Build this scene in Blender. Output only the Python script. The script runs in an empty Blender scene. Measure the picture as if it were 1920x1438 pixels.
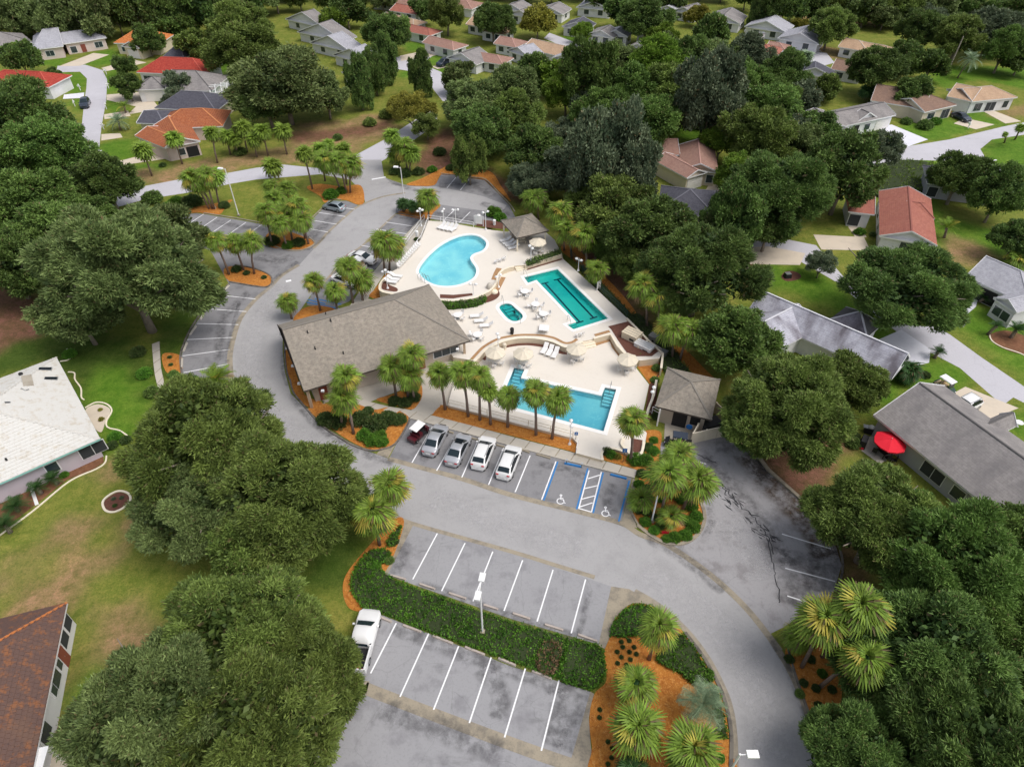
import bpy, bmesh, math, random
import numpy as np
from mathutils import Vector, Matrix
from mathutils.geometry import tessellate_polygon
R_ = math.radians
random.seed(7)
scene = bpy.context.scene
COL = scene.collection

# ------------------------------------------------------------------ camera
CAM_H, FOC, PITCH = 56.0, 1260.0, R_(41.8)
cam_data = bpy.data.cameras.new('camera')
cam = bpy.data.objects.new('camera', cam_data)
COL.objects.link(cam)
cam.location = (0, 0, CAM_H)
cam.rotation_euler = (R_(90) - PITCH, 0, 0)
cam_data.sensor_width = 36.0
cam_data.lens = FOC / 1920 * 36
cam_data.clip_start = 0.5
cam_data.clip_end = 4000
scene.camera = cam

# ------------------------------------------------------------------ light (overcast daylight)
SUN_EL, SUN_AZ = R_(60), R_(112)          # azimuth measured clockwise from +Y
world = bpy.data.worlds.new('World')
scene.world = world
world.use_nodes = True
wn = world.node_tree
wn.nodes.clear()
wo = wn.nodes.new('ShaderNodeOutputWorld')
bg = wn.nodes.new('ShaderNodeBackground')
sky = wn.nodes.new('ShaderNodeTexSky')
sky.sky_type = 'NISHITA'
sky.sun_disc = False
sky.sun_elevation = SUN_EL
sky.sun_rotation = SUN_AZ
sky.dust_density = 4.0
sky.ozone_density = 0.6
hs = wn.nodes.new('ShaderNodeHueSaturation')
hs.inputs['Saturation'].default_value = 0.45
wn.links.new(sky.outputs[0], hs.inputs['Color'])
wn.links.new(hs.outputs[0], bg.inputs[0])
bg.inputs[1].default_value = 0.15
wn.links.new(bg.outputs[0], wo.inputs[0])
sd = bpy.data.lights.new('sun', 'SUN')
sd.energy = 1.4
sd.angle = R_(36)
sd.color = (1.0, 0.96, 0.9)
sun = bpy.data.objects.new('sun', sd)
COL.objects.link(sun)
dv = Vector((math.sin(SUN_AZ) * math.cos(SUN_EL), math.cos(SUN_AZ) * math.cos(SUN_EL), math.sin(SUN_EL)))
sun.rotation_euler = dv.to_track_quat('Z', 'Y').to_euler()
sun.location = dv * 300
scene.view_settings.view_transform = 'Standard'
scene.view_settings.look = 'None'
scene.view_settings.gamma = 1
scene.view_settings.use_curve_mapping = False
scene.view_settings.exposure = 0.17

# ------------------------------------------------------------------ ground survey: picture point -> point at height z
def ray(px, py):
    x = (px - 960) / FOC; y = -(py - 719) / FOC
    return (x, math.cos(PITCH) + y * math.sin(PITCH), -math.sin(PITCH) + y * math.cos(PITCH))
def G(px, py, z=0.0):
    r = ray(px, py); t = (CAM_H - z) / -r[2]
    return Vector((r[0] * t, r[1] * t, z))
def depth(p):
    return p.y * math.cos(PITCH) + (CAM_H - p.z) * math.sin(PITCH)

# ------------------------------------------------------------------ materials
def new_mat(name):
    m = bpy.data.materials.new(name); m.use_nodes = True
    nt = m.node_tree; b = nt.nodes['Principled BSDF']
    return m, nt, b
def surf(name, base, rough=0.8, layers=(), bump=None, metal=0.0, spec=0.3, coord='Object', coat=0.0, var=0.0):
    """layers: (kind, scale, lo, hi, colour, strength[, (sx,sy,sz)])"""
    m, nt, b = new_mat(name)
    N = nt.nodes; L = nt.links
    b.inputs['Roughness'].default_value = rough
    b.inputs['Metallic'].default_value = metal
    b.inputs['Specular IOR Level'].default_value = spec
    b.inputs['Coat Weight'].default_value = coat
    b.inputs['Coat Roughness'].default_value = 0.05
    tc = N.new('ShaderNodeTexCoord')
    col = None
    def mixc(fac, c2, prev):
        mx = N.new('ShaderNodeMix'); mx.data_type = 'RGBA'
        if prev is None: mx.inputs[6].default_value = (*base, 1)
        else: L.new(prev, mx.inputs[6])
        mx.inputs[7].default_value = (*c2, 1)
        L.new(fac, mx.inputs[0])
        return mx.outputs[2]
    for ly in layers:
        kind, sc, lo, hi, c2, st = ly[:6]
        vec = tc.outputs[coord]
        if len(ly) > 6:
            mp = N.new('ShaderNodeMapping'); mp.inputs['Scale'].default_value = ly[6]
            L.new(vec, mp.inputs[0]); vec = mp.outputs[0]
        if kind == 'noise':
            t = N.new('ShaderNodeTexNoise'); t.inputs['Scale'].default_value = sc; t.inputs['Detail'].default_value = 5
            t.inputs['Roughness'].default_value = 0.65
            L.new(vec, t.inputs['Vector']); out = t.outputs['Fac']
        elif kind == 'crack':
            nz = N.new('ShaderNodeTexNoise'); nz.inputs['Scale'].default_value = sc * 2.2; nz.inputs['Detail'].default_value = 4
            L.new(vec, nz.inputs['Vector'])
            ad = N.new('ShaderNodeMix'); ad.data_type = 'RGBA'; ad.blend_type = 'ADD'; ad.inputs[0].default_value = 0.9 / sc
            L.new(vec, ad.inputs[6]); L.new(nz.outputs['Color'], ad.inputs[7])
            t = N.new('ShaderNodeTexVoronoi'); t.feature = 'DISTANCE_TO_EDGE'; t.inputs['Scale'].default_value = sc
            L.new(ad.outputs[2], t.inputs['Vector']); out = t.outputs['Distance']
        elif kind == 'voro':
            t = N.new('ShaderNodeTexVoronoi'); t.inputs['Scale'].default_value = sc
            L.new(vec, t.inputs['Vector']); out = t.outputs['Distance']
        elif kind == 'wave':
            t = N.new('ShaderNodeTexWave'); t.inputs['Scale'].default_value = sc; t.inputs['Distortion'].default_value = 1.5
            L.new(vec, t.inputs['Vector']); out = t.outputs['Fac']
        mr = N.new('ShaderNodeMapRange'); mr.interpolation_type = 'SMOOTHSTEP'
        mr.inputs['From Min'].default_value = min(lo, hi); mr.inputs['From Max'].default_value = max(lo, hi)
        mr.inputs['To Min'].default_value = 0 if lo < hi else st
        mr.inputs['To Max'].default_value = st if lo < hi else 0
        L.new(out, mr.inputs['Value'])
        col = mixc(mr.outputs[0], c2, col)
    if var > 0:
        oi = N.new('ShaderNodeObjectInfo'); hv = N.new('ShaderNodeHueSaturation')
        mr = N.new('ShaderNodeMapRange'); mr.inputs['To Min'].default_value = 1 - var; mr.inputs['To Max'].default_value = 1 + var
        L.new(oi.outputs['Random'], mr.inputs['Value']); L.new(mr.outputs[0], hv.inputs['Value'])
        if col: L.new(col, hv.inputs['Color'])
        else: hv.inputs['Color'].default_value = (*base, 1)
        col = hv.outputs[0]
    if col is None: b.inputs['Base Color'].default_value = (*base, 1)
    else: L.new(col, b.inputs['Base Color'])
    if bump:
        t = N.new('ShaderNodeTexNoise'); t.inputs['Scale'].default_value = bump[0]; t.inputs['Detail'].default_value = 4
        L.new(tc.outputs[coord], t.inputs['Vector'])
        bp = N.new('ShaderNodeBump'); bp.inputs['Strength'].default_value = bump[1]; bp.inputs['Distance'].default_value = bump[2]
        L.new(t.outputs['Fac'], bp.inputs['Height']); L.new(bp.outputs[0], b.inputs['Normal'])
    return m
def roof_mat(name, c1, c2, c3, rowh=0.30, bw=0.45, mortar=(0.05, 0.045, 0.04), msize=0.02, blotch=None, bstr=0.5, rough=0.85, spots=0.5):
    m, nt, b = new_mat(name); N = nt.nodes; L = nt.links
    b.inputs['Roughness'].default_value = rough; b.inputs['Specular IOR Level'].default_value = 0.25
    uv = N.new('ShaderNodeUVMap')
    br = N.new('ShaderNodeTexBrick'); br.inputs['Scale'].default_value = 1
    br.inputs['Brick Width'].default_value = bw; br.inputs['Row Height'].default_value = rowh
    br.inputs['Mortar Size'].default_value = msize; br.inputs['Mortar Smooth'].default_value = 0.3
    br.inputs['Color1'].default_value = (*c1, 1); br.inputs['Color2'].default_value = (*c2, 1); br.inputs['Mortar'].default_value = (*mortar, 1)
    L.new(uv.outputs[0], br.inputs['Vector'])
    n1 = N.new('ShaderNodeTexNoise'); n1.inputs['Scale'].default_value = 2.2; n1.inputs['Detail'].default_value = 6
    n1.inputs['Roughness'].default_value = 0.75
    L.new(uv.outputs[0], n1.inputs['Vector'])
    mr = N.new('ShaderNodeMapRange'); mr.inputs['From Min'].default_value = 0.42; mr.inputs['From Max'].default_value = 0.62; mr.inputs['To Max'].default_value = spots
    L.new(n1.outputs['Fac'], mr.inputs['Value'])
    mx = N.new('ShaderNodeMix'); mx.data_type = 'RGBA'; L.new(mr.outputs[0], mx.inputs[0]); L.new(br.outputs['Color'], mx.inputs[6]); mx.inputs[7].default_value = (*c3, 1)
    out = mx.outputs[2]
    if blotch:
        n2 = N.new('ShaderNodeTexNoise'); n2.inputs['Scale'].default_value = 0.28; n2.inputs['Detail'].default_value = 5
        mp = N.new('ShaderNodeMapping'); mp.inputs['Scale'].default_value = (1.6, 0.7, 1)
        L.new(uv.outputs[0], mp.inputs[0]); L.new(mp.outputs[0], n2.inputs['Vector'])
        m2 = N.new('ShaderNodeMapRange'); m2.inputs['From Min'].default_value = 0.45; m2.inputs['From Max'].default_value = 0.65; m2.inputs['To Max'].default_value = bstr
        L.new(n2.outputs['Fac'], m2.inputs['Value'])
        mx2 = N.new('ShaderNodeMix'); mx2.data_type = 'RGBA'; L.new(m2.outputs[0], mx2.inputs[0]); L.new(out, mx2.inputs[6]); mx2.inputs[7].default_value = (*blotch, 1)
        out = mx2.outputs[2]
    L.new(out, b.inputs['Base Color'])
    bp = N.new('ShaderNodeBump'); bp.inputs['Strength'].default_value = 0.5; bp.inputs['Distance'].default_value = 0.03
    L.new(br.outputs['Fac'], bp.inputs['Height']); bp.invert = True
    L.new(bp.outputs[0], b.inputs['Normal'])
    return m
def leaf_mat(name, dark, light, hue=0.007, trans=0.2):
    m, nt, b = new_mat(name); N = nt.nodes; L = nt.links
    b.inputs['Roughness'].default_value = 0.55; b.inputs['Specular IOR Level'].default_value = 0.22
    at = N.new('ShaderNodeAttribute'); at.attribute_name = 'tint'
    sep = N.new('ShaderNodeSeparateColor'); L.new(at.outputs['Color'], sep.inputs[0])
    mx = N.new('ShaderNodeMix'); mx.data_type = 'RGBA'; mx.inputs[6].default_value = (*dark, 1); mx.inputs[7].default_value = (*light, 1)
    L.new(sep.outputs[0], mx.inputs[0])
    mb = N.new('ShaderNodeMix'); mb.data_type = 'RGBA'; mb.inputs[7].default_value = (0.16, 0.12, 0.06, 1)   # dead or twiggy leaves
    L.new(sep.outputs[1], mb.inputs[0]); L.new(mx.outputs[2], mb.inputs[6])
    oi = N.new('ShaderNodeObjectInfo'); hv = N.new('ShaderNodeHueSaturation')
    r1 = N.new('ShaderNodeMapRange'); r1.inputs['To Min'].default_value = 0.85; r1.inputs['To Max'].default_value = 1.2
    r2 = N.new('ShaderNodeMapRange'); r2.inputs['To Min'].default_value = 0.5 - hue; r2.inputs['To Max'].default_value = 0.5 + hue
    L.new(oi.outputs['Random'], r1.inputs['Value']); L.new(oi.outputs['Random'], r2.inputs['Value'])
    L.new(r1.outputs[0], hv.inputs['Value']); L.new(r2.outputs[0], hv.inputs['Hue']); L.new(mb.outputs[2], hv.inputs['Color'])
    L.new(hv.outputs[0], b.inputs['Base Color'])
    tr = N.new('ShaderNodeBsdfTranslucent'); L.new(hv.outputs[0], tr.inputs[0])
    ms = N.new('ShaderNodeMixShader'); ms.inputs[0].default_value = trans
    L.new(b.outputs[0], ms.inputs[1]); L.new(tr.outputs[0], ms.inputs[2])
    L.new(ms.outputs[0], N['Material Output'].inputs[0])
    return m
def water_mat(name, tint):
    m, nt, b = new_mat(name); N = nt.nodes; L = nt.links
    N.remove(b)
    t = N.new('ShaderNodeBsdfTransparent'); t.inputs[0].default_value = (*tint, 1)
    g = N.new('ShaderNodeBsdfGlossy'); g.inputs['Roughness'].default_value = 0.04
    fr = N.new('ShaderNodeFresnel'); fr.inputs['IOR'].default_value = 1.33
    tc = N.new('ShaderNodeTexCoord'); nz = N.new('ShaderNodeTexNoise'); nz.inputs['Scale'].default_value = 1.6; nz.inputs['Detail'].default_value = 3
    bp = N.new('ShaderNodeBump'); bp.inputs['Strength'].default_value = 0.3; bp.inputs['Distance'].default_value = 0.08
    L.new(tc.outputs['Object'], nz.inputs['Vector']); L.new(nz.outputs['Fac'], bp.inputs['Height'])
    L.new(bp.outputs[0], g.inputs['Normal']); L.new(bp.outputs[0], fr.inputs['Normal'])
    ms = N.new('ShaderNodeMixShader'); L.new(fr.outputs[0], ms.inputs[0]); L.new(t.outputs[0], ms.inputs[1]); L.new(g.outputs[0], ms.inputs[2])
    L.new(ms.outputs[0], N['Material Output'].inputs[0])
    return m

M = {}
M['litter'] = surf('leaf_litter', (0.19, 0.085, 0.045), 0.95, [('noise', 0.3, .42, .65, (0.12, 0.065, 0.03), .8), ('noise', 2.5, .45, .65, (0.27, 0.13, 0.07), .6), ('noise', 15, .5, .7, (0.06, 0.04, 0.02), .5)], bump=(12, .5, .05))
M['mulch'] = surf('mulch', (0.64, 0.275, 0.05), 0.95, [('noise', 0.5, .45, .7, (0.42, 0.15, 0.03), .8), ('noise', 2.6, .5, .6, (0.34, 0.11, 0.02), .7), ('noise', 3.6, .54, .64, (0.85, 0.48, 0.16), .6), ('noise', 7, .5, .68, (0.78, 0.40, 0.11), .75), ('voro', 9, .02, .35, (0.30, 0.09, 0.015), .45), ('noise', 22, .55, .7, (0.20, 0.06, 0.012), .6)], bump=(16, .8, .06))
M['dark_mulch'] = surf('dark_mulch', (0.13, 0.055, 0.04), 0.95, [('noise', 5, .45, .7, (0.20, 0.09, 0.06), .7), ('noise', 18, .5, .7, (0.05, 0.02, 0.015), .6)], bump=(16, .6, .05))
def asphalt(name, c, dk, st, cr=.45):
    return surf(name, c, 0.9, [('noise', 0.11, .48, .72, tuple(x * 1.2 for x in c), .35), ('noise', 4.5, .52, .64, tuple(x * .8 for x in c), .45), ('noise', 0.35, .50, .68, dk, st), ('noise', 1.1, .54, .72, dk, st * .8, (1, .6, 1)),
        ('noise', 0.22, .60, .74, tuple(x * .45 for x in c), st * .9, (.5, 1.6, 1)), ('crack', .21, .006, .0, (0.10, 0.10, 0.105), cr * .6), ('noise', 30, .5, .8, tuple(x * .7 for x in c), .5)], bump=(40, .25, .01))
M['road'] = asphalt('road_asphalt', (0.365, 0.358, 0.362), (0.27, 0.265, 0.268), .4, .3)
M['lot'] = asphalt('lot_asphalt', (0.245, 0.242, 0.252), (0.15, 0.148, 0.158), .65)
M['lot2'] = asphalt('lot_asphalt_pale', (0.31, 0.308, 0.32), (0.20, 0.195, 0.21), .65)
M['service'] = asphalt('service_asphalt', (0.33, 0.322, 0.332), (0.19, 0.175, 0.18), .7)
M['street'] = asphalt('street_asphalt', (0.50, 0.49, 0.53), (0.42, 0.41, 0.44), .3, .2)
M['concrete'] = surf('concrete', (0.40, 0.36, 0.30), 0.9, [('noise', 0.7, .45, .7, (0.28, 0.25, 0.20), .6), ('noise', 6, .5, .75, (0.22, 0.20, 0.17), .4)], bump=(30, .2, .01))
M['gutter'] = surf('gutter_concrete', (0.34, 0.295, 0.225), 0.9, [('noise', 0.8, .42, .68, (0.16, 0.145, 0.125), .7), ('noise', 7, .5, .75, (0.12, 0.11, 0.095), .5)], bump=(30, .2, .01))
M['dirty_kerb'] = surf('weathered_kerb', (0.19, 0.17, 0.145), 0.9, [('noise', 1.2, .4, .65, (0.07, 0.065, 0.06), .8)], bump=(30, .2, .01))
M['stop'] = surf('stop_concrete', (0.46, 0.40, 0.36), 0.9, [('noise', 3, .45, .7, (0.30, 0.25, 0.22), .6)])
M['walk'] = surf('walk_concrete', (0.50, 0.46, 0.40), 0.9, [('noise', 0.6, .45, .7, (0.40, 0.37, 0.32), .6), ('noise', 8, .5, .75, (0.35, 0.32, 0.28), .3)], var=.05)
M['drive'] = surf('driveway_concrete', (0.60, 0.52, 0.42), 0.9, [('noise', 0.5, .45, .7, (0.48, 0.42, 0.35), .5)])
M['drive_white'] = surf('driveway_white', (0.68, 0.68, 0.74), 0.9, [('noise', 0.5, .45, .7, (0.55, 0.55, 0.62), .5)])
M['deck'] = surf('pool_deck', (0.715, 0.665, 0.595), 0.75, [('noise', 0.25, .45, .7, (0.69, 0.64, 0.57), .8), ('noise', 3, .5, .75, (0.62, 0.56, 0.49), .35), ('noise', .6, .56, .72, (0.63, 0.575, 0.50), .5)], bump=(25, .1, .01))
M['deck_wall'] = surf('stucco_wall', (0.66, 0.57, 0.43), 0.85, [('noise', 0.8, .45, .7, (0.55, 0.47, 0.36), .5)])
M['cap'] = surf('wall_cap', (0.80, 0.72, 0.58), 0.8)
M['coping'] = surf('pool_coping', (0.84, 0.82, 0.80), 0.6)
M['strip'] = surf('planter_strip', (0.40, 0.24, 0.12), 0.9, [('noise', 4, .45, .65, (0.28, 0.15, 0.08), .7)])
M['line'] = surf('line_paint', (0.82, 0.82, 0.84), 0.7, [('noise', 6, .62, .8, (0.45, 0.45, 0.47), .6)])
M['blue_line'] = surf('blue_paint', (0.035, 0.20, 0.50), 0.7, [('noise', 4, .55, .75, (0.08, 0.22, 0.45), .6)])
M['tar'] = surf('tar_seal', (0.035, 0.035, 0.04), 0.6)
M['pool_blue'] = surf('pool_plaster', (0.70, 0.80, 0.80), 0.7, [('noise', 0.10, .42, .62, (0.36, 0.62, 0.72), .9), ('noise', 1.6, .52, .66, (0.80, 0.88, 0.86), .5)])
M['pool_tile'] = surf('pool_tile', (0.035, 0.055, 0.11), 0.35)
M['water1'] = water_mat('pool_water', (0.60, 0.915, 0.95))
M['water2'] = water_mat('lap_water', (0.15, 0.71, 0.66))
M['water3'] = water_mat('lower_water', (0.46, 0.78, 0.83))
M['white'] = surf('white_paint', (0.80, 0.80, 0.80), 0.5)
M['white_pl'] = surf('white_plastic', (0.78, 0.77, 0.76), 0.5)
M['cream'] = surf('cream_canvas', (0.68, 0.61, 0.49), 0.85)
M['grey_metal'] = surf('grey_metal', (0.35, 0.36, 0.37), 0.4, metal=.6)
M['black'] = surf('black_plastic', (0.02, 0.02, 0.022), 0.6)
M['tyre'] = surf('tyre_rubber', (0.025, 0.025, 0.027), 0.85)
M['glass'] = surf('dark_glass', (0.012, 0.016, 0.02), 0.12, spec=.3)
M['winglass'] = surf('window_glass', (0.035, 0.05, 0.06), 0.12, spec=.6)
M['car_glass'] = surf('car_glass', (0.02, 0.032, 0.04), 0.12, spec=.25)
M['red_lens'] = surf('red_lens', (0.5, 0.02, 0.03), 0.25)
M['clear_lens'] = surf('clear_lens', (0.7, 0.72, 0.75), 0.15)
M['silver'] = surf('silver_paint', (0.50, 0.51, 0.54), 0.32, metal=.45, coat=.6)
M['silver2'] = surf('blue_silver_paint', (0.36, 0.42, 0.46), 0.32, metal=.45, coat=.6)
M['car_white'] = surf('white_car_paint', (0.76, 0.76, 0.76), 0.3, coat=.6)
M['car_dark'] = surf('dark_car_paint', (0.025, 0.035, 0.055), 0.25, coat=.8)
M['maroon'] = surf('maroon_paint', (0.085, 0.012, 0.018), 0.3, coat=.5)
M['tan_seat'] = surf('tan_vinyl', (0.50, 0.38, 0.22), 0.6)
M['orange'] = surf('orange_plastic', (0.75, 0.17, 0.03), 0.5)
M['red_canvas'] = surf('red_canvas', (0.70, 0.015, 0.035), 0.8)
M['blue'] = surf('blue_plastic', (0.02, 0.14, 0.42), 0.5)
M['dark_green'] = surf('dark_green', (0.02, 0.055, 0.045), 0.6)
M['bark'] = surf('bark', (0.25, 0.21, 0.17), 0.95, [('noise', 4, .45, .65, (0.12, 0.10, 0.08), .8)], bump=(14, .8, .05))
M['pale_bark'] = surf('pale_bark', (0.36, 0.32, 0.27), 0.95, [('noise', 3, .45, .65, (0.2, 0.17, 0.14), .7)], bump=(14, .6, .04))
M['palm_bark'] = surf('palm_bark', (0.24, 0.18, 0.15), 0.95, [('wave', 3.5, .3, .7, (0.13, 0.10, 0.085), .6, (.2, .2, 1)), ('noise', 6, .45, .7, (0.3, 0.24, 0.2), .5)], bump=(18, .7, .03))
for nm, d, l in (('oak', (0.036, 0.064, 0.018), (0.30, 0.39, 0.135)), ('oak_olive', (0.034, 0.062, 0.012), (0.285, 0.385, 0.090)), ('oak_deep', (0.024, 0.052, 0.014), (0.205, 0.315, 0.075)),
                 ('green', (0.030, 0.066, 0.013), (0.235, 0.37, 0.085)), ('bright', (0.07, 0.14, 0.015), (0.25, 0.38, 0.05)), ('yellow', (0.13, 0.14, 0.02), (0.40, 0.37, 0.07)),
                 ('greygreen', (0.045, 0.075, 0.040), (0.24, 0.29, 0.17)), ('hedge', (0.026, 0.09, 0.010), (0.15, 0.33, 0.035)), ('shrub', (0.022, 0.050, 0.014), (0.11, 0.165, 0.045)),
                 ('palm', (0.034, 0.072, 0.010), (0.27, 0.40, 0.055)), ('palm_yellow', (0.22, 0.20, 0.03), (0.50, 0.44, 0.08)), ('palm_dead', (0.11, 0.07, 0.035), (0.30, 0.20, 0.11)),
                 ('palm_blue', (0.08, 0.14, 0.075), (0.32, 0.42, 0.26)), ('cycad', (0.014, 0.045, 0.013), (0.07, 0.15, 0.04))):
    M[nm] = leaf_mat('leaf_' + nm, d, l)

# ------------------------------------------------------------------ object helpers
def tag(o, label=None, cat=None, group=None, kind=None):
    if label: o['label'] = label
    if cat: o['category'] = cat
    if group: o['group'] = group
    if kind: o['kind'] = kind
    return o
KIDS = {}
def link(o, parent=None):
    COL.objects.link(o)
    if parent is not None:
        o.parent = parent; KIDS.setdefault(parent.name, []).append(o)
    return o
def empty(name, loc, rz=0.0, label=None, cat=None, group=None, scale=None):
    o = bpy.data.objects.new(name, None); link(o)
    o.location = loc; o.rotation_euler = (0, 0, rz); o.empty_display_size = 0.3
    if scale: o.scale = scale
    return tag(o, label, cat, group)
def mesh_obj(name, me, parent=None, mat=None):
    o = bpy.data.objects.new(name, me); link(o, parent)
    if mat is not None:
        if not me.materials: me.materials.append(mat)
        elif me.materials[0] is not mat:
            o.material_slots[0].link = 'OBJECT'; o.material_slots[0].material = mat
    return o
def copy_tree(o, parent=None):
    c = link(o.copy(), parent)
    for ch in list(KIDS.get(o.name, [])): copy_tree(ch, c)
    return c
class MB:
    def __init__(s): s.v = []; s.f = []; s.uv = {}
    def add(s, vs, fs):
        n = len(s.v); s.v += [tuple(v) for v in vs]; s.f += [tuple(i + n for i in f) for f in fs]; return s
    def box(s, c, d, rz=0.0, taper=1.0):
        x, y, z = d[0] / 2, d[1] / 2, d[2] / 2
        co, si = math.cos(rz), math.sin(rz); vs = []
        for zz, k in ((-z, 1), (z, taper)):
            for (a, b) in ((-x, -y), (x, -y), (x, y), (-x, y)):
                a *= k; b *= k
                vs.append((c[0] + a * co - b * si, c[1] + a * si + b * co, c[2] + zz))
        return s.add(vs, [(0, 3, 2, 1), (4, 5, 6, 7), (0, 1, 5, 4), (1, 2, 6, 5), (2, 3, 7, 6), (3, 0, 4, 7)])
    def bar(s, a, b, w, h=None):
        a = Vector(a); b = Vector(b); h = h or w
        d = (b - a).normalized(); up = Vector((0, 0, 1)) if abs(d.z) < .95 else Vector((1, 0, 0))
        x = d.cross(up).normalized() * w / 2; y = x.cross(d).normalized() * h / 2
        vs = [p + q for p in (a, b) for q in (-x - y, x - y, x + y, -x + y)]
        return s.add(vs, [(0, 1, 2, 3), (7, 6, 5, 4), (0, 4, 5, 1), (1, 5, 6, 2), (2, 6, 7, 3), (3, 7, 4, 0)])
    def tube(s, pts, rs, n=8, cap=True):
        pts = [Vector(p) for p in pts]; rings = []; vs = []; fs = []
        for i, p in enumerate(pts):
            d = (pts[min(i + 1, len(pts) - 1)] - pts[max(i - 1, 0)]).normalized()
            up = Vector((0, 0, 1)) if abs(d.z) < .9 else Vector((1, 0, 0))
            x = d.cross(up).normalized(); y = x.cross(d)
            r = rs[i] if hasattr(rs, '__len__') else rs
            for k in range(n):
                a = 2 * math.pi * k / n
                vs.append(p + x * math.cos(a) * r + y * math.sin(a) * r)
        for i in range(len(pts) - 1):
            for k in range(n):
                fs.append((i * n + k, i * n + (k + 1) % n, (i + 1) * n + (k + 1) % n, (i + 1) * n + k))
        if cap: fs.append(tuple(range(n - 1, -1, -1))); fs.append(tuple((len(pts) - 1) * n + k for k in range(n)))
        return s.add(vs, fs)
    def lathe(s, c, prof, n=12):
        vs = []; fs = []
        for r, z in prof:
            for k in range(n):
                a = 2 * math.pi * k / n; vs.append((c[0] + r * math.cos(a), c[1] + r * math.sin(a), c[2] + z))
        m = len(prof)
        for i in range(m - 1):
            for k in range(n): fs.append((i * n + k, i * n + (k + 1) % n, (i + 1) * n + (k + 1) % n, (i + 1) * n + k))
        fs.append(tuple(range(n - 1, -1, -1))); fs.append(tuple((m - 1) * n + k for k in range(n)))
        return s.add(vs, fs)
    def prism(s, loop, z0, z1):
        n = len(loop); vs = [(p[0], p[1], z0) for p in loop] + [(p[0], p[1], z1) for p in loop]
        tri = tessellate_polygon([[Vector((p[0], p[1], 0)) for p in loop]])
        fs = []
        for t in tri:
            a, b, c = [Vector((loop[i][0], loop[i][1])) for i in t]
            cr = (b - a).cross(c - a)
            tt = t if cr > 0 else t[::-1]
            fs.append(tuple(i + n for i in tt))
        ar = sum(loop[i][0] * loop[(i + 1) % n][1] - loop[(i + 1) % n][0] * loop[i][1] for i in range(n))
        for i in range(n):
            j = (i + 1) % n
            fs.append((i, j, j + n, i + n) if ar > 0 else (j, i, i + n, j + n))
        return s.add(vs, fs)
    def mesh(s, name, smooth=False):
        me = bpy.data.meshes.new(name); me.from_pydata(s.v, [], s.f); me.update()
        if smooth: me.polygons.foreach_set('use_smooth', [True] * len(me.polygons))
        return me
    def build(s, name, mat, parent=None, smooth=False):
        o = mesh_obj(name, s.mesh(name, smooth), parent, mat)
        return o
def spline(pts, closed=True, n=5):
    out = []; m = len(pts)
    rng = range(m) if closed else range(m - 1)
    for i in rng:
        g = (lambda k: Vector(pts[k % m])) if closed else (lambda k: Vector(pts[max(0, min(m - 1, k))]))
        p0, p1, p2, p3 = g(i - 1), g(i), g(i + 1), g(i + 2)
        for j in range(n):
            t = j / n
            out.append(0.5 * ((2 * p1) + (-p0 + p2) * t + (2 * p0 - 5 * p1 + 4 * p2 - p3) * t * t + (-p0 + 3 * p1 - 3 * p2 + p3) * t ** 3))
    if not closed: out.append(Vector(pts[-1]))
    return out
def W(pts, z=0.0): return [G(x, y, z) for x, y in pts]
def fill_mesh(name, loops, z):
    vs = []; flat = []
    for lp in loops:
        flat.append([Vector((p[0], p[1], 0)) for p in lp]); vs += [(p[0], p[1], z) for p in lp]
    fs = []
    for t in tessellate_polygon(flat):
        a, b, c = [Vector(vs[i][:2]) for i in t]
        fs.append(t if (b - a).cross(c - a) > 0 else t[::-1])
    me = bpy.data.meshes.new(name); me.from_pydata(vs, [], fs); me.update()
    return me
ZC = [0.0]
def sheet(name, pts, z, mat, curve=False, kind='structure', holes=(), parent=None, zp=None):
    """flat ground sheet from surveyed outline"""
    ZC[0] += 4e-5; w = W(pts, z if zp is None else zp); z += ZC[0]
    if curve: w = spline(w)
    o = mesh_obj(name, fill_mesh(name, [w] + list(holes), z), parent, M[mat] if isinstance(mat, str) else mat)
    if kind: o['kind'] = kind
    return o
def ribbon_mesh(name, path, width, z0, z1, closed=False):
    """strip of given width following path, top at z1, sides down to z0"""
    n = len(path); mb = MB(); vs = []
    for i, p in enumerate(path):
        a = path[(i - 1) % n] if closed else path[max(0, i - 1)]; b = path[(i + 1) % n] if closed else path[min(n - 1, i + 1)]
        d = Vector((b[0] - a[0], b[1] - a[1])); d = d.normalized() if d.length > 1e-6 else Vector((1, 0))
        nx, ny = -d.y * width / 2, d.x * width / 2
        vs += [(p[0] + nx, p[1] + ny, z0), (p[0] + nx, p[1] + ny, z1), (p[0] - nx, p[1] - ny, z1), (p[0] - nx, p[1] - ny, z0)]
    fs = []
    for i in range(n if closed else n - 1):
        j = (i + 1) % n; a, b = i * 4, j * 4
        fs.append((a + 2, b + 2, b + 1, a + 1))
        if z1 - z0 > .01: fs += [(a + 1, b + 1, b, a), (a + 3, b + 3, b + 2, a + 2)]
    if not closed and z1 - z0 > .01: fs += [(0, 3, 2, 1), (n * 4 - 4, n * 4 - 3, n * 4 - 2, n * 4 - 1)]
    mb.add(vs, fs); return mb.mesh(name)
def ribbon(name, pts, width, z0, z1, mat, curve=True, kind='structure', zp=0.0, parent=None, closed=False, label=None, cat=None):
    w = W(pts, zp); ZC[0] += 4e-5
    if curve: w = spline(w, closed)
    o = mesh_obj(name, ribbon_mesh(name, w, width, z0, z1 + ZC[0], closed), parent, M[mat])
    if kind: o['kind'] = kind
    return tag(o, label, cat)
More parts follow.
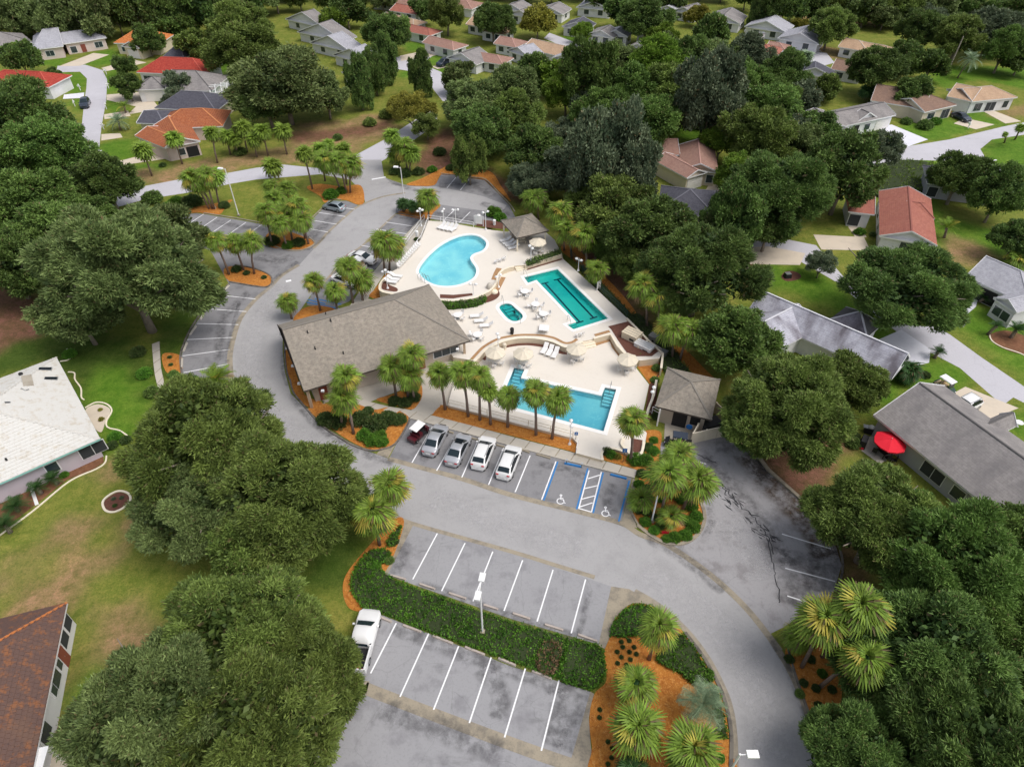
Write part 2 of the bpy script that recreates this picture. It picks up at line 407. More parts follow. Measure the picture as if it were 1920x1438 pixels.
def stain_mat(name, c, st):
    m, nt, b = new_mat(name); N = nt.nodes; L = nt.links; b.inputs['Base Color'].default_value = (*c, 1); b.inputs['Roughness'].default_value = .9
    at = N.new('ShaderNodeAttribute'); at.attribute_name = 'soft'; tc = N.new('ShaderNodeTexCoord'); nz = N.new('ShaderNodeTexNoise'); nz.inputs['Scale'].default_value = .9; nz.inputs['Detail'].default_value = 7; nz.inputs['Roughness'].default_value = .72
    L.new(tc.outputs['Object'], nz.inputs['Vector']); mr = N.new('ShaderNodeMapRange'); mr.inputs['From Min'].default_value = .40; mr.inputs['From Max'].default_value = .62; L.new(nz.outputs['Fac'], mr.inputs['Value'])
    sp = N.new('ShaderNodeSeparateColor'); L.new(at.outputs['Color'], sp.inputs[0]); mu = N.new('ShaderNodeMath'); mu.operation = 'MULTIPLY'; L.new(mr.outputs[0], mu.inputs[0]); L.new(sp.outputs[0], mu.inputs[1])
    m2 = N.new('ShaderNodeMath'); m2.operation = 'MULTIPLY'; m2.inputs[1].default_value = st; L.new(mu.outputs[0], m2.inputs[0])
    tr_ = N.new('ShaderNodeBsdfTransparent'); ms = N.new('ShaderNodeMixShader'); L.new(m2.outputs[0], ms.inputs[0]); L.new(tr_.outputs[0], ms.inputs[1]); L.new(b.outputs[0], ms.inputs[2]); L.new(ms.outputs[0], N['Material Output'].inputs[0])
    return m
M['stain'] = stain_mat('dark_stain', (.10, .098, .103), .46); M['pale_stain'] = stain_mat('pale_wear', (.50, .49, .50), .6); M['rust_stain'] = stain_mat('leaf_stain', (.13, .085, .055), .8)
def stain(px, width, mat='stain', z=.0165):
    """worn or dirty band with ragged soft edges, a flat sheet on the paving"""
    ZC[0] += 4e-5; p = spline(W(px), False, 6); n = len(p); V = []; A = []
    for i in range(n):
        d = (p[min(n - 1, i + 1)] - p[max(0, i - 1)]).normalized(); nn = Vector((-d.y, d.x, 0)) * width / 2; e = 0 if i in (0, n - 1) else 1
        for k in (-1, -.45, .45, 1): V.append(p[i] + nn * k + Vector((0, 0, z + ZC[0]))); A.append(e if abs(k) < .9 else 0)
    me = bpy.data.meshes.new('paving_stain'); me.from_pydata(V, [], [(i * 4 + j, i * 4 + j + 1, i * 4 + 5 + j, i * 4 + 4 + j) for i in range(n - 1) for j in range(3)]); me.update()
    at = me.color_attributes.new('soft', 'FLOAT_COLOR', 'POINT')
    for i, a in enumerate(A): at.data[i].color = (a, a, a, 1)
    o = mesh_obj('paving_stain', me, None, M[mat]); o['kind'] = 'structure'
def line(a, b, w, mat='line', z=0.020, name='parking_line'):
    return ribbon(name, [a, b], w, z, z, mat, curve=False)
def ortho(i):
    if i > 13: return '%d%s' % (i + 1, {1: 'st', 2: 'nd', 3: 'rd'}.get((i + 1) % 10 if (i + 1) // 10 != 1 else 0, 'th'))
    return ['first', 'second', 'third', 'fourth', 'fifth', 'sixth', 'seventh', 'eighth', 'ninth', 'tenth', 'eleventh', 'twelfth', 'thirteenth', 'fourteenth'][i]
# ================================================================== SETTING
SOILC = dict(grass=(.172, .205, .036), lawn=(.10, .20, .018), shade_lawn=(.058, .10, .014), dry_grass=(.26, .195, .085), litter=(.17, .095, .055))  # shade_lawn is the lawn green with tree shade put into its colour
SOILS = []
def lawn(pts, mat='lawn', name='lawn', z=0, curve=True): SOILS.append((mat, pts, curve))
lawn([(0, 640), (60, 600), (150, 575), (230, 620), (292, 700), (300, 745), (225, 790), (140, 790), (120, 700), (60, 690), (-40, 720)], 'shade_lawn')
lawn([(190, 680), (260, 720), (270, 790), (220, 850), (190, 880), (175, 800), (150, 740)], 'lawn', z=.0055)
lawn([(-60, 520), (30, 545), (100, 575), (90, 620), (20, 650), (-80, 690)], 'litter', 'leaf_litter')
lawn([(20, 1140), (90, 1075), (180, 1040), (230, 1010), (250, 1035), (180, 1090), (120, 1150), (60, 1200)], 'dry_grass', 'dry_grass')
lawn([(60, 1005), (120, 965), (190, 975), (170, 1015), (100, 1045)], 'dry_grass')
lawn([(225, 985), (285, 960), (300, 985), (250, 1005)], 'dry_grass')
lawn([(-20, 1090), (40, 1050), (60, 1070), (0, 1130)], 'dry_grass')
lawn([(180, 880), (230, 850), (250, 875), (205, 900)], 'dry_grass')
lawn([(185, 1150), (260, 1140), (310, 1170), (280, 1240), (225, 1290), (195, 1250), (180, 1200)], 'dry_grass', 'dry_grass')
lawn([(125, 1200), (150, 1190), (140, 1290), (120, 1370), (145, 1440), (100, 1450), (80, 1440), (100, 1350)], 'litter', 'leaf_litter', z=.006)
lawn([(140, 1270), (190, 1240), (225, 1300), (180, 1380), (130, 1370)], 'lawn', z=.0065)
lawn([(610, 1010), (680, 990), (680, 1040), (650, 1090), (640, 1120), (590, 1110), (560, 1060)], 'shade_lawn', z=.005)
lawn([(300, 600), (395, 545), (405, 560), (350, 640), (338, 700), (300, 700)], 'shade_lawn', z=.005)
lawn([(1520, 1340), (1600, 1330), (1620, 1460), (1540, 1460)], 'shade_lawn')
lawn([(1395, 498), (1480, 495), (1560, 520), (1640, 600), (1700, 640), (1640, 640), (1520, 560), (1440, 540), (1398, 560)], 'lawn')
lawn([(1395, 498), (1440, 500), (1430, 530), (1400, 560)], 'litter', 'leaf_litter', z=.006)
lawn([(1660, 330), (1720, 300), (1760, 320), (1760, 400), (1870, 430), (1940, 480), (1930, 560), (1820, 500), (1760, 470), (1740, 420), (1640, 370)], 'lawn')
lawn([(1780, 440), (1850, 470), (1870, 490), (1820, 500), (1770, 480)], 'dry_grass', 'dry_grass', z=.006)
lawn([(1790, 600), (1830, 570), (1940, 620), (1940, 720), (1900, 700)], 'lawn')
lawn([(1640, 720), (1700, 670), (1760, 670), (1820, 700), (1790, 745), (1700, 735), (1650, 770), (1610, 780)], 'lawn')
lawn([(1865, 775), (1900, 765), (1940, 770), (1940, 820), (1890, 818)], 'lawn')
lawn([(1540, 260), (1620, 245), (1690, 255), (1700, 275), (1640, 290), (1570, 290), (1530, 275)], 'lawn')
lawn([(1685, 232), (1760, 215), (1790, 228), (1830, 240), (1750, 262), (1700, 250)], 'lawn')
lawn([(1820, 205), (1850, 203), (1886, 232), (1850, 235), (1800, 215)], 'lawn')
lawn([(1745, 130), (1850, 125), (1940, 135), (1940, 168), (1840, 152), (1760, 165)], 'lawn')
lawn([(1860, 215), (1940, 195), (1940, 215), (1890, 222)], 'dry_grass', 'dry_grass')
lawn([(1840, 272), (1870, 258), (1950, 255), (1950, 330), (1890, 318), (1850, 300)], 'lawn')
lawn([(1600, 300), (1740, 300), (1780, 310), (1700, 360), (1640, 350)], 'lawn')
lawn([(1265, 235), (1320, 222), (1340, 240), (1310, 262), (1262, 258)], 'lawn')
lawn([(555, 232), (640, 228), (700, 215), (745, 235), (730, 255), (690, 272), (620, 300), (480, 310), (300, 345), (235, 335), (250, 315), (400, 300), (540, 270)], 'dry_grass', 'dry_grass')
lawn([(540, 250), (620, 245), (720, 230), (720, 245), (640, 262), (550, 268)], 'litter', 'leaf_litter', z=.006)
lawn([(190, 270), (250, 262), (262, 290), (240, 300), (190, 300)], 'lawn')
lawn([(215, 312), (300, 305), (330, 315), (250, 320)], 'lawn')
lawn([(200, 134), (222, 132), (222, 175), (200, 175)], 'lawn')
lawn([(198, 186), (225, 184), (240, 205), (205, 214)], 'lawn')
lawn([(105, 140), (130, 133), (155, 138), (163, 150), (158, 175), (130, 178), (108, 160)], 'lawn')
lawn([(125, 188), (155, 186), (152, 208), (140, 210)], 'lawn')
lawn([(60, 102), (100, 110), (135, 108), (110, 125), (70, 122)], 'lawn')
lawn([(155, 122), (180, 100), (215, 92), (225, 110), (200, 124)], 'lawn')
lawn([(392, 90), (420, 90), (445, 165), (410, 172), (385, 130)], 'lawn')
lawn([(270, 372), (350, 362), (440, 345), (600, 327), (655, 336), (640, 350), (560, 360), (610, 378), (588, 409), (500, 423), (430, 408), (300, 405), (250, 400)], 'grass', 'verge', z=.0045, curve=False)
lawn([(800, 330), (780, 300), (800, 265), (850, 240), (880, 300), (960, 340), (1000, 380), (960, 380), (900, 340)], 'litter', 'leaf_litter')
lawn([(658, 84), (705, 90), (708, 102), (670, 98)], 'lawn')
lawn([(760, 82), (790, 80), (795, 92), (765, 100)], 'lawn')
lawn([(780, 108), (815, 100), (835, 112), (810, 124), (790, 118)], 'lawn')
lawn([(812, 132), (850, 124), (865, 130), (835, 145)], 'lawn')
lawn([(752, 135), (775, 130), (780, 145), (755, 148)], 'lawn')
lawn([(1055, 70), (1100, 62), (1120, 75), (1090, 84)], 'lawn')
lawn([(1540, 88), (1620, 100), (1640, 118), (1570, 112), (1530, 100)], 'dry_grass', 'dry_grass')
lawn([(1500, 30), (1640, 30), (1650, 45), (1530, 50)], 'dry_grass', 'dry_grass')
lawn([(1080, 420), (1200, 560), (1270, 640), (1330, 700), (1240, 640), (1140, 540), (1050, 440)], 'litter', 'leaf_litter', z=.003)
lawn([(1380, 800), (1440, 760), (1560, 800), (1600, 830), (1560, 880), (1500, 950), (1430, 880)], 'litter', 'leaf_litter')
lawn([(1500, 935), (1600, 1000), (1620, 1150), (1560, 1140), (1575, 1060)], 'litter', 'leaf_litter')
DECKS = [[(735, 545), (803, 420), (945, 440), (1050, 485), (1100, 545), (1170, 600), (1135, 622), (1060, 640), (960, 625), (880, 665), (810, 640)], [(900, 680), (960, 648), (1060, 660), (1150, 665), (1205, 725), (1190, 800), (1150, 830), (1100, 835), (1060, 812), (860, 755), (870, 715)]]
def inpoly(X, Y, poly):
    r = np.zeros(X.shape, bool); j = len(poly) - 1
    for i in range(len(poly)):
        xi, yi = poly[i][:2]; xj, yj = poly[j][:2]
        r ^= ((yi > Y) != (yj > Y)) & (X < (xj - xi) * (Y - yi) / (yj - yi + 1e-12) + xi); j = i
    return r
def ground_grid():
    st = .8; xs = np.arange(-130, 150, st); ys = np.arange(-8, 250, st); X, Y = np.meshgrid(xs, ys)
    JX = X + .7 * np.sin(Y * 1.9 + np.sin(X * .7) * 2) + .5 * np.sin(Y * .53 + X * .9); JY = Y + .7 * np.sin(X * 1.7 + np.sin(Y * .6) * 2) + .5 * np.sin(X * .47 - Y * 1.1)
    C = np.zeros(X.shape + (3,)) + SOILC['grass']
    for m, px, cv in SOILS:
        w = W(px); w = spline(w) if cv else w; lo = [min(p[k] for p in w) - 2 for k in (0, 1)]; hi = [max(p[k] for p in w) + 2 for k in (0, 1)]
        ii = np.where((X > lo[0]) & (X < hi[0]) & (Y > lo[1]) & (Y < hi[1]))
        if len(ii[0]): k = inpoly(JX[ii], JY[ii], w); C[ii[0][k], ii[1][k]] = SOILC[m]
    for _ in range(2): C[1:-1, 1:-1] = (C[1:-1, 1:-1] * 2 + C[:-2, 1:-1] + C[2:, 1:-1] + C[1:-1, :-2] + C[1:-1, 2:]) / 6
    hole = np.zeros(X.shape, bool)
    for d in DECKS: hole |= inpoly(X, Y, W(d))
    ny, nx = X.shape; idx = np.arange(nx * ny).reshape(ny, nx)
    F = np.stack([idx[:-1, :-1], idx[:-1, 1:], idx[1:, 1:], idx[1:, :-1]], -1)
    hk = hole[:-1, :-1] & hole[:-1, 1:] & hole[1:, 1:] & hole[1:, :-1]; F = F[~hk]
    V = np.stack([X.ravel(), Y.ravel(), np.zeros(X.size)], 1); n = len(V)
    x0, x1, y0, y1 = xs[0], xs[-1], ys[0], ys[-1]
    far = np.array([(-1500, -80, 0), (1500, -80, 0), (1500, 2500, 0), (-1500, 2500, 0), (x0, y0, 0), (x1, y0, 0), (x1, y1, 0), (x0, y1, 0)], float)
    F = np.concatenate([F, np.array([[n, n + 1, n + 5, n + 4], [n + 1, n + 2, n + 6, n + 5], [n + 2, n + 3, n + 7, n + 6], [n + 3, n, n + 4, n + 7]])])
    V = np.concatenate([V, far]); CC = np.concatenate([C.reshape(-1, 3), np.zeros((8, 3)) + SOILC['grass']])
    me = bpy.data.meshes.new('ground'); me.vertices.add(len(V)); me.vertices.foreach_set('co', V.astype(np.float32).ravel())
    me.loops.add(F.size); me.loops.foreach_set('vertex_index', F.astype(np.int32).ravel()); me.polygons.add(len(F)); me.polygons.foreach_set('loop_start', np.arange(0, F.size, 4, dtype=np.int32)); me.update(calc_edges=True)
    at = me.color_attributes.new('soil', 'FLOAT_COLOR', 'POINT'); at.data.foreach_set('color', np.concatenate([CC, np.ones((len(CC), 1))], 1).astype(np.float32).ravel())
    return me
def soil_mat():
    m, nt, b = new_mat('soil'); N = nt.nodes; L = nt.links; b.inputs['Roughness'].default_value = .95; b.inputs['Specular IOR Level'].default_value = .15
    at = N.new('ShaderNodeAttribute'); at.attribute_name = 'soil'; tc = N.new('ShaderNodeTexCoord'); col = at.outputs['Color']
    for sc, lo, hi, f, tgt, mode in [(.10, .45, .66, .4, (1.3, 1.12, 1.3), 'MULTIPLY'), (.45, .46, .68, .75, (.62, .78, .5), 'MULTIPLY'), (.27, .49, .62, .65, (1.5, 1.22, 1.6), 'MULTIPLY'), (2.4, .48, .62, .7, (1.4, 1.2, 1.4), 'MULTIPLY'), (1.1, .48, .62, .6, (.6, .7, .55), 'MULTIPLY'), (7, .46, .64, .7, (.5, .55, .5), 'MULTIPLY'), (28, .5, .7, .5, (1.5, 1.4, 1.3), 'MULTIPLY')]:
        t = N.new('ShaderNodeTexNoise'); t.inputs['Scale'].default_value = sc; t.inputs['Detail'].default_value = 5; t.inputs['Roughness'].default_value = .7; L.new(tc.outputs['Object'], t.inputs['Vector'])
        mr = N.new('ShaderNodeMapRange'); mr.inputs['From Min'].default_value = lo; mr.inputs['From Max'].default_value = hi; mr.inputs['To Max'].default_value = f; L.new(t.outputs['Fac'], mr.inputs['Value'])
        mx = N.new('ShaderNodeMix'); mx.data_type = 'RGBA'; mx.blend_type = mode; L.new(mr.outputs[0], mx.inputs[0]); L.new(col, mx.inputs[6]); mx.inputs[7].default_value = (*tgt, 1); col = mx.outputs[2]
    L.new(col, b.inputs['Base Color'])
    t = N.new('ShaderNodeTexNoise'); t.inputs['Scale'].default_value = 7; t.inputs['Detail'].default_value = 6; L.new(tc.outputs['Object'], t.inputs['Vector']); bp = N.new('ShaderNodeBump'); bp.inputs['Strength'].default_value = .7; bp.inputs['Distance'].default_value = .12; L.new(t.outputs['Fac'], bp.inputs['Height']); L.new(bp.outputs[0], b.inputs['Normal'])
    return m
ground = mesh_obj('ground', ground_grid(), None, soil_mat()); ground['kind'] = 'structure'
# --- roads
main_l = [(715, 300), (720, 332), (745, 345), (742, 400), (724, 417), (678, 461), (651, 478), (619, 516), (585, 550), (550, 600), (530, 630), (530, 660), (534, 697), (545, 738),
          (562, 755), (600, 795), (640, 823), (687, 845), (730, 860), (775, 873), (867, 897), (959, 928), (1015, 941), (1080, 958), (1165, 981), (1200, 1001), (1250, 1020), (1330, 1075), (1400, 1140), (1440, 1190),
          (1478, 1250), (1502, 1303), (1520, 1353), (1532, 1403), (1545, 1480)]
main_r = [(1374, 1480), (1372, 1378), (1365, 1328), (1350, 1285), (1320, 1230), (1280, 1178), (1230, 1132), (1180, 1110), (1115, 1092), (1040, 1068), (959, 1042), (775, 983), (740, 962), (680, 940), (600, 905), (520, 830), (470, 785), (440, 740), (431, 705),
          (430, 672), (436, 637), (450, 597), (478, 562), (505, 540), (528, 517), (560, 496), (604, 449), (615, 436), (647, 407), (665, 392), (685, 380), (680, 360), (655, 336), (600, 327), (640, 300)]
sheet('main_road', main_l + main_r, 0.008, 'road')
sheet('entrance_street', [(267, 350), (340, 336), (425, 325), (480, 315), (532, 309), (600, 316), (667, 291), (721, 262), (780, 224), (812, 206), (820, 222), (800, 246), (745, 285), (715, 303), (720, 335), (655, 337), (600, 327), (480, 337), (432, 345), (350, 362), (272, 374), (180, 400), (180, 372)], 0.0065, 'street')
sheet('left_street', [(108, 124), (160, 122), (192, 132), (201, 150), (199, 190), (190, 240), (185, 290), (170, 340), (190, 400), (150, 400), (140, 340), (148, 290), (153, 240), (158, 190), (162, 165), (163, 148), (150, 135), (105, 136)], 0.008, 'street')
sheet('right_street', [(1940, 226), (1880, 238), (1780, 262), (1700, 275), (1640, 290), (1600, 300), (1560, 330), (1620, 330), (1690, 300), (1780, 302), (1840, 318), (1880, 330), (1892, 322), (1850, 300), (1838, 280), (1860, 262), (1940, 250)], 0.008, 'street')
sheet('lower_right_street', [(1370, 440), (1420, 452), (1480, 450), (1530, 460), (1600, 540), (1700, 610), (1760, 612), (1840, 670), (1950, 745), (1950, 770), (1900, 745), (1880, 760), (1800, 690), (1705, 640), (1640, 590), (1570, 530), (1500, 490), (1380, 485)], 0.0065, 'street')
sheet('townhouse_street', [(740, 108), (800, 98), (812, 105), (790, 120), (850, 145), (900, 180), (850, 190), (830, 190), (810, 165), (775, 135), (745, 130)], 0.008, 'street')
sheet('far_street', [(1030, 62), (1110, 92), (1150, 100), (1130, 112), (1060, 90), (1020, 72)], 0.008, 'street')
sheet('right_court', [(1440, 95), (1500, 90), (1550, 100), (1565, 118), (1540, 125), (1500, 118), (1440, 122), (1400, 112)], 0.008, 'street')
sheet('lower_road', [(590, 1300), (660, 1285), (700, 1297), (959, 1397), (1078, 1440), (1110, 1520), (400, 1520), (450, 1400)], 0.008, 'lot2')
# --- driveways
for k, (p, m) in enumerate([([(110, 125), (175, 100), (205, 103), (150, 124)], 'drive'), ([(190, 128), (250, 112), (275, 118), (200, 134)], 'drive'), ([(200, 178), (270, 172), (285, 185), (300, 205), (240, 215), (255, 200), (200, 188)], 'drive'),
    ([(120, 178), (158, 174), (157, 184), (118, 186)], 'drive_white'), ([(190, 252), (225, 250), (230, 258), (190, 264)], 'drive'), ([(212, 305), (290, 286), (325, 296), (215, 312)], 'drive'),
    ([(195, 215), (240, 208), (245, 218), (196, 224)], 'drive'), ([(750, 105), (800, 95), (840, 90), (845, 98), (800, 108), (752, 115)], 'drive'), ([(810, 125), (850, 118), (858, 122), (820, 130)], 'drive'),
    ([(1645, 238), (1672, 234), (1740, 262), (1700, 276)], 'drive_white'), ([(1788, 232), (1810, 222), (1865, 234), (1830, 243)], 'drive'), ([(1836, 205), (1856, 205), (1915, 228), (1885, 232)], 'drive'),
    ([(1525, 440), (1620, 445), (1632, 470), (1540, 468)], 'drive'), ([(1378, 465), (1440, 462), (1510, 475), (1500, 497), (1380, 495)], 'drive'), ([(1590, 425), (1610, 420), (1625, 445), (1605, 447)], 'drive'),
    ([(1800, 548), (1835, 555), (1830, 575), (1795, 605), (1770, 590)], 'drive_white'), ([(1640, 640), (1690, 618), (1745, 655), (1742, 680), (1700, 690)], 'drive_white'),
    ([(1755, 755), (1810, 725), (1910, 765), (1860, 785), (1840, 790), (1780, 800)], 'drive'), ([(1440, 118), (1500, 112), (1520, 124), (1450, 132)], 'drive_white'), ([(1330, 345), (1380, 352), (1370, 372), (1320, 362)], 'drive'),
    ([(1452, 78), (1490, 80), (1540, 96), (1500, 100)], 'drive_white'), ([(1650, 815), (1680, 850), (1650, 870), (1615, 845), (1620, 820)], 'walk')]):
    sheet('driveway', p, 0.012, m)
# --- parking lots
sheet('parking_lot', [(309, 407), (368, 400), (385, 402), (426, 409), (461, 415), (502, 423), (530, 428), (560, 432), (588, 409), (603, 394), (622, 377), (650, 377), (671, 385), (647, 408), (604, 450), (560, 498), (528, 518), (505, 541), (430, 534), (395, 470), (320, 440)], 0.011, 'lot')
sheet('parking_lot', [(430, 534), (480, 535), (507, 541), (480, 562), (452, 597), (438, 637), (432, 672), (434, 712), (344, 712), (339, 672), (346, 647), (360, 617), (382, 585), (407, 560)], 0.012, 'lot')
sheet('parking_lot', [(722, 334), (760, 347), (816, 347), (827, 328), (851, 329), (884, 335), (908, 338), (931, 360), (955, 385), (970, 415), (940, 425), (887, 422), (850, 418), (807, 411), (790, 410), (742, 400), (744, 350)], 0.011, 'lot')
sheet('cross_lane', [(700, 345), (760, 350), (816, 350), (860, 358), (905, 368), (950, 385), (940, 400), (880, 392), (826, 384), (760, 378), (690, 375)], 0.0135, 'road')
sheet('parking_lot', [(741, 401), (788, 411), (760, 440), (714, 493), (690, 520), (655, 565), (620, 580), (575, 572), (585, 550), (619, 516), (651, 478), (678, 461), (724, 417)], 0.012, 'lot')
sheet('parking_lot', [(767, 785), (805, 795), (880, 815), (959, 837), (1050, 861), (1185, 896), (1165, 981), (1080, 958), (959, 928), (867, 897), (775, 872), (730, 858)], 0.012, 'lot')
sheet('parking_lot', [(775, 984), (959, 1036), (1146, 1099), (1124, 1208), (959, 1160), (725, 1078)], 0.012, 'lot2')
sheet('parking_lot', [(717, 1153), (959, 1249), (1107, 1296), (1070, 1430), (959, 1390), (697, 1293), (640, 1262), (680, 1160)], 0.012, 'lot2')
sheet('service_lot', [(1238, 830), (1290, 815), (1385, 805), (1440, 880), (1500, 932), (1560, 1000), (1578, 1060), (1560, 1120), (1470, 1175), (1440, 1190), (1400, 1140), (1330, 1075), (1262, 1024), (1310, 985), (1316, 950), (1280, 895), (1240, 880)], 0.010, 'service')
# --- concrete strips and kerbs
for p, w in [([(728, 860), (775, 873), (867, 898), (959, 928), (1080, 958), (1165, 981), (1200, 1002), (1250, 1021), (1330, 1076), (1400, 1141), (1462, 1220)], .62),
             ([(1115, 1082), (1040, 1059), (959, 1034), (775, 982), (740, 965)], .45), ([(690, 1288), (700, 1296), (959, 1394), (1078, 1436)], 1.0),
             ([(434, 715), (431, 672), (437, 637), (451, 597), (479, 562), (505, 540), (528, 517), (560, 497)], .7), ([(588, 466), (604, 449), (615, 436), (647, 407), (671, 388), (715, 370), (760, 362)], .5),
             ([(1190, 1108), (1235, 1135), (1285, 1180), (1324, 1230), (1354, 1286), (1369, 1328), (1376, 1378), (1378, 1460)], .55), ([(1440, 1190), (1478, 1250), (1502, 1303), (1520, 1353), (1532, 1403), (1545, 1470)], .6),
             ([(742, 402), (724, 418), (678, 462), (651, 479), (619, 517), (590, 548)], .4)]:
    ribbon('gutter', p, w, 0.016, 0.016, 'gutter')
sheet('concrete_apron', [(1146, 1099), (1180, 1104), (1225, 1132), (1236, 1142), (1200, 1130), (1178, 1134), (1152, 1160), (1143, 1195), (1134, 1216), (1122, 1210)], 0.017, 'gutter')
sheet('concrete_apron', [(1107, 1296), (1114, 1300), (1104, 1345), (1108, 1400), (1120, 1470), (1085, 1470), (1068, 1432)], 0.017, 'gutter')
sheet('concrete_apron', [(767, 787), (728, 858), (705, 852), (716, 840), (740, 830), (762, 796)], 0.017, 'gutter')
sheet('concrete_apron', [(1187, 895), (1194, 905), (1186, 930), (1183, 955), (1195, 990), (1165, 982)], 0.017, 'gutter')
sheet('concrete_apron', [(757, 976), (775, 984), (726, 1078), (718, 1072)], 0.017, 'gutter')
def kerb(p, w=.2, h=.13, mat='dirty_kerb', curve=True, closed=False): return ribbon('kerb', p, w, 0.0, h, mat, curve, closed=closed)
kerb([(544, 712), (550, 735), (566, 756), (602, 797), (642, 824), (664, 836), (693, 845), (716, 843), (742, 832), (764, 797), (768, 784)])
kerb([(536, 628), (534, 660), (538, 697), (546, 720)], mat='dirty_kerb')
kerb([(1197, 985), (1183, 957), (1185, 930), (1194, 903)], mat='gutter'); kerb([(1195, 985), (1225, 1007), (1255, 1020), (1290, 1016), (1314, 994), (1321, 965), (1308, 930), (1290, 905)], .35, mat='gutter')
kerb([(1370, 1440), (1371, 1378), (1363, 1330), (1349, 1288), (1320, 1234), (1284, 1186)], .3, .13)
kerb([(382, 400), (426, 407), (461, 413), (505, 421)], .2, .12, 'gutter'); kerb([(586, 408), (602, 393), (620, 376), (640, 375)], .2, .12, 'gutter')
kerb([(343, 712), (338, 672), (345, 645), (359, 615), (381, 583), (406, 558), (430, 532)], .2, .12, 'dirty_kerb')
kerb([(441, 497), (477, 504), (505, 516), (510, 529), (502, 538), (484, 538), (430, 529)], .2, .13, 'dirty_kerb')
kerb([(745, 400), (790, 410), (803, 414)], .2, .13); kerb([(827, 326), (884, 333), (910, 337), (933, 360), (957, 385), (965, 398)], .2, .12, 'gutter')
kerb([(516, 463), (540, 470), (565, 470), (585, 462), (590, 455), (580, 446)], .25, .13, 'gutter')
kerb([(1388, 812), (1440, 882), (1500, 936)], .35, .25, 'gutter', False); kerb([(1502, 938), (1562, 1003), (1580, 1062), (1566, 1110)], .2, .12)
kerb([(1470, 1190), (1490, 1262), (1518, 1343), (1535, 1400), (1550, 1460)], .18, .12, 'dirty_kerb')
kerb([(767, 784), (805, 794), (880, 814), (959, 836), (1050, 860), (1190, 896)], .15, .12, 'walk', False)
# --- painted lines
for a, b in [((415, 554), (479, 561)), ((390, 579.5), (462, 584.5)), ((370, 607), (447, 609)), ((351, 637), (436, 633)), ((342.5, 667.5), (431, 655.5)), ((344, 699), (427, 683)),
             ((382, 402), (343, 427.5)), ((407, 408), (370, 433)), ((433, 413), (397, 437)), ((461, 417.5), (427, 441)), ((490, 422), (456, 446)),
             ((597.5, 399), (647.5, 406.5)), ((612, 385), (665, 393)), ((589, 414), (631, 421)), ((572.5, 428), (615, 435.7)),
             ((854.5, 333.5), (838, 353)), ((879, 337.5), (863, 357)), ((854, 392.5), (833, 412.5)), ((881.5, 398), (861, 418)),
             ((724, 417), (777, 425)), ((706, 430), (763, 439)), ((677.6, 460.7), (735, 470)), ((657, 478), (715, 487)), ((640, 494), (699, 505)),
             ((811, 800), (772.5, 867.5)), ((857, 815), (818.7, 882.5)), ((899, 820), (866, 895)), ((946, 836), (916, 909)), ((994, 854), (966, 922.5)),
             ((820, 1000), (774, 1086)), ((872, 1018), (828, 1108)), ((924, 1034), (887, 1127)), ((980, 1050), (945, 1145)), ((1037, 1068), (1007, 1165)), ((1098, 1086), (1071, 1187)),
             ((743, 1168), (695, 1262)), ((804, 1187), (750, 1306)), ((860, 1211), (813, 1330)), ((921, 1232), (880, 1355)), ((985, 1253), (946, 1382)), ((1048, 1275), (1015, 1407)),
             ((1466, 1001), (1558, 1029)), ((1472, 1065), (1566, 1090)), ((1476, 1117), (1510, 1128)), ((1304, 864), (1324, 870)),
             ((1042.5, 865), (1015.5, 937)), ((1104.5, 882), (1085, 954)), ((1127.5, 885), (1109, 960)), ((1102.5, 897.5), (1125, 890.5)), ((1096, 916), (1120, 910.5)), ((1090, 936), (1115, 929.5)), ((1085, 951), (1111, 942.5)), ((1085, 953), (1109, 960))]:
    line(a, b, .13)
line((697, 337), (723, 332.5), .45, name='stop_bar'); line((536, 528), (546, 526), .5, name='lane_arrow'); line((1850, 308), (1868, 300), .35, name='stop_bar')
for a, b in [((1046, 865.5), (1019.5, 938)), ((1102.2, 878), (1081, 955)), ((1131, 886), (1112, 962)), ((1180, 901), (1160, 977.5))]: line(a, b, .17, 'blue_line', z=.024)
for a, b in [((577, 562), (610, 570)), ((575, 567), (640, 580)), ((590, 560), (640, 571)), ((600, 572), (650, 583))]: line(a, b, .22, 'blue_line', z=.024)
def wheelchair(px, py, rz):
    """painted access symbol on the bay floor"""
    mb = MB(); s = 1.0
    def seg(pts, w):
        me = ribbon_mesh('t', [Vector(p) for p in pts], w, 0, 0)
        mb.add([tuple(v.co) for v in me.vertices], [tuple(p.vertices) for p in me.polygons]); bpy.data.meshes.remove(me)
    arc = [(-.08 + .36 * math.cos(a), -.28 + .36 * math.sin(a)) for a in [R_(x) for x in range(100, 375, 20)]]
    seg(arc, .10)
    seg([(-.12, .34), (-.10, -.02), (.20, -.02), (.34, -.42), (.48, -.40)], .12); seg([(-.10, .14), (.16, .14)], .09)
    seg([(-.14 + .10 * math.cos(a), .50 + .10 * math.sin(a)) for a in [R_(x) for x in range(0, 361, 45)]], .10)
    o = mb.build('accessible_bay_symbol', M['line']); o.location = G(px, py) + Vector((0, 0, .024)); o.rotation_euler = (0, 0, rz); o['kind'] = 'structure'
wheelchair(1053, 936, R_(-12)); wheelchair(1137, 959, R_(-12))
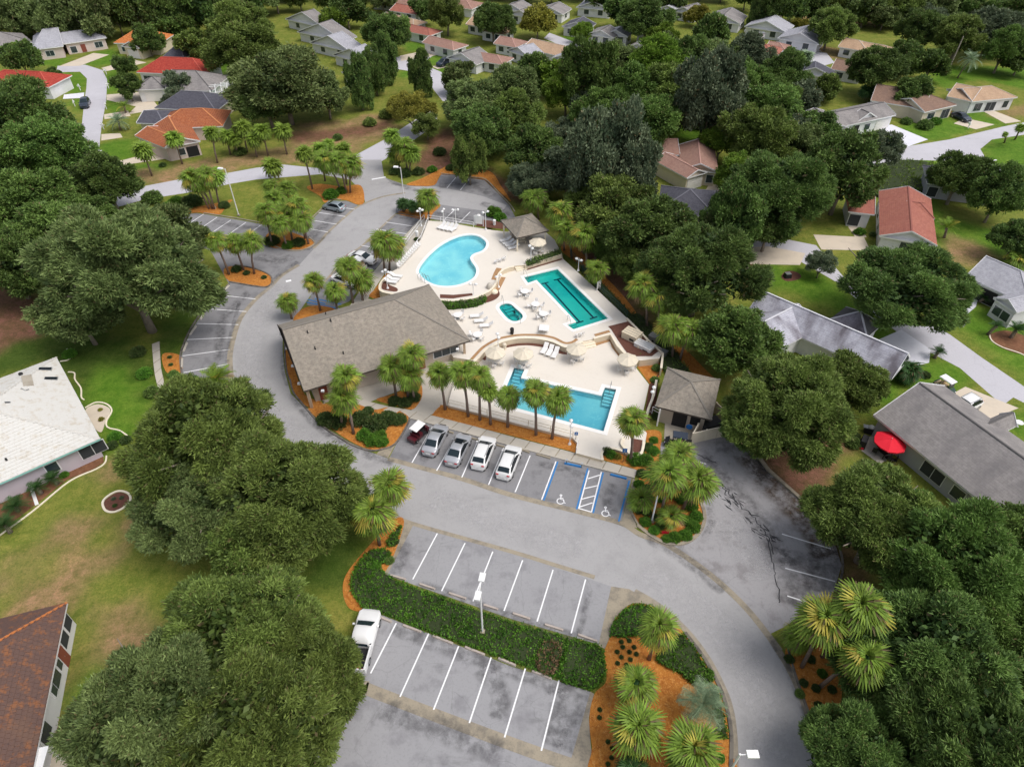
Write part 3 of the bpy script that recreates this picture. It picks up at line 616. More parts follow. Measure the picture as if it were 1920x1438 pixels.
# tar-sealed cracks on the service lot
mb = MB(); rr = random.Random(3)
for k in range(62):
    t = rr.random() ** .8; x = 1300 + 160 * t + rr.gauss(0, 5 + 5 * t); y = 872 + 150 * t + rr.gauss(0, 4)
    if x > 1470: continue
    a = G(x, y); ang = R_(-52 + rr.gauss(0, 22)); ln = .12 + rr.random() * .5; w = .03 + rr.random() * .08
    c = Vector((math.cos(ang), math.sin(ang), 0)) * ln; n = Vector((-math.sin(ang), math.cos(ang), 0)) * w
    z = Vector((0, 0, .018 + .00002 * k))
    mb.add([a - c + n * .3 + z, a - c * .2 - n + z, a + c - n * .2 + z, a + c * .4 + n + z], [(0, 1, 2, 3)])
for pts in [[(1352, 905), (1368, 925), (1385, 945), (1405, 962)], [(1405, 962), (1425, 985), (1440, 1010), (1452, 1040)], [(1440, 1010), (1450, 1060), (1458, 1100), (1462, 1130)], [(1300, 850), (1320, 858), (1345, 868)], [(1330, 880), (1352, 905), (1362, 930)]]:
    w = spline(W(pts), False, 6); w = [p + Vector((rr.gauss(0, .1), rr.gauss(0, .1), 0)) for p in w]
    me = ribbon_mesh('t', w, .10, 0.0235, 0.0235); mb.add([tuple(v.co) for v in me.vertices], [tuple(p.vertices) for p in me.polygons])
o = mb.build('tar_patches', M['tar']); o['kind'] = 'structure'
# --- mulch beds
BEDS = dict(
 fb1=[(580, 764), (607, 757), (640, 760), (670, 758), (701, 768), (731, 764), (765, 780), (762, 796), (740, 830), (716, 841), (693, 842), (662, 830), (623, 805), (583, 774)],
 fb2=[(536, 640), (545, 665), (555, 700), (572, 740), (600, 752), (604, 762), (580, 764), (562, 750), (548, 730), (538, 697)],
 fb3=[(705.5, 749), (740, 738), (785, 719), (792, 739), (784, 758), (770, 768), (740, 760)],
 fb4=[(812, 776), (824, 763), (839, 761), (950, 790), (1060, 819), (1074, 821), (1083, 831), (1079, 848), (1060, 843), (940, 812), (820, 781)],
 fb5=[(1127, 860), (1130, 843), (1145, 840), (1180, 852), (1205, 856), (1212, 830), (1210, 808), (1240, 812), (1236, 860), (1252, 880), (1285, 898), (1308, 930), (1319, 965), (1312, 992), (1290, 1014), (1255, 1018), (1225, 1005), (1197, 985), (1184, 955), (1187, 930), (1197, 900), (1197, 882)],
 rb=[(1143, 1195), (1152, 1162), (1178, 1135), (1200, 1131), (1232, 1141), (1280, 1184), (1320, 1236), (1348, 1290), (1360, 1330), (1368, 1400), (1368, 1470), (1122, 1470), (1110, 1400), (1105, 1345), (1115, 1300), (1137, 1275), (1133, 1225)],
 lb=[(742, 972), (757, 985), (722, 1072), (690, 1052), (672, 1070), (662, 1100), (680, 1142), (655, 1140), (643, 1110), (650, 1075), (690, 1025)],
 sb=[(1472, 1223), (1490, 1262), (1520, 1343), (1565, 1342), (1576, 1323), (1578, 1273), (1565, 1228), (1530, 1200), (1490, 1190)],
 nb1=[(441, 499), (477, 505), (505, 517), (509, 529), (502, 537), (484, 537), (430, 527), (420, 505)],
 nb2=[(745, 400), (770, 390), (800, 380), (826, 384), (812, 400), (803, 413), (775, 408)],
 nb3=[(309, 405), (300, 400), (320, 395), (370, 388), (420, 378), (436, 375), (425, 385), (412, 402), (385, 401), (368, 399)],
 nb4=[(575, 352), (600, 345), (640, 350), (676, 348), (683, 378), (671, 384), (650, 376), (625, 375), (608, 380), (600, 368)],
 nb5=[(762, 346), (790, 335), (825, 318), (845, 312), (915, 320), (940, 350), (958, 378), (935, 358), (908, 337), (851, 329), (827, 328), (815, 347), (785, 349)],
 nb6=[(500, 440), (530, 432), (575, 446), (588, 455), (583, 463), (562, 468), (535, 467), (505, 462)],
 bb1=[(550, 598), (560, 585), (575, 576), (600, 573), (628, 580), (600, 592), (560, 605)],
 bb2=[(692, 555), (700, 545), (712, 530), (722, 515), (730, 512), (724, 525), (712, 537), (716, 546), (742, 552), (730, 557), (706, 560)],
 ps=[(305, 664), (337, 666), (342, 690), (330, 705), (310, 695)],
 ew=[(1052, 470), (1100, 505), (1140, 545), (1175, 585), (1195, 590), (1160, 545), (1110, 495), (1070, 455)],
 ew2=[(1240, 640), (1262, 660), (1300, 700), (1340, 712), (1320, 690), (1280, 650), (1250, 625)])
for k, p in BEDS.items(): sheet('mulch_bed', p, 0.045 if k not in ('ew', 'ew2') else 0.006, 'mulch', True)
# sidewalk slabs
walk = bpy.data.objects.new('sidewalk', None); link(walk); walk['kind'] = 'structure'
def slabs(top, bot, n, z=.05, mat='walk'):
    sheet('walk_bed', top + bot[::-1], .032, 'gutter')
    tp = spline(W(top), False, 8); bt = spline(W(bot), False, 8)
    def at(path, t):
        d = [0]
        for i in range(1, len(path)): d.append(d[-1] + (path[i] - path[i - 1]).length)
        s = t * d[-1]
        for i in range(1, len(path)):
            if d[i] >= s: return path[i - 1].lerp(path[i], (s - d[i - 1]) / max(1e-6, d[i] - d[i - 1]))
        return path[-1]
    for i in range(n):
        e = .012 / n * 3
        a, b, c, d = at(bt, i / n + e), at(bt, (i + 1) / n - e), at(tp, (i + 1) / n - e), at(tp, i / n + e)
        MB().prism([a, b, c, d], 0.0, z + random.uniform(-.006, .006)).build('slab', M[mat], walk)
slabs([(681, 750), (731, 763), (770, 769), (805, 778), (880, 797), (960, 819), (1079, 850), (1196, 882)], [(668, 757), (701, 768), (731, 765 + 6), (768, 784), (805, 793), (880, 812), (959, 835), (1190, 895)], 19)
slabs([(299, 640), (302, 690), (310, 725)], [(285, 645), (290, 700), (300, 740)], 5)
sheet('entry_plaza', [(785, 719), (791, 739), (784, 758), (771, 769), (805, 779), (813, 775), (822, 764), (840, 761), (846, 735), (870, 700), (840, 650)], 0.04, 'walk')
sheet('entry_plaza', [(640, 735), (735, 698), (850, 655), (880, 660), (840, 690), (785, 719), (705, 749), (690, 755), (672, 757), (650, 757)], 0.035, 'walk')
sheet('building_apron', [(556, 700), (600, 745), (610, 757), (580, 764), (607, 756), (640, 745)], 0.02, 'concrete')
sheet('upper_walk', [(788, 410), (806, 412), (800, 440), (750, 506), (722, 512), (700, 545), (690, 560), (712, 566), (700, 600), (640, 592), (660, 568), (690, 522), (714, 494), (760, 441)], 0.03, 'walk')
# --- stop blocks
WS = []
def wheel_stop(a, b, label, mat='concrete', grp='concrete wheel stops in the parking bays'):
    pa, pb = G(*a), G(*b); d = pb - pa; ln = min(max(d.length, 1.3), 2.0)
    t = empty('wheel_stop', (pa + pb) / 2, math.atan2(d.y, d.x), label, 'wheel stop', grp)
    mb = MB(); h = ln / 2
    mb.add([(-h, -.12, .0), (h, -.12, 0), (h, .12, 0), (-h, .12, 0), (-h + .04, -.08, .17), (h - .04, -.08, .17), (h - .04, .08, .17), (-h + .04, .08, .17)],
           [(0, 3, 2, 1), (4, 5, 6, 7), (0, 1, 5, 4), (1, 2, 6, 5), (2, 3, 7, 6), (3, 0, 4, 7)])
    mb.build('block', M[mat], t).location = (0, 0, .015)
    for s in (-1, 1): MB().lathe((s * ln * .3, 0, .162), [(.025, 0), (.025, .012)], 6).build('bolt', M['grey_metal'], t)
for i, (a, b) in enumerate([((732, 1079), (761, 1087)), ((786, 1095), (816, 1105)), ((841, 1112), (874, 1123)), ((906, 1134), (934, 1143)), ((961, 1150), (994, 1161)), ((1021, 1171), (1056, 1182)), ((1083, 1190), (1120, 1203))]):
    wheel_stop(a, b, '%s wheel stop from the left above the long hedge' % ortho(i), 'stop')
for i, (a, b) in enumerate([((714, 1158), (731, 1165)), ((755, 1172), (790, 1185)), ((811, 1192), (849, 1207)), ((871, 1213), (909, 1228)), ((934, 1234), (967, 1248)), ((997, 1258), (1035, 1273))]):
    wheel_stop(a, b, '%s wheel stop from the left below the long hedge' % ortho(i), 'stop')
for i, (a, b) in enumerate([((834, 808), (848, 812)), ((880, 821), (894, 825)), ((929, 834), (943, 838)), ((976, 843), (990, 848)), ((1005, 852), (1032, 860))]):
    wheel_stop(a, b, '%s wheel stop from the left before the parked cars' % ortho(i), 'gutter')
wheel_stop((1058, 869), (1090, 876), 'blue painted wheel stop of the left accessible bay', 'blue_line', 'blue wheel stops of the accessible bays')
wheel_stop((1144, 890), (1175, 898), 'blue painted wheel stop of the right accessible bay', 'blue_line', 'blue wheel stops of the accessible bays')
for i, (a, b) in enumerate([((418, 547), (430, 536)), ((396, 572), (408, 559)), ((376, 600), (383, 588)), ((356, 629), (368, 612)), ((344, 660), (351, 643)), ((341, 690), (342, 673))]):
    wheel_stop(a, b, '%s wheel stop from the top along the curved bays left' % ortho(i), 'walk')

# dirt and wear on the paving
for p, w, m in [([(548, 735), (570, 768), (604, 803), (645, 830), (700, 856), (740, 868)], 1.6, 'stain'), ([(534, 660), (532, 690), (542, 725)], 1.0, 'stain'), ([(760, 1015), (752, 1050), (742, 1078)], 1.6, 'stain'), ([(785, 1095), (850, 1118), (940, 1150), (1030, 1180), (1110, 1205)], 1.3, 'stain'),
    ([(1105, 1100), (1098, 1140), (1085, 1190)], .8, 'stain'), ([(730, 1175), (830, 1212), (950, 1255), (1080, 1300)], 1.6, 'stain'), ([(1095, 1300), (1080, 1350), (1060, 1410)], 1.6, 'stain'), ([(1040, 1290), (1050, 1340), (1030, 1400)], 2.0, 'stain'), ([(900, 1250), (940, 1300), (930, 1350)], 2.0, 'stain'), ([(700, 1330), (820, 1365), (960, 1420)], 2.4, 'stain'),
    ([(1210, 1005), (1260, 1030), (1320, 1075), (1360, 1110)], 1.8, 'stain'), ([(1320, 1010), (1335, 975), (1325, 930)], 1.0, 'stain'), ([(1310, 855), (1370, 915), (1430, 985), (1470, 1070)], 3.2, 'stain'), ([(1400, 850), (1460, 920), (1520, 985), (1555, 1050)], 4.0, 'rust_stain'), ([(1340, 835), (1400, 850), (1440, 900)], 3.0, 'stain'), ([(1490, 1030), (1500, 1080), (1480, 1140)], 4.0, 'stain'), ([(1540, 1020), (1550, 1060), (1530, 1110)], 3.5, 'stain'), ([(1445, 1190), (1480, 1260), (1510, 1330), (1530, 1400)], 1.0, 'stain'),
    ([(1350, 970), (1400, 1030), (1430, 1090)], 4.0, 'pale_stain'), ([(800, 930), (950, 985), (1100, 1030)], 4.0, 'pale_stain'), ([(1200, 1060), (1350, 1180), (1430, 1330), (1450, 1430)], 5.0, 'pale_stain'), ([(530, 530), (480, 620), (475, 720), (530, 800), (620, 860)], 4.0, 'pale_stain'), ([(1150, 905), (1140, 940), (1150, 965)], 1.6, 'stain'), ([(1010, 870), (1060, 880), (1100, 895)], 1.2, 'stain'), ([(780, 830), (800, 850), (790, 866)], 1.2, 'stain'), ([(900, 870), (930, 880), (940, 900)], 1.4, 'stain'),
    ([(735, 405), (780, 414), (760, 435)], 1.6, 'stain'), ([(720, 480), (700, 505), (680, 530)], 1.4, 'stain'), ([(640, 390), (600, 430), (570, 455)], 2.2, 'stain'), ([(560, 490), (530, 510), (505, 535)], 1.2, 'stain'), ([(480, 480), (520, 490), (550, 480)], 2.5, 'stain'), ([(400, 415), (450, 425), (500, 430)], 1.6, 'stain'), ([(820, 350), (880, 345), (930, 370)], 2.6, 'stain'), ([(810, 400), (860, 408), (900, 415)], 2.2, 'stain'), ([(900, 380), (940, 395), (955, 405)], 2.2, 'stain'), ([(470, 545), (420, 600), (410, 680)], 1.8, 'stain'), ([(730, 340), (770, 355), (830, 362)], 1.6, 'stain'), ([(450, 565), (430, 640), (425, 700)], .7, 'stain'), ([(575, 470), (600, 452), (620, 435)], .9, 'stain')]: stain(p, w, m)
# ================================================================== POOL TERRACES
ZL, ZM, ZU = 0.40, 1.05, 1.60
C2 = [(890, 676), (897, 670), (910, 656), (930, 645), (945, 639), (967, 634), (995, 633), (1020, 636), (1039, 641), (1060, 650), (1075, 648), (1092, 640)]
UP = [(800, 575), (742, 551), (716, 545), (711, 536), (718, 524), (737, 508), (747, 503), (790, 448), (797, 430), (803, 414), (825, 415), (850, 419), (888, 426), (925, 432), (951, 435), (1000, 415), (1040, 450), (1053, 476), (984, 497), (963, 499), (940, 508), (934, 525), (922, 540), (910, 548), (888, 558), (850, 562), (825, 561)]
MID = [(800, 590), (800, 565), (850, 562), (888, 556), (910, 545), (922, 538), (934, 523), (940, 506), (963, 497), (984, 495), (1053, 474), (1056, 486), (1116, 540), (1175, 596), (1214, 636), (1245, 656), (1236, 672), (1200, 676), (1176, 668), (1158, 648), (1145, 628), (1113, 636)] + C2[::-1] + [(850, 670)]
LOW = [(850, 720), (839, 760), (950, 789), (1060, 818), (1074, 821), (1083, 831), (1080, 849), (1127, 862), (1132, 843), (1152, 839), (1180, 850), (1205, 853), (1213, 812), (1200, 795), (1208, 762), (1217, 721), (1191, 688), (1164, 662), (1158, 646), (1145, 626), (1113, 634)] + [(x, y - 2) for x, y in C2[::-1]] + [(862, 700)]
kid_px = [(785, 510), (787.6, 501), (795, 490), (807.6, 476), (825, 461), (844, 450), (862.7, 443), (879, 440.5), (894, 442), (905, 447.6), (911.5, 455), (910, 464), (902.7, 471), (889, 476), (882, 482.6), (884, 490), (891.5, 501), (893, 510), (887.7, 521), (872.7, 530), (850, 536), (825, 536), (806, 530), (792.6, 521)]
kidney = spline(W(kid_px, ZU), True, 4)
A, B, C_, D, E_, F, Gg, H = W([(982, 519.5), (1045, 504), (1141, 597.5), (1075, 618), (1063, 609), (1080, 603.5), (1006, 525.5), (990, 531)], ZM)
lap = [A, B, C_, D, E_, F, Gg, H]
lowp = W([(964, 688.5), (984, 692), (977, 708.5), (1127.6, 741.5), (1134, 726), (1156, 730), (1132, 809), (936, 757)], ZL)
spa = spline(W([(936, 577), (940, 571), (950, 568.5), (959, 571), (967, 578), (979, 589), (980, 595.5), (974, 601), (964, 602.6), (954, 599), (943, 588)], ZM), True, 4)
def offset(loop, d):
    n = len(loop); out = []
    ar = sum(loop[i].x * loop[(i + 1) % n].y - loop[(i + 1) % n].x * loop[i].y for i in range(n))
    s = 1 if ar > 0 else -1
    for i in range(n):
        p, a, b = loop[i], loop[i - 1], loop[(i + 1) % n]
        d1 = (p - a).xy.normalized(); d2 = (b - p).xy.normalized()
        n1 = Vector((d1.y, -d1.x)); n2 = Vector((d2.y, -d2.x)); m = (n1 + n2)
        m = m.normalized() if m.length > 1e-4 else n1
        k = d * s / max(.45, m.dot(n1))
        out.append(Vector((p.x + m.x * k, p.y + m.y * k, p.z)))
    return out
def terrace(name, px, z, holes, zb=-0.3):
    w = W(px, z)
    mb = MB(); me = fill_mesh('t', [w] + [offset(h, .02) for h in holes], z)
    mb.add([tuple(v.co) for v in me.vertices], [tuple(p.vertices) for p in me.polygons]); bpy.data.meshes.remove(me)
    o = mb.build(name, M['deck']); o['kind'] = 'structure'
    n = len(w); ar = sum(w[i].x * w[(i + 1) % n].y - w[(i + 1) % n].x * w[i].y for i in range(n))
    sk = MB(); vs = [(p.x, p.y, zb) for p in w] + [(p.x, p.y, z - .002) for p in w]
    sk.add(vs, [((i, (i + 1) % n, (i + 1) % n + n, i + n) if ar > 0 else ((i + 1) % n, i, i + n, (i + 1) % n + n)) for i in range(n)])
    s = sk.build('retaining_wall', M['deck_wall'], o)
    return o
terrace('upper_pool_deck', UP, ZU, [kidney])
terrace('middle_pool_deck', MID, ZM, [lap, spa])
terrace('lower_pool_deck', LOW, ZL, [lowp])
def pool(label, loop, z, water, deep=.8, cope=.35, cat='swimming pool', floor='pool_blue'):
    c = sum(loop, Vector()) / len(loop); c.z = z
    t = empty('swimming_pool', (0, 0, 0), 0, label, cat)
    inn = offset(loop, -.02)
    n = len(loop); out = offset(loop, cope)
    mb = MB(); vs = [(p.x, p.y, z + .03) for p in inn] + [(p.x, p.y, z + .03) for p in out] + [(p.x, p.y, z - .25) for p in inn] + [(p.x, p.y, z + .0) for p in out]
    fs = []
    for i in range(n):
        j = (i + 1) % n
        fs += [(i, j, j + n, i + n), (i, i + 2 * n, j + 2 * n, j), (i + n, j + n, j + 3 * n, i + 3 * n)]
    mb.add(vs, fs); mb.build('coping', M['coping'], t)
    mb = MB(); inn2 = offset(loop, -.012)
    vs = [(p.x, p.y, z - .0) for p in inn2] + [(p.x, p.y, z - .30) for p in inn2] + [(p.x, p.y, z - deep) for p in inn2]
    mb.add(vs, [(i, (i + 1) % n, (i + 1) % n + n, i + n) for i in range(n)]); mb.build('tile_band', M['pool_tile'], t)
    b = MB(); b.add(vs, [(i + n, (i + 1) % n + n, (i + 1) % n + 2 * n, i + 2 * n) for i in range(n)])
    me = fill_mesh('t', [inn2], z - deep); b.add([tuple(v.co) for v in me.vertices], [tuple(p.vertices) for p in me.polygons])
    b.build('basin', M[floor], t)
    w = mesh_obj('water', fill_mesh('water', [offset(loop, -.025)], z - .12), t, M[water])
    return t
p1 = pool('kidney shaped turquoise swimming pool with white coping on the upper terrace', kidney, ZU, 'water1', cope=.42)
p2 = pool('rectangular green-blue lap pool with two dark lane lines', lap, ZM, 'water2', cope=.45)
p3 = pool('large rectangular pool with two stepped corner entries behind the palm row', lowp, ZL, 'water3', cope=.5)
p4 = pool('small oval spa pool with inner bench between the three big pools', spa, ZM, 'water2', deep=.75, cope=.5, cat='spa pool')
def lane(a, b, z=ZM - .79):
    pa, pb = G(*a, z), G(*b, z)
    d = (pb - pa).normalized(); n = Vector((-d.y, d.x, 0)) * .6
    mb = MB(); 
    for u, v, w in ((pa, pb, .28), (pa - n, pa + n, .28), (pb - n, pb + n, .28)):
        q = (v - u).normalized(); m = Vector((-q.y, q.x, 0)) * w / 2
        k = len(mb.v) * .0005
        mb.add([u - m + Vector((0, 0, k)), v - m + Vector((0, 0, k)), v + m + Vector((0, 0, k)), u + m + Vector((0, 0, k))], [(0, 1, 2, 3)])
    mb.build('lane_line', M['pool_tile'], p2)
lane((1045, 524), (1113, 596)); lane((1022, 531), (1087, 604))
def steps(pool_, a, b, c, n, z, rail=False):
    """a-b: nook back edge, c: matching point where the steps end"""
    pa, pb, pc = G(*a, z), G(*b, z), G(*c, z); d = (pc - pa)
    for i in range(n):
        u0, u1 = i / n, (i + 1) / n; zz = z - .17 - .09 * i
        q = [pa + d * u0, pb + d * u0, pb + d * u1, pa + d * u1]
        mb = MB(); mb.add([(p.x, p.y, zz) for p in q] + [(p.x, p.y, zz - .25) for p in q], [(0, 1, 2, 3), (2, 6, 7, 3), (1, 5, 6, 2), (3, 7, 4, 0)])
        mb.build('step', M['pool_blue'], pool_)
        e = (pb - pa).normalized(); r = MB()
        r.bar(q[3] + Vector((0, 0, 0)) + Vector((0, 0, zz - z + .005)), q[2] + Vector((0, 0, zz - z + .005)), .06, .012); r.build('step_edge', M['pool_tile'], pool_)
steps(p3, (966, 691), (981, 694), (955, 722), 6, ZL); steps(p3, (1135, 729), (1153, 733), (1128, 754), 5, ZL)
steps(p2, (992, 530), (1004, 527), (984, 521), 3, ZM); steps(p2, (1066, 608), (1078, 604), (1077, 615), 3, ZM)
steps(p4, (942, 576), (958, 571), (952, 588), 3, ZM)
# benches inside the spa
ib = offset(spa, -.55); n = len(spa); i2 = offset(spa, -.03); mb = MB()
mb.add([(p.x, p.y, ZM - .35) for p in i2] + [(p.x, p.y, ZM - .35) for p in ib] + [(p.x, p.y, ZM - .8) for p in ib], [f for i in range(n) for f in (((i, (i + 1) % n, (i + 1) % n + n, i + n)), ((i + n, (i + 1) % n + n, (i + 1) % n + 2 * n, i + 2 * n)))])
mb.build('bench', M['pool_blue'], p4)
me = ribbon_mesh('bench_edge', [Vector((p.x, p.y, 0)) for p in ib], .07, ZM - .345, ZM - .345, True); mesh_obj('bench_edge', me, p4, M['pool_tile'])
def handrail(pool_, a, b, z, n=2):
    pa, pb = G(*a, z), G(*b, z)
    for s in range(n):
        off = Vector((-(pb - pa).y, (pb - pa).x, 0)).normalized() * (.5 * s)
        q0, q1 = pa + off, pb + off
        pts = [q0, q0 + Vector((0, 0, .75)), (q0 * .7 + q1 * .3) + Vector((0, 0, .9)), (q0 * .3 + q1 * .7) + Vector((0, 0, .75)), q1 + Vector((0, 0, -.3))]
        MB().tube(spline(pts, False, 4), .03, 6).build('handrail', M['grey_metal'], pool_)
handrail(p1, (789, 526), (799, 519), ZU); handrail(p1, (797, 531), (806, 523), ZU); handrail(p2, (982, 514), (990, 524), ZM, 1); handrail(p2, (1064, 600), (1071, 611), ZM, 1)
handrail(p3, (974, 685), (971, 698), ZL, 1); handrail(p3, (1146, 723), (1142, 738), ZL, 1); handrail(p4, (941, 562), (945, 574), ZM, 1); handrail(p4, (976, 607), (972, 596), ZM, 1)
# --- deck trims: planter strips, wall caps
def cap_wall(px, z0, z1, w=.25, label='', closed=False, curve=True, name='low_wall'):
    pts = W(px, z1)
    if curve: pts = spline(pts, closed, 5)
    t = empty(name, (0, 0, 0), 0, label, 'wall')
    mesh_obj('wall_body', ribbon_mesh('wall_body', pts, w, z0, z1 - .06, closed), t, M['deck_wall'])
    mesh_obj('cap', ribbon_mesh('cap', pts, w + .08, z1 - .058, z1, closed), t, M['cap'])
    return t
cap_wall([(862, 720), (878, 692)] + C2, .2, ZM + .22, .24, 'long curved cream wall between the middle and the lower terrace')
ribbon('planter_strip', [(884, 674), (894, 663), (907.6, 650), (932, 636.5), (957, 630.5), (981, 628), (1014, 629), (1039, 634), (1058, 643), (1072, 642), (1082, 636)], .42, ZM + .012, ZM + .012, 'strip', zp=ZM)
ribbon('lower_planter', [(905, 674), (925, 658), (945, 650), (975, 645), (1000, 645.5), (1030, 651), (1050, 660), (1068, 662)], .7, ZL + .012, ZL + .012, 'dark_mulch', zp=ZL)
cap_wall([(1113, 634), (1145, 626), (1158, 647), (1176, 667)], .2, ZM + .22, .24, 'angled cream wall right of the stairs by the pump boxes', curve=False)
ribbon('lower_planter', [(1116, 645), (1144, 637), (1152, 650), (1166, 668)], .8, ZL + .014, ZL + .014, 'strip', zp=ZL, curve=False)
ribbon('planter_strip', [(1115, 629), (1143, 621)], .5, ZM + .012, ZM + .012, 'strip', zp=ZM, curve=False)
cap_wall([(742, 552), (716, 546), (711.5, 536), (718, 524), (724, 520)], .0, ZU + .25, .2, 'white curved wall at the upper terrace corner above the clubhouse roof')
cap_wall([(822, 562), (850, 563), (888, 558), (910, 549), (922, 541), (931, 528), (934, 516), (940, 508), (952, 502), (964, 499)], .5, ZU + .2, .22, 'serpentine cream wall between the kidney pool and the spa terrace')
cap_wall([(984, 497), (1053, 476)], .5, ZU + .2, .24, 'straight cream wall below the hedge beside the lap pool', curve=False)
ribbon('lower_planter', [(986, 505), (1053, 485)], .7, ZM + .012, ZM + .012, 'dark_mulch', zp=ZM, curve=False)
ribbon('planter_strip', [(944, 520), (938, 532), (930, 545), (915, 556)], .7, ZM + .012, ZM + .012, 'strip', zp=ZM)
ribbon('planter_strip', [(926, 525), (931, 512), (936, 503)], .8, ZU + .012, ZU + .012, 'strip', zp=ZU)
sheet('lower_planter', [(905, 559), (930, 544), (937, 552), (928, 562), (908, 568)], ZM + .012, 'dark_mulch', True)
sheet('upper_planter', [(825, 552), (850, 553), (885, 550), (886, 554), (850, 560), (825, 559)], ZU + .012, 'dark_mulch')
sheet('upper_planter', [(718, 543), (716, 534), (722, 527), (730, 534), (745, 541), (742, 547)], ZU + .012, 'dark_mulch', True)
sheet('upper_planter', [(892, 424), (940, 430), (965, 425), (930, 415), (900, 412)], ZU + .012, 'dark_mulch')
sheet('middle_planter', [(1140, 612), (1180, 602), (1212, 636), (1240, 655), (1222, 668), (1180, 668), (1160, 640), (1146, 618)], ZM + .014, 'dark_mulch')
sheet('pine_straw', [(1195, 688), (1240, 665), (1245, 690), (1228, 720), (1217, 719)], .02, 'mulch')
sheet('dark_bed', [(1217, 722), (1235, 700), (1230, 760), (1215, 800), (1207, 790)], .03, 'dark_mulch')
cap_wall([(1175, 596), (1214, 636), (1243, 662), (1240, 690)], .0, ZM + .25, .2, 'white topped wall around the pump boxes on the right', curve=False)
cap_wall([(1196, 650), (1216, 637)], .5, ZM + .3, .2, 'short cross wall between the two pump boxes', curve=False)
cap_wall([(1231, 712), (1226, 740), (1215, 768), (1212, 782)], .0, .9, .2, 'slim white wall beside the small shed roof', curve=False)
cap_wall([(1130, 862), (1128, 850), (1134, 842), (1150, 840), (1170, 846), (1183, 852)], .0, ZL + .05, .2, 'low white wall beside the gate ramp')
cap_wall([(1170, 820), (1166, 832), (1182, 850), (1192, 856), (1203, 848), (1208, 828)], .0, ZL + .3, .2, 'U shaped white planter wall round a single palm')
sheet('planter_soil', [(1188, 822), (1186, 846), (1194, 851), (1201, 845), (1205, 825)], ZL + .01, 'dark_mulch')
# terrace stairs
def stairs(a, b, dpx, z0, z1, n, label):
    pa, pb = G(*a, z1), G(*b, z1); e = (pb - pa); nrm = Vector((e.y, -e.x, 0)).normalized()
    if nrm.y > 0: nrm = -nrm
    t = empty('steps', Vector(((pa.x + pb.x) / 2, (pa.y + pb.y) / 2, 0)), math.atan2(e.y, e.x), label, 'steps')
    L = e.length; sgn = 1 if (Vector((-e.y, e.x, 0)).normalized().dot(nrm) > 0) else -1
    for i in range(n):
        h = z1 - (z1 - z0) * (i + 1) / (n + 1)
        MB().box((0, sgn * (.02 + .36 * i + .18), (h) / 2 + .05), (L, .355, h - .1)).build('step', M['cap'], t)
stairs((1090, 639), (1113, 634), 0, ZL, ZM, 3, 'cream steps from the middle to the lower terrace')
stairs((964, 497), (984, 493), 0, ZM, ZU, 3, 'cream steps from the upper terrace to the lap pool')
# railings and fences
def railing(px, z, h, label, mat='white', step=2.4, rails=(.95, .5), pick=0, cat='railing', bar=.05, group=None):
    pts = W(px, z); t = empty('railing', pts[0], 0, label, cat, group)
    o = pts[0]; L = 0
    for i in range(len(pts) - 1):
        a, b = pts[i] - o, pts[i + 1] - o; d = (b - a)
        for r in rails: MB().bar(a + Vector((0, 0, h * r)), b + Vector((0, 0, h * r)), bar).build('rail', M[mat], t)
        n = max(1, round(d.length / step))
        for k in range(n + (1 if i == len(pts) - 2 else 0)):
            p = a + d * (k / n); MB().box((p.x, p.y, h / 2), (bar * 1.6, bar * 1.6, h)).build('post', M[mat], t)
        if pick:
            mb = MB(); m = int(d.length / pick)
            for k in range(m):
                p = a + d * (k / m); mb.box((p.x, p.y, h * .5), (.02, .02, h * .85))
            q = mb.build('pickets', M[mat], t); q['kind'] = 'stuff'
    return t
railing([(842, 760), (950, 788), (1074, 820)], ZL, .95, 'thin pale railing along the deck edge above the palm row', 'cap', 2.8, (1, .55))
railing([(741, 487), (768, 449), (796, 412)], .2, .9, 'white railing along the ramp left of the upper terrace', 'white', 3.0, (1, .3), bar=.07)
railing([(747, 503), (790, 448), (797, 430), (803, 413)], ZU, .6, 'white rail behind the row of chairs on the upper terrace', 'white', 3, (1,), bar=.07)
railing([(803, 413), (850, 419), (888, 426)], ZU, .9, 'white rail behind the four loungers at the top of the upper terrace', 'white', 2.5, (1, .5))
railing([(1070, 480), (1116, 538), (1175, 596)], .9, 1.1, 'dark green metal fence along the right side of the lap pool', 'dark_green', 2.2, (1, .55), .35, 'fence')
railing([(1083, 835), (1080, 850)], .3, 1.0, 'short white gate rail left of the entrance ramp', 'white', 1.5)
railing([(1222, 775), (1247, 789)], .3, 1.1, 'white handrail between the planter wall and the shed', 'white', 2.5, (1, .6))
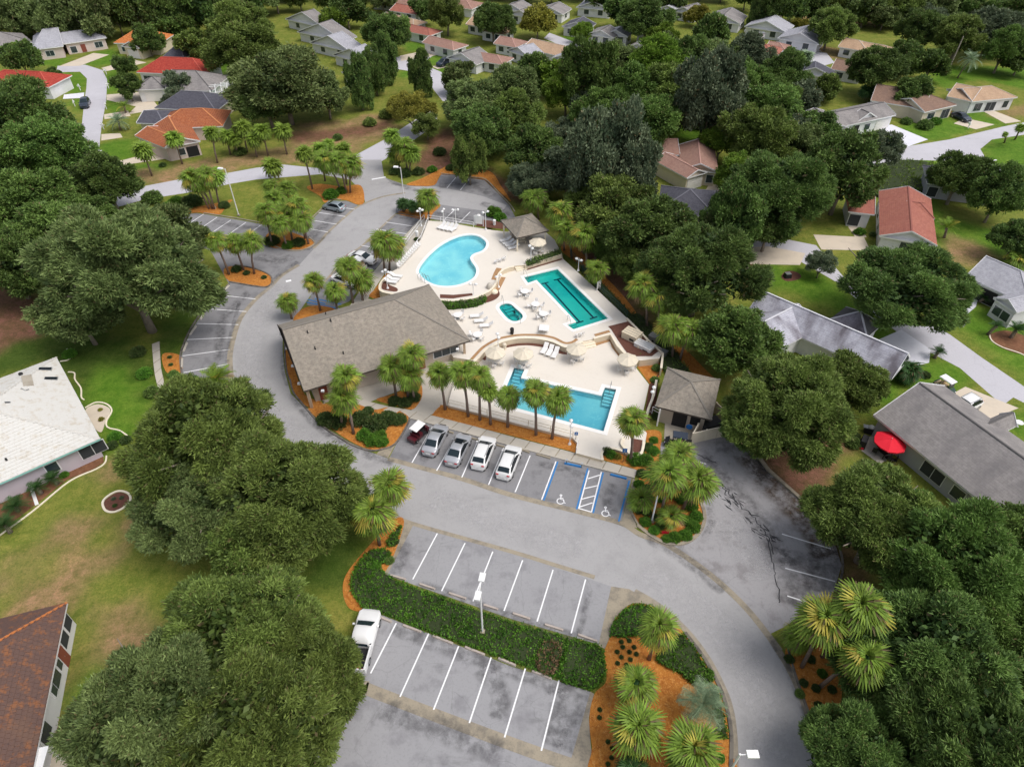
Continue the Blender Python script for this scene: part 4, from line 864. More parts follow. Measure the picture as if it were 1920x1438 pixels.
# ================================================================== POOL FURNITURE
def face(px_from, px_to, z=0):
    d = G(*px_to, z) - G(*px_from, z); return math.atan2(d.y, d.x)
def make_table(label, grp, umb=False):
    t = empty('patio_table', (0, 0, 0), 0, label, 'table', grp)
    MB().lathe((0, 0, .70), [(.60, 0), (.62, .02), (.60, .04), (0.02, .045)], 20).build('table_top', M['white_pl'], t)
    MB().lathe((0, 0, 0), [(.28, 0), (.28, .04), (.04, .07), (.035, .69)], 10).build('pedestal', M['grey_metal'], t)
    return t
def make_chair(label, grp):
    t = empty('patio_chair', (0, 0, 0), 0, label, 'chair', grp)
    MB().box((0, 0, .42), (.46, .46, .04)).build('seat', M['white_pl'], t)
    mb = MB(); mb.add([(-.23, -.23, .46), (-.23, .23, .46), (-.34, .21, .88), (-.34, -.21, .88), (-.20, -.23, .46), (-.20, .23, .46), (-.31, .21, .88), (-.31, -.21, .88)], [(0, 3, 2, 1), (4, 5, 6, 7), (0, 1, 5, 4), (1, 2, 6, 5), (2, 3, 7, 6), (3, 0, 4, 7)])
    mb.build('backrest', M['white_pl'], t)
    for x in (-.2, .2):
        for y in (-.2, .2): MB().bar((x * 1.15, y * 1.1, 0), (x, y, .41), .035).build('leg', M['white_pl'], t)
    for y in (-.25, .25):
        MB().bar((-.26, y, .62), (.22, y, .62), .045, .03).build('armrest', M['white_pl'], t)
    return t
def make_umbrella(label, mat, r=1.35, n=8, h=2.35, grp=None, scallop=False):
    t = empty('patio_umbrella', (0, 0, 0), 0, label, 'umbrella', grp)
    MB().tube([(0, 0, .7), (0, 0, h + .1)], .025, 8).build('pole', M['grey_metal'], t)
    MB().lathe((0, 0, h + .08), [(.03, 0), (.05, .04), (.01, .1)], 8).build('finial', M['white'], t)
    for k in range(n):
        a0, a1 = 2 * math.pi * k / n, 2 * math.pi * (k + 1) / n; am = (a0 + a1) / 2
        mb = MB(); P = lambda a, rr_, z: (rr_ * math.cos(a), rr_ * math.sin(a), z)
        vs = [P(a0, .02, h + .06), P(a0, r * .5, h - .14), P(am, r * .47, h - .175), P(a1, r * .5, h - .14), P(a0, r, h - .42), P(am, r * .93, h - .46), P(a1, r, h - .42), P(a0, r, h - .56), P(am, r * .93, h - .62), P(a1, r, h - .56)]
        mb.add(vs, [(0, 1, 2), (0, 2, 3), (1, 4, 5, 2), (2, 5, 6, 3), (4, 7, 8, 5), (5, 8, 9, 6)])
        mb.build('canopy_panel', M[mat], t)
        MB().bar(P(a0, .05, h + .02), P(a0, r, h - .43), .02).build('rib', M['grey_metal'], t)
    return t
def make_lounger(label, grp):
    t = empty('sun_lounger', (0, 0, 0), 0, label, 'lounger', grp)
    MB().box((.3, 0, .36), (1.25, .60, .05)).build('sling_seat', M['white_pl'], t)
    mb = MB(); mb.add([(-.33, -.3, .35), (-.33, .3, .35), (-.95, .3, .78), (-.95, -.3, .78), (-.30, -.3, .39), (-.30, .3, .39), (-.92, .3, .82), (-.92, -.3, .82)], [(0, 3, 2, 1), (4, 5, 6, 7), (0, 1, 5, 4), (1, 2, 6, 5), (2, 3, 7, 6), (3, 0, 4, 7)])
    mb.build('sling_back', M['white_pl'], t)
    for y in (-.31, .31): MB().bar((-.42, y, .34), (.95, y, .34), .045).build('side_rail', M['white'], t)
    for x in (-.3, .85):
        for y in (-.31, .31): MB().bar((x, y, 0), (x, y, .33), .04).build('leg', M['white'], t)
    return t
tab0 = chair0 = umb0 = lng0 = None
def put(proto, loc, rz, label=None, grp=None, scale=None):
    o = copy_tree(proto); o.location = loc; o.rotation_euler = (0, 0, rz)
    if label: o['label'] = label
    if grp: o['group'] = grp
    elif 'group' in o.keys() and grp == '': del o['group']
    return o
KEEP = {}
def inst(key, maker, loc, rz, label, grp=None):
    """first use builds the thing, later uses copy it"""
    if key not in KEEP:
        t = maker(label, grp); KEEP[key] = t; t.location = loc; t.rotation_euler = (0, 0, rz)
        return t
    t = copy_tree(KEEP[key]); t.location = loc; t.rotation_euler = (0, 0, rz); t['label'] = label
    if grp: t['group'] = grp
    return t
rr = random.Random(5)
def dining(px, py, z, where, umb=None, nch=4, a0=None):
    p = G(px, py, z + .7); p.z = z; a = rr.uniform(0, 1.5) if a0 is None else a0
    inst('table', lambda l, g: make_table(l, g), p, a, 'round white patio table ' + where, 'round white patio tables')
    for k in range(nch):
        b = a + 2 * math.pi * k / nch + rr.uniform(-.2, .2); q = p + Vector((math.cos(b), math.sin(b), 0)) * rr.uniform(.78, .95)
        inst('chair', lambda l, g: make_chair(l, g), q, b + math.pi, 'white armchair at the table ' + where if len(where.split()) < 11 else 'white armchair ' + where, 'white armchairs around the table ' + where)
    if umb: inst('umb', lambda l, g: make_umbrella(l, 'cream', grp=g), p, rr.uniform(0, .7), 'cream parasol ' + umb, 'open cream parasols')
dining(981, 677, ZL, 'under the parasol below the middle of the curved wall', 'before the middle of the long curved wall, left of three loungers')
dining(929, 697 - 22, ZL, 'under the leftmost parasol of the lower terrace', 'leftmost on the lower terrace by the curved wall')
dining(1080, 668, ZL, 'under the parasol right of the three loungers', 'right of the three loungers below the terrace steps')
dining(1175, 688, ZL, 'under the parasol at the right corner of the lower terrace', 'at the right corner of the lower terrace')
dining(1008, 467, ZU, 'beside the pavilion under a parasol', 'beside the pavilion above the dark hedge')
dining(984, 546, ZM, 'nearest the top end of the lap pool')
dining(1004, 570, ZM, 'second down between the spa and the lap pool')
dining(1019, 588, ZM, 'third down between the spa and the lap pool')
dining(858, 590, ZM, 'under the eave corner of the clubhouse roof')
dining(895, 627, ZM, 'right of the clubhouse corner above the curved wall')
G1, G2, G3, G4, G5 = 'three white loungers by the curved wall on the lower terrace', 'white loungers beside the pavilion', 'white loungers at the left corner of the upper terrace', 'white loungers at the top of the upper terrace', 'white loungers on the spa terrace'
for i, (x, y) in enumerate([(1021, 655), (1031, 659), (1041, 663)]): inst('lng', make_lounger, Vector((*G(x, y, ZL + .3).xy, ZL)), R_(-112), ['left', 'middle', 'right'][i] + ' one of the three white loungers by the curved wall', G1)
for i, (x, y) in enumerate([(948, 450), (953, 455), (958, 459), (963, 464)]): inst('lng', make_lounger, Vector((*G(x, y, ZU + .3).xy, ZU)), R_(-160), ortho(i) + ' white lounger from the top in the row beside the pavilion', G2)
for i, (x, y) in enumerate([(743, 517), (738, 523), (733, 528)]): inst('lng', make_lounger, Vector((*G(x, y, ZU + .3).xy, ZU)), R_(-12), ['uppermost', 'middle', 'lowest'][i] + ' white lounger of the three at the left corner of the upper terrace', G3)
for i, (x, y) in enumerate([(828, 424), (835, 426), (843, 427.5), (851, 429)]): inst('lng', make_lounger, Vector((*G(x, y, ZU + .3).xy, ZU)), R_(-125), ortho(i) + ' white lounger from the left at the top of the upper terrace', G4)
for i, (x, y) in enumerate([(894, 592), (902, 601), (912, 610)]): inst('lng', make_lounger, Vector((*G(x, y, ZM + .3).xy, ZM)), R_(185), ['uppermost', 'middle', 'lowest'][i] + ' white lounger of the three left of the spa', G5)
for i, (x, y) in enumerate([(1015, 617), (1024, 618)]): inst('lng', make_lounger, Vector((*G(x, y, ZM + .3).xy, ZM)), R_(82), ['left', 'right'][i] + ' white lounger of the pair above the curved wall', G5)
for i, (x, y) in enumerate([(930, 490), (938, 487), (945, 484)]): inst('chair', make_chair, Vector((*G(x, y, ZU + .4).xy, ZU)), R_(150), ['left', 'middle', 'right'][i] + ' white armchair of three beside the shrub right of the kidney pool', 'white armchairs right of the kidney pool')
inst('chair', make_chair, Vector((*G(1083, 628, ZM + .4).xy, ZM)), R_(120), 'left white armchair of two at the foot of the lap pool', 'white armchairs at the lap pool foot')
inst('chair', make_chair, Vector((*G(1091, 626, ZM + .4).xy, ZM)), R_(120), 'right white armchair of two at the foot of the lap pool', 'white armchairs at the lap pool foot')
# leaning row of chairs along the ramp wall
a, b = G(749, 503, ZU), G(786, 463, ZU)
for i in range(12):
    p = a.lerp(b, i / 11); inst('chair', make_chair, p, math.atan2((b - a).y, (b - a).x) - R_(90), '%s white chair from the low end of the row left of the kidney pool' % ortho(i), 'long row of white armchairs beside the kidney pool')
# ------------------------------------------------------------------ lamps
def globe_lamp(px, py, z, h, label, arms=2, rz=0.3):
    t = empty('globe_lamp', Vector((*G(px, py, z).xy, z)), rz, label, 'lamp post', 'white globe lamp posts around the pools')
    MB().lathe((0, 0, 0), [(.20, 0), (.18, .12), (.07, .35), (.05, .5), (.045, h)], 10).build('post', M['white'], t)
    MB().bar((-.42, 0, h - .35), (.42, 0, h - .35), .05).build('crossarm', M['white'], t)
    for s in ((-1, 1) if arms == 2 else (-1, 0, 1)):
        c = (s * .42, 0, h - .30 if s else h)
        MB().lathe(c, [(.03, -.1), (.16, -.06), (.24, .05), (.22, .15), (.10, .24), (.02, .26)], 12).build('globe', M['white'], t, True)
    return t
def area_light(px, py, h, label, rz, top=None, arms=1):
    b = G(px, py, 0); t = empty('parking_light', b, rz, label, 'street light', 'parking lot lights')
    MB().tube([(0, 0, 0), (0, 0, h)], [.09, .07], 8).build('pole', M['white'], t)
    for s in ((1,) if arms == 1 else (1, -1)):
        MB().bar((0, 0, h - .1), (s * .5, 0, h - .05), .06).build('arm', M['white'], t)
        hd = MB(); hd.box((s * .85, 0, h), (.8, .5, .18)); hd = hd.build('lamp_head', M['white'], t)
        MB().box((s * .85, 0, h - .10), (.6, .36, .02)).build('lens', M['clear_lens'], hd)
    MB().box((0, 0, .15), (.4, .4, .3)).build('footing', M['gutter'], t)
for px, py, z, h, lb, ar in [(911, 431, ZU, 3.4, 'white globe lamp between the sign board and the pavilion', 2), (995, 500, ZM, 3.6, 'white globe lamp at the end of the dark hedge by the lap pool steps', 2), (727, 541, ZU, 3.0, 'white globe lamp in the corner planter above the clubhouse roof', 3),
    (790, 424, ZU, 3.0, 'white globe lamp beside the ramp at the upper left of the pools', 3), (855, 418, ZU, 2.6, 'white globe lamp behind the four loungers', 2), (888, 559, ZM, 2.6, 'white globe lamp in the hedge bed below the kidney pool', 2), (1068, 833, .03, 3.6, 'white globe lamp at the right end of the palm row', 2),
    (1217, 772, .03, 3.8, 'white globe lamp beside the small shed', 2), (935, 539, ZM, 2.2, 'short white globe lamp on the bend of the serpentine wall', 2), (934, 652, ZM, 2.2, 'white globe lamp on the left of the curved wall', 2), (1084, 508, ZM, 2.2, 'white globe lamp behind the fence at the top of the lap pool', 2), (832, 415, ZU, 2.2, 'white globe lamp left of the four loungers', 2)]:
    globe_lamp(px, py, z, h, lb, ar, rr.uniform(0, 3))
area_light(905, 1186, 7.5, 'twin headed white parking light in the long hedge', R_(80), arms=2)
area_light(1222, 978, 6.0, 'white parking light among the palms of the big island', R_(80))
area_light(448, 405, 8.5, 'tall white parking light on the verge left of the entrance', R_(170))
area_light(758, 376, 6.2, 'white parking light at the entrance junction', R_(170))
area_light(403, 392, 6.0, 'slim parking light behind the left palm cluster', R_(170))
area_light(1348, 1480, 7.0, 'white parking light cut by the bottom edge beside the curving road', R_(0))
# ------------------------------------------------------------------ signs, boards, boxes
def sign(px, py, z, h, label, w=.35, hh=.5, mat='blue', rz=0.0, cat='sign', glyph=True):
    t = empty('sign_post', Vector((*G(px, py, z).xy, z)), rz, label, cat)
    MB().tube([(0, 0, 0), (0, 0, h)], .03, 6).build('post', M['dark_green'], t)
    p = MB().box((0, -.04, h - hh / 2), (w, .02, hh)).build('panel', M[mat], t)
    if glyph:
        MB().lathe((0, 0, 0), [(.035, 0), (.035, .004)], 8)
        g = MB(); g.box((0, -.054, h - hh * .3), (.05, .004, .05)); g.box((-.01, -.054, h - hh * .5), (.03, .004, .16)); g.box((.04, -.054, h - hh * .6), (.10, .004, .03)); g.box((.0, -.054, h - hh * .78), (.14, .004, .03)); g.box((-.07, -.054, h - hh * .68), (.03, .004, .10))
        g.build('access_symbol', M['white'], p)
sign(1168, 866, .05, 2.2, 'blue accessible parking sign in the bed below the single palm', w=.5, hh=.6)
sign(1079, 828, .05, 1.6, 'blue sign at the right end of the palm bed', w=.4, hh=.5)
sign(1062, 870, .05, .9, 'small white sign by the left accessible bay', w=.25, hh=.3, mat='white', glyph=False)
sign(1090, 877, .05, .9, 'small white sign by the right end of the left blue stop', w=.25, hh=.3, mat='white', glyph=False)
sign(1247, 1012 - 12, .1, .45, 'small red and white notice lying in the island mulch', w=.7, hh=.4, mat='red_canvas', glyph=False, cat='notice')
t = empty('notice_board', Vector((*G(898, 424, ZU).xy, ZU)), R_(-14), 'white notice board with scalloped top on two posts behind the kidney pool', 'sign')
for x in (-.75, .75): MB().box((x, 0, .9), (.09, .09, 1.8)).build('post', M['white'], t)
MB().box((0, 0, 1.15), (1.2, .06, 1.5)).build('board', M['white_pl'], t); MB().lathe((0, 0, 1.9), [(.35, 0), (.3, .1), (.1, .2)], 10).build('crown_piece', M['white_pl'], t)
t = empty('notice_board', Vector((*G(1122, 545, ZM - .3).xy, ZM - .3)), R_(60), 'white board sign at the fence on the right of the lap pool', 'sign')
for x in (-.6, .6): MB().box((x, 0, .9), (.08, .08, 1.8)).build('post', M['white'], t)
MB().box((0, 0, 1.1), (1.0, .05, 1.2)).build('board', M['white_pl'], t)
def pump_box(px, py, z, d, rz, label, mat='white_pl'):
    t = empty('pump_box', Vector((*G(px, py, z).xy, z)), rz, label, 'equipment box')
    MB().box((0, 0, d[2] / 2), d).build('housing', M[mat], t); MB().box((0, 0, d[2] + .04), (d[0] + .1, d[1] + .1, .08)).build('lid', M[mat], t)
    MB().box((d[0] * .2, -d[1] / 2 - .01, d[2] * .4), (d[0] * .3, .02, d[2] * .35)).build('vent', M['black'], t)
    for k in range(3): MB().box((0, -d[1] * .3 + k * d[1] * .3, d[2] + .09), (d[0] * .9, .04, .03)).build('ridge', M['grey_metal'], t)
pump_box(1184, 634, ZM, (2.2, 1.6, .95), R_(-40), 'large cream equipment box between shrubs right of the steps', 'deck_wall')
pump_box(1207, 655, ZM - .3, (2.4, 1.2, .8), R_(-40), 'long white equipment box below the cross wall')
pump_box(1224, 640, .2, (1.0, 1.0, 1.0), R_(-40), 'small grey condenser outside the pump wall', 'grey_metal')
pump_box(1243, 668, .2, (.8, .8, .8), R_(-40), 'small grey condenser at the lower end of the pump wall', 'grey_metal')
def bin_(px, py, z, label, mat='black'):
    t = empty('litter_bin', Vector((*G(px, py, z).xy, z)), 0, label, 'bin')
    MB().lathe((0, 0, 0), [(.22, 0), (.27, .75), (.27, .8)], 12).build('drum', M[mat], t); MB().lathe((0, 0, .8), [(.28, 0), (.24, .12), (.05, .18)], 12).build('lid', M[mat], t)
bin_(960, 626, ZM, 'dark litter bin beside the curved planter strip'); bin_(946, 655, ZL, 'cream urn shaped bin under the curved wall', 'cream'); bin_(927, 422, ZU, 'white ball topped bollard by the pavilion walk', 'white'); bin_(782, 443, ZU, 'white planter pot beside the ramp', 'white'); bin_(1240, 770, .05, 'dark bin inside the shed porch')
t = empty('boulder', Vector((*G(927, 549, ZM).xy, ZM)), 0, 'pale boulder in the planter at the bend of the serpentine wall', 'boulder')
MB().lathe((0, 0, -.05), [(.5, 0), (.55, .2), (.4, .45), (.15, .55)], 9).build('stone', M['cap'], t, True)
t = empty('rock_column', Vector((*G(918, 546, ZM).xy, ZM)), 0, 'tall pale rock standing against the serpentine wall', 'boulder')
MB().lathe((0, 0, -.05), [(.45, 0), (.5, .5), (.42, 1.1), (.2, 1.4)], 8).build('stone', M['walk'], t, True)
# yard mailboxes along the left street and elsewhere
for i, (x, y) in enumerate([(151, 170), (141, 200), (204, 166), (200, 205), (195, 243), (190, 292), (82, 120), (200, 140), (1090, 77), (1535, 93), (1806, 613), (1815, 241), (870, 120)]):
    nm = ['left of the street beside the round lawn', 'left of the street beside the white driveway', 'right of the street beside the upper driveway', 'right of the street beside the taupe house lawn', 'right of the street beside the pale palm', 'right of the street beside the bright front lawn', 'on the lawn of the grey corner house', 'at the bend of the left street',
          'on the far town house lawn', 'beside the far right court', 'on the lawn by the lower right street', 'by the driveway of the dark blue car', 'by the town house street'][i]
    t = empty('mailbox_post', G(x, y), rr.uniform(0, 3), 'white mailbox post ' + nm, 'mailbox', 'white mailbox posts')
    MB().box((0, 0, .75), (.14, .14, 1.5)).build('post', M['white'], t); MB().box((0, .15, 1.1), (.22, .6, .24)).build('box', M['white'], t); MB().bar((0, -.5, .9), (0, .5, .9), .10).build('crossbar', M['white'], t)
# utility and light poles far off
for x, y, h, lb in [(1580, 35, 11, 'tall bare pole in the far clearing'), (1775, 140, 9, 'leaning bare palm trunk at the right wood edge')]:
    t = empty('utility_pole', G(x, y), 0, lb, 'pole'); MB().tube([(0, 0, 0), (.3, 0, h)], [.18, .12], 6).build('shaft', M['pale_bark'], t)
# ================================================================== BUILDINGS
SH = {}
SH['taupe'] = roof_mat('shingle_taupe', (0.27, 0.235, 0.195), (0.215, 0.19, 0.16), (0.35, 0.31, 0.26), .28, .5, (0.17, .15, .13), .012, (0.20, 0.185, 0.16), .4, spots=.8)
SH['grey'] = roof_mat('shingle_grey', (0.27, 0.25, 0.245), (0.22, 0.205, 0.20), (0.33, 0.31, 0.30), .28, .5, (0.16, .15, .15), .012, (0.15, 0.14, 0.145), .6)
SH['pale'] = roof_mat('shingle_pale', (0.38, 0.38, 0.42), (0.32, 0.32, 0.36), (0.50, 0.50, 0.55), .3, .5, (0.22, .22, .24), .012, (0.30, 0.30, 0.33), .5)
SH['stain'] = roof_mat('shingle_stained', (0.44, 0.44, 0.50), (0.36, 0.36, 0.42), (0.55, 0.55, 0.62), .3, .5, (0.22, .22, .24), .012, (0.10, 0.085, 0.10), .85)
SH['stainb'] = roof_mat('shingle_stained_dark', (0.20, 0.19, 0.22), (0.13, 0.12, 0.14), (0.28, 0.27, 0.31), .3, .5, (0.1, .1, .1), .012, (0.07, 0.06, 0.07), .8)
SH['dark'] = roof_mat('shingle_dark', (0.085, 0.085, 0.105), (0.065, 0.065, 0.085), (0.12, 0.12, 0.145), .3, .5, (0.04, .04, .05), .012)
SH['redshingle'] = roof_mat('shingle_red', (0.36, 0.135, 0.095), (0.29, 0.105, 0.08), (0.44, 0.19, 0.145), .3, .5, (0.2, .06, .04), .012, (0.30, 0.10, 0.08), .5)
SH['pink'] = roof_mat('shingle_pink', (0.32, 0.19, 0.15), (0.27, 0.16, 0.13), (0.40, 0.25, 0.205), .3, .5, (0.24, .12, .09), .012, (0.28, 0.15, 0.12), .5)
SH['brown'] = roof_mat('shingle_brown', (0.24, 0.15, 0.11), (0.20, 0.125, 0.095), (0.30, 0.20, 0.15), .3, .5, (0.12, .08, .06), .012, (0.18, 0.12, 0.10), .5)
SH['tan'] = roof_mat('shingle_tan', (0.46, 0.31, 0.20), (0.40, 0.27, 0.175), (0.54, 0.38, 0.27), .3, .5, (0.25, .17, .11), .012, (0.34, 0.22, 0.15), .5)
SH['redtile'] = roof_mat('tile_red', (0.46, 0.055, 0.035), (0.36, 0.04, 0.03), (0.52, 0.12, 0.08), .4, .33, (0.18, .02, .015), .05, (0.30, 0.04, 0.03), .5)
SH['orangetile'] = roof_mat('tile_orange', (0.62, 0.20, 0.05), (0.52, 0.15, 0.04), (0.72, 0.32, 0.12), .4, .33, (0.28, .08, .03), .05)
SH['rusttile'] = roof_mat('tile_rust', (0.42, 0.13, 0.05), (0.33, 0.10, 0.04), (0.48, 0.20, 0.10), .4, .33, (0.18, .05, .025), .05, (0.26, 0.09, 0.05), .6)
SH['whitetile'] = roof_mat('tile_white', (0.66, 0.64, 0.61), (0.60, 0.58, 0.54), (0.72, 0.70, 0.67), .36, .9, (0.50, .47, .43), .02, (0.70, 0.66, 0.58), .35)
SH['browntile'] = roof_mat('tile_brown', (0.135, 0.075, 0.06), (0.10, 0.062, 0.055), (0.28, 0.11, 0.045), .34, .4, (0.05, .03, .025), .03, (0.19, 0.085, 0.045), .5)
WL = {k: surf('wall_' + k, c, .85, [('noise', .7, .45, .7, tuple(x * .85 for x in c), .5)]) for k, c in dict(white=(.72, .72, .74), cream=(.66, .58, .46), pink=(.68, .56, .53), tan=(.55, .42, .30), grey=(.42, .42, .46), lilac=(.56, .50, .56), beige=(.50, .43, .36)).items()}
M['trim'] = surf('white_trim', (.76, .76, .78), .6); M['dark_trim'] = surf('dark_fascia', (.09, .075, .065), .7); M['garage'] = surf('garage_panel', (.74, .72, .70), .7)
M['door'] = surf('door_paint', (.25, .07, .05), .5); M['screen'] = surf('screen_mesh', (.045, .05, .055), .8); M['turq_trim'] = surf('turquoise_trim', (.30, .62, .58), .6)
def rect_from(A, B, C, e):
    a, b, c = G(*A, e), G(*B, e), G(*C, e)
    u = (b - a); L = u.length; u = u / L; v = Vector((-u.y, u.x, 0)); w = (c - b).dot(v)
    if w < 0: w = -w; v = -v
    return a, u, v, L, w
def roof_planes(L, Wd, rise, ends, axis):
    """list of polygons (x along u, y along v, z up) with their eave direction"""
    if axis == 'v':
        pl, info = roof_planes(Wd, L, rise, ends, 'u')
        return [[(y, x, z) for x, y, z in p][::-1] for p in pl], [[(y, x, z) for x, y, z in g] for g in info]
    h0 = min(Wd / 2, L / 2) if ends[0] == 'h' else 0; h1 = min(Wd / 2, L / 2) if ends[1] == 'h' else 0
    if h0 + h1 > L: s = L / (h0 + h1); h0 *= s; h1 *= s
    r0, r1 = (h0, Wd / 2, rise), (L - h1, Wd / 2, rise)
    P = [(0, 0, 0), (L, 0, 0), (L, Wd, 0), (0, Wd, 0)]
    pl = [[P[0], P[1], r1, r0], [P[2], P[3], r0, r1]]; gab = []
    if ends[0] == 'h': pl.append([P[3], P[0], r0])
    else: gab.append([P[3], P[0], r0])
    if ends[1] == 'h': pl.append([P[1], P[2], r1])
    else: gab.append([P[1], P[2], r1])
    return pl, gab
def house(label, blocks, wall='white', roof='grey', name='house', cat='house', group=None, trim='trim'):
    a0 = G(*blocks[0]['c'][0], 0); t = empty(name, (a0.x, a0.y, 0), 0, label, cat, group)
    base = Vector((a0.x, a0.y, 0))
    for B in blocks:
        e = B.get('e', 2.7); a, u, v, L, Wd = rect_from(*B['c'], e); rise = B.get('rise', B.get('pitch', .42) * (Wd if B.get('axis', 'u') == 'u' else L) / 2)
        T = lambda p, dz=0.0: a - base + u * p[0] + v * p[1] + Vector((0, 0, p[2] + dz))
        pl, gab = roof_planes(L, Wd, rise, B.get('ends', 'hh'), B.get('axis', 'u'))
        ccw = u.cross(v).z > 0
        me_v, me_f, uvs = [], [], []
        for p in pl:
            q = [T(x, .14) for x in p]; n = (q[1] - q[0]).cross(q[2] - q[0])
            if n.z < 0: q = q[::-1]; p = p[::-1]
            k0 = len(me_v); me_v += q; me_f.append(tuple(range(k0, k0 + len(q))))
            # eave direction for uv: lowest edge
            lows = [x for x in q if abs(x.z - (e + .14)) < 1e-4]; ed = (lows[1] - lows[0]).normalized(); nn = (q[1] - q[0]).cross(q[2] - q[0]).normalized(); up = nn.cross(ed)
            uvs += [((x - lows[0]).dot(ed), (x - lows[0]).dot(up)) for x in q]
        rm = bpy.data.meshes.new('roof'); rm.from_pydata(me_v, [], me_f); uvl = rm.uv_layers.new(name='UVMap'); i = 0
        for pgn in rm.polygons:
            for li in pgn.loop_indices: uvl.data[li].uv = uvs[me_f[pgn.index][li - pgn.loop_start]]
        ro = mesh_obj('roof', rm, t, SH[B.get('roof', roof)])
        # fascia + soffit
        P = [(0, 0, 0), (L, 0, 0), (L, Wd, 0), (0, Wd, 0)]; mb = MB()
        lo = [T(x, -.08) for x in P]; hi = [T(x, .137) for x in P]; mb.add(lo + hi, [(0, 1, 5, 4), (1, 2, 6, 5), (2, 3, 7, 6), (3, 0, 4, 7), (0, 3, 2, 1)])
        for gb in gab:
            aa, bb, cc = [T(x, .13) for x in gb]; mb.bar(aa, cc, .05, .22); mb.bar(bb, cc, .05, .22)
        mb.build('fascia', M[B.get('trim', trim)], ro)
        if B.get('ridge', True) and rise > .3:
            rb = MB(); ridge_pts = set()
            for p in pl:
                tops = [x for x in p if x[2] > .01]; lws = [x for x in p if x[2] <= .01]
                if len(tops) == 2: ridge_pts.add(tuple(sorted((tops[0], tops[1]))))
                if len(tops) == 1: [ridge_pts.add(tuple(sorted((tops[0], w_)))) for w_ in lws]
            for g1, g2 in ridge_pts:
                if (Vector(g1) - Vector(g2)).length > .1: rb.bar(T(g1, .16), T(g2, .16), .22, .05)
            if rb.v: rb.build('ridge_cap', M.get(B.get('ridgemat', ''), SH[B.get('roof', roof)]) if B.get('ridgemat') else M['concrete'] if B.get('roof', roof) in ('taupe', 'grey', 'pale', 'stain') and False else WL['beige'] if B.get('roof', roof) in ('tan',) else M['ridge_' + B.get('roof', roof)] , ro)
        # walls
        o = B.get('over', .5); x0, x1, y0, y1 = o, L - o, o, Wd - o
        if B.get('walls', True):
            mb = MB(); Q = [(x0, y0), (x1, y0), (x1, y1), (x0, y1)]
            vs = [T((x, y, -e)) for x, y in Q] + [T((x, y, 0), -.01) for x, y in Q]
            fs = [(0, 1, 5, 4), (1, 2, 6, 5), (2, 3, 7, 6), (3, 0, 4, 7)]
            for gb in gab:
                aa, bb, cc = gb
                s = 1 - 2 * o / max(.1, (Vector(bb) - Vector(aa)).length); mid = ((aa[0] + bb[0]) / 2, (aa[1] + bb[1]) / 2)
                fx = lambda p: (min(max(p[0], x0), x1), min(max(p[1], y0), y1))
                k = len(vs); pa, pb = fx(aa), fx(bb); pc = fx(cc)
                vs += [T((*pa, 0), -.01), T((*pb, 0), -.01), T((*pc, rise * s), 0.06 + (1 - s) * rise)]; fs.append((k, k + 1, k + 2))
            mb.add(vs, fs); wo_ = mb.build('wall', WL[B.get('wall', wall)], t)
        for w in B.get('win', ()):
            side, f, ww, wh, sill, kind = w
            c0, c1 = [((x0, y0), (x1, y0)), ((x1, y0), (x1, y1)), ((x1, y1), (x0, y1)), ((x0, y1), (x0, y0))][side]
            p0, p1 = T((*c0, -e)), T((*c1, -e)); d = (p1 - p0); D = d.length; d = d / D; nrm = Vector((d.y, -d.x, 0))
            ctr = (a - base + u * L / 2 + v * Wd / 2)
            if (p0 - ctr).dot(nrm) < 0: nrm = -nrm
            m = p0 + d * D * f
            bx = lambda off, w2, h2, zc, th, nm, mt, par: MB().add([m + nrm * (off - th / 2) - d * w2 / 2 + Vector((0, 0, zc - h2 / 2)), m + nrm * (off - th / 2) + d * w2 / 2 + Vector((0, 0, zc - h2 / 2)), m + nrm * (off + th / 2) + d * w2 / 2 + Vector((0, 0, zc - h2 / 2)), m + nrm * (off + th / 2) - d * w2 / 2 + Vector((0, 0, zc - h2 / 2)),
                     m + nrm * (off - th / 2) - d * w2 / 2 + Vector((0, 0, zc + h2 / 2)), m + nrm * (off - th / 2) + d * w2 / 2 + Vector((0, 0, zc + h2 / 2)), m + nrm * (off + th / 2) + d * w2 / 2 + Vector((0, 0, zc + h2 / 2)), m + nrm * (off + th / 2) - d * w2 / 2 + Vector((0, 0, zc + h2 / 2))],
                     [(0, 3, 2, 1), (4, 5, 6, 7), (0, 1, 5, 4), (1, 2, 6, 5), (2, 3, 7, 6), (3, 0, 4, 7)]).build(nm, mt, par)
            zc = sill + wh / 2
            if kind == 'w':
                fr = bx(.02, ww + .16, wh + .16, zc, .08, 'window', M['trim'], t); 
                n = max(1, round(ww / 1.1)); gap = .06
                for i in range(n):
                    m_ = m; m = m_ + d * (ww / n * (i + .5) - ww / 2); bx(.07, ww / n - gap, wh - gap, zc, .03, 'pane', M['winglass'], fr); m = m_
            elif kind == 's':   # screened porch opening
                fr = bx(.02, ww + .1, wh + .1, zc, .06, 'porch_screen', M['trim'], t); n = max(1, round(ww / 1.5))
                for i in range(n):
                    m_ = m; m = m_ + d * (ww / n * (i + .5) - ww / 2); bx(.06, ww / n - .08, wh - .05, zc, .03, 'pane', M['screen'], fr); m = m_
            elif kind == 'g':
                fr = bx(.03, ww, wh, zc, .06, 'garage_door', M['garage'], t)
                for i in range(4): bx(.07, ww - .1, wh / 4 - .06, sill + wh / 8 + i * wh / 4, .03, 'panel', M['garage'], fr)
            elif kind == 'o': fr = bx(.02, ww, wh, zc, .05, 'opening', M['black'], t)  # no hole in the wall: a black panel paints the shaded inside
            elif kind == 'd':
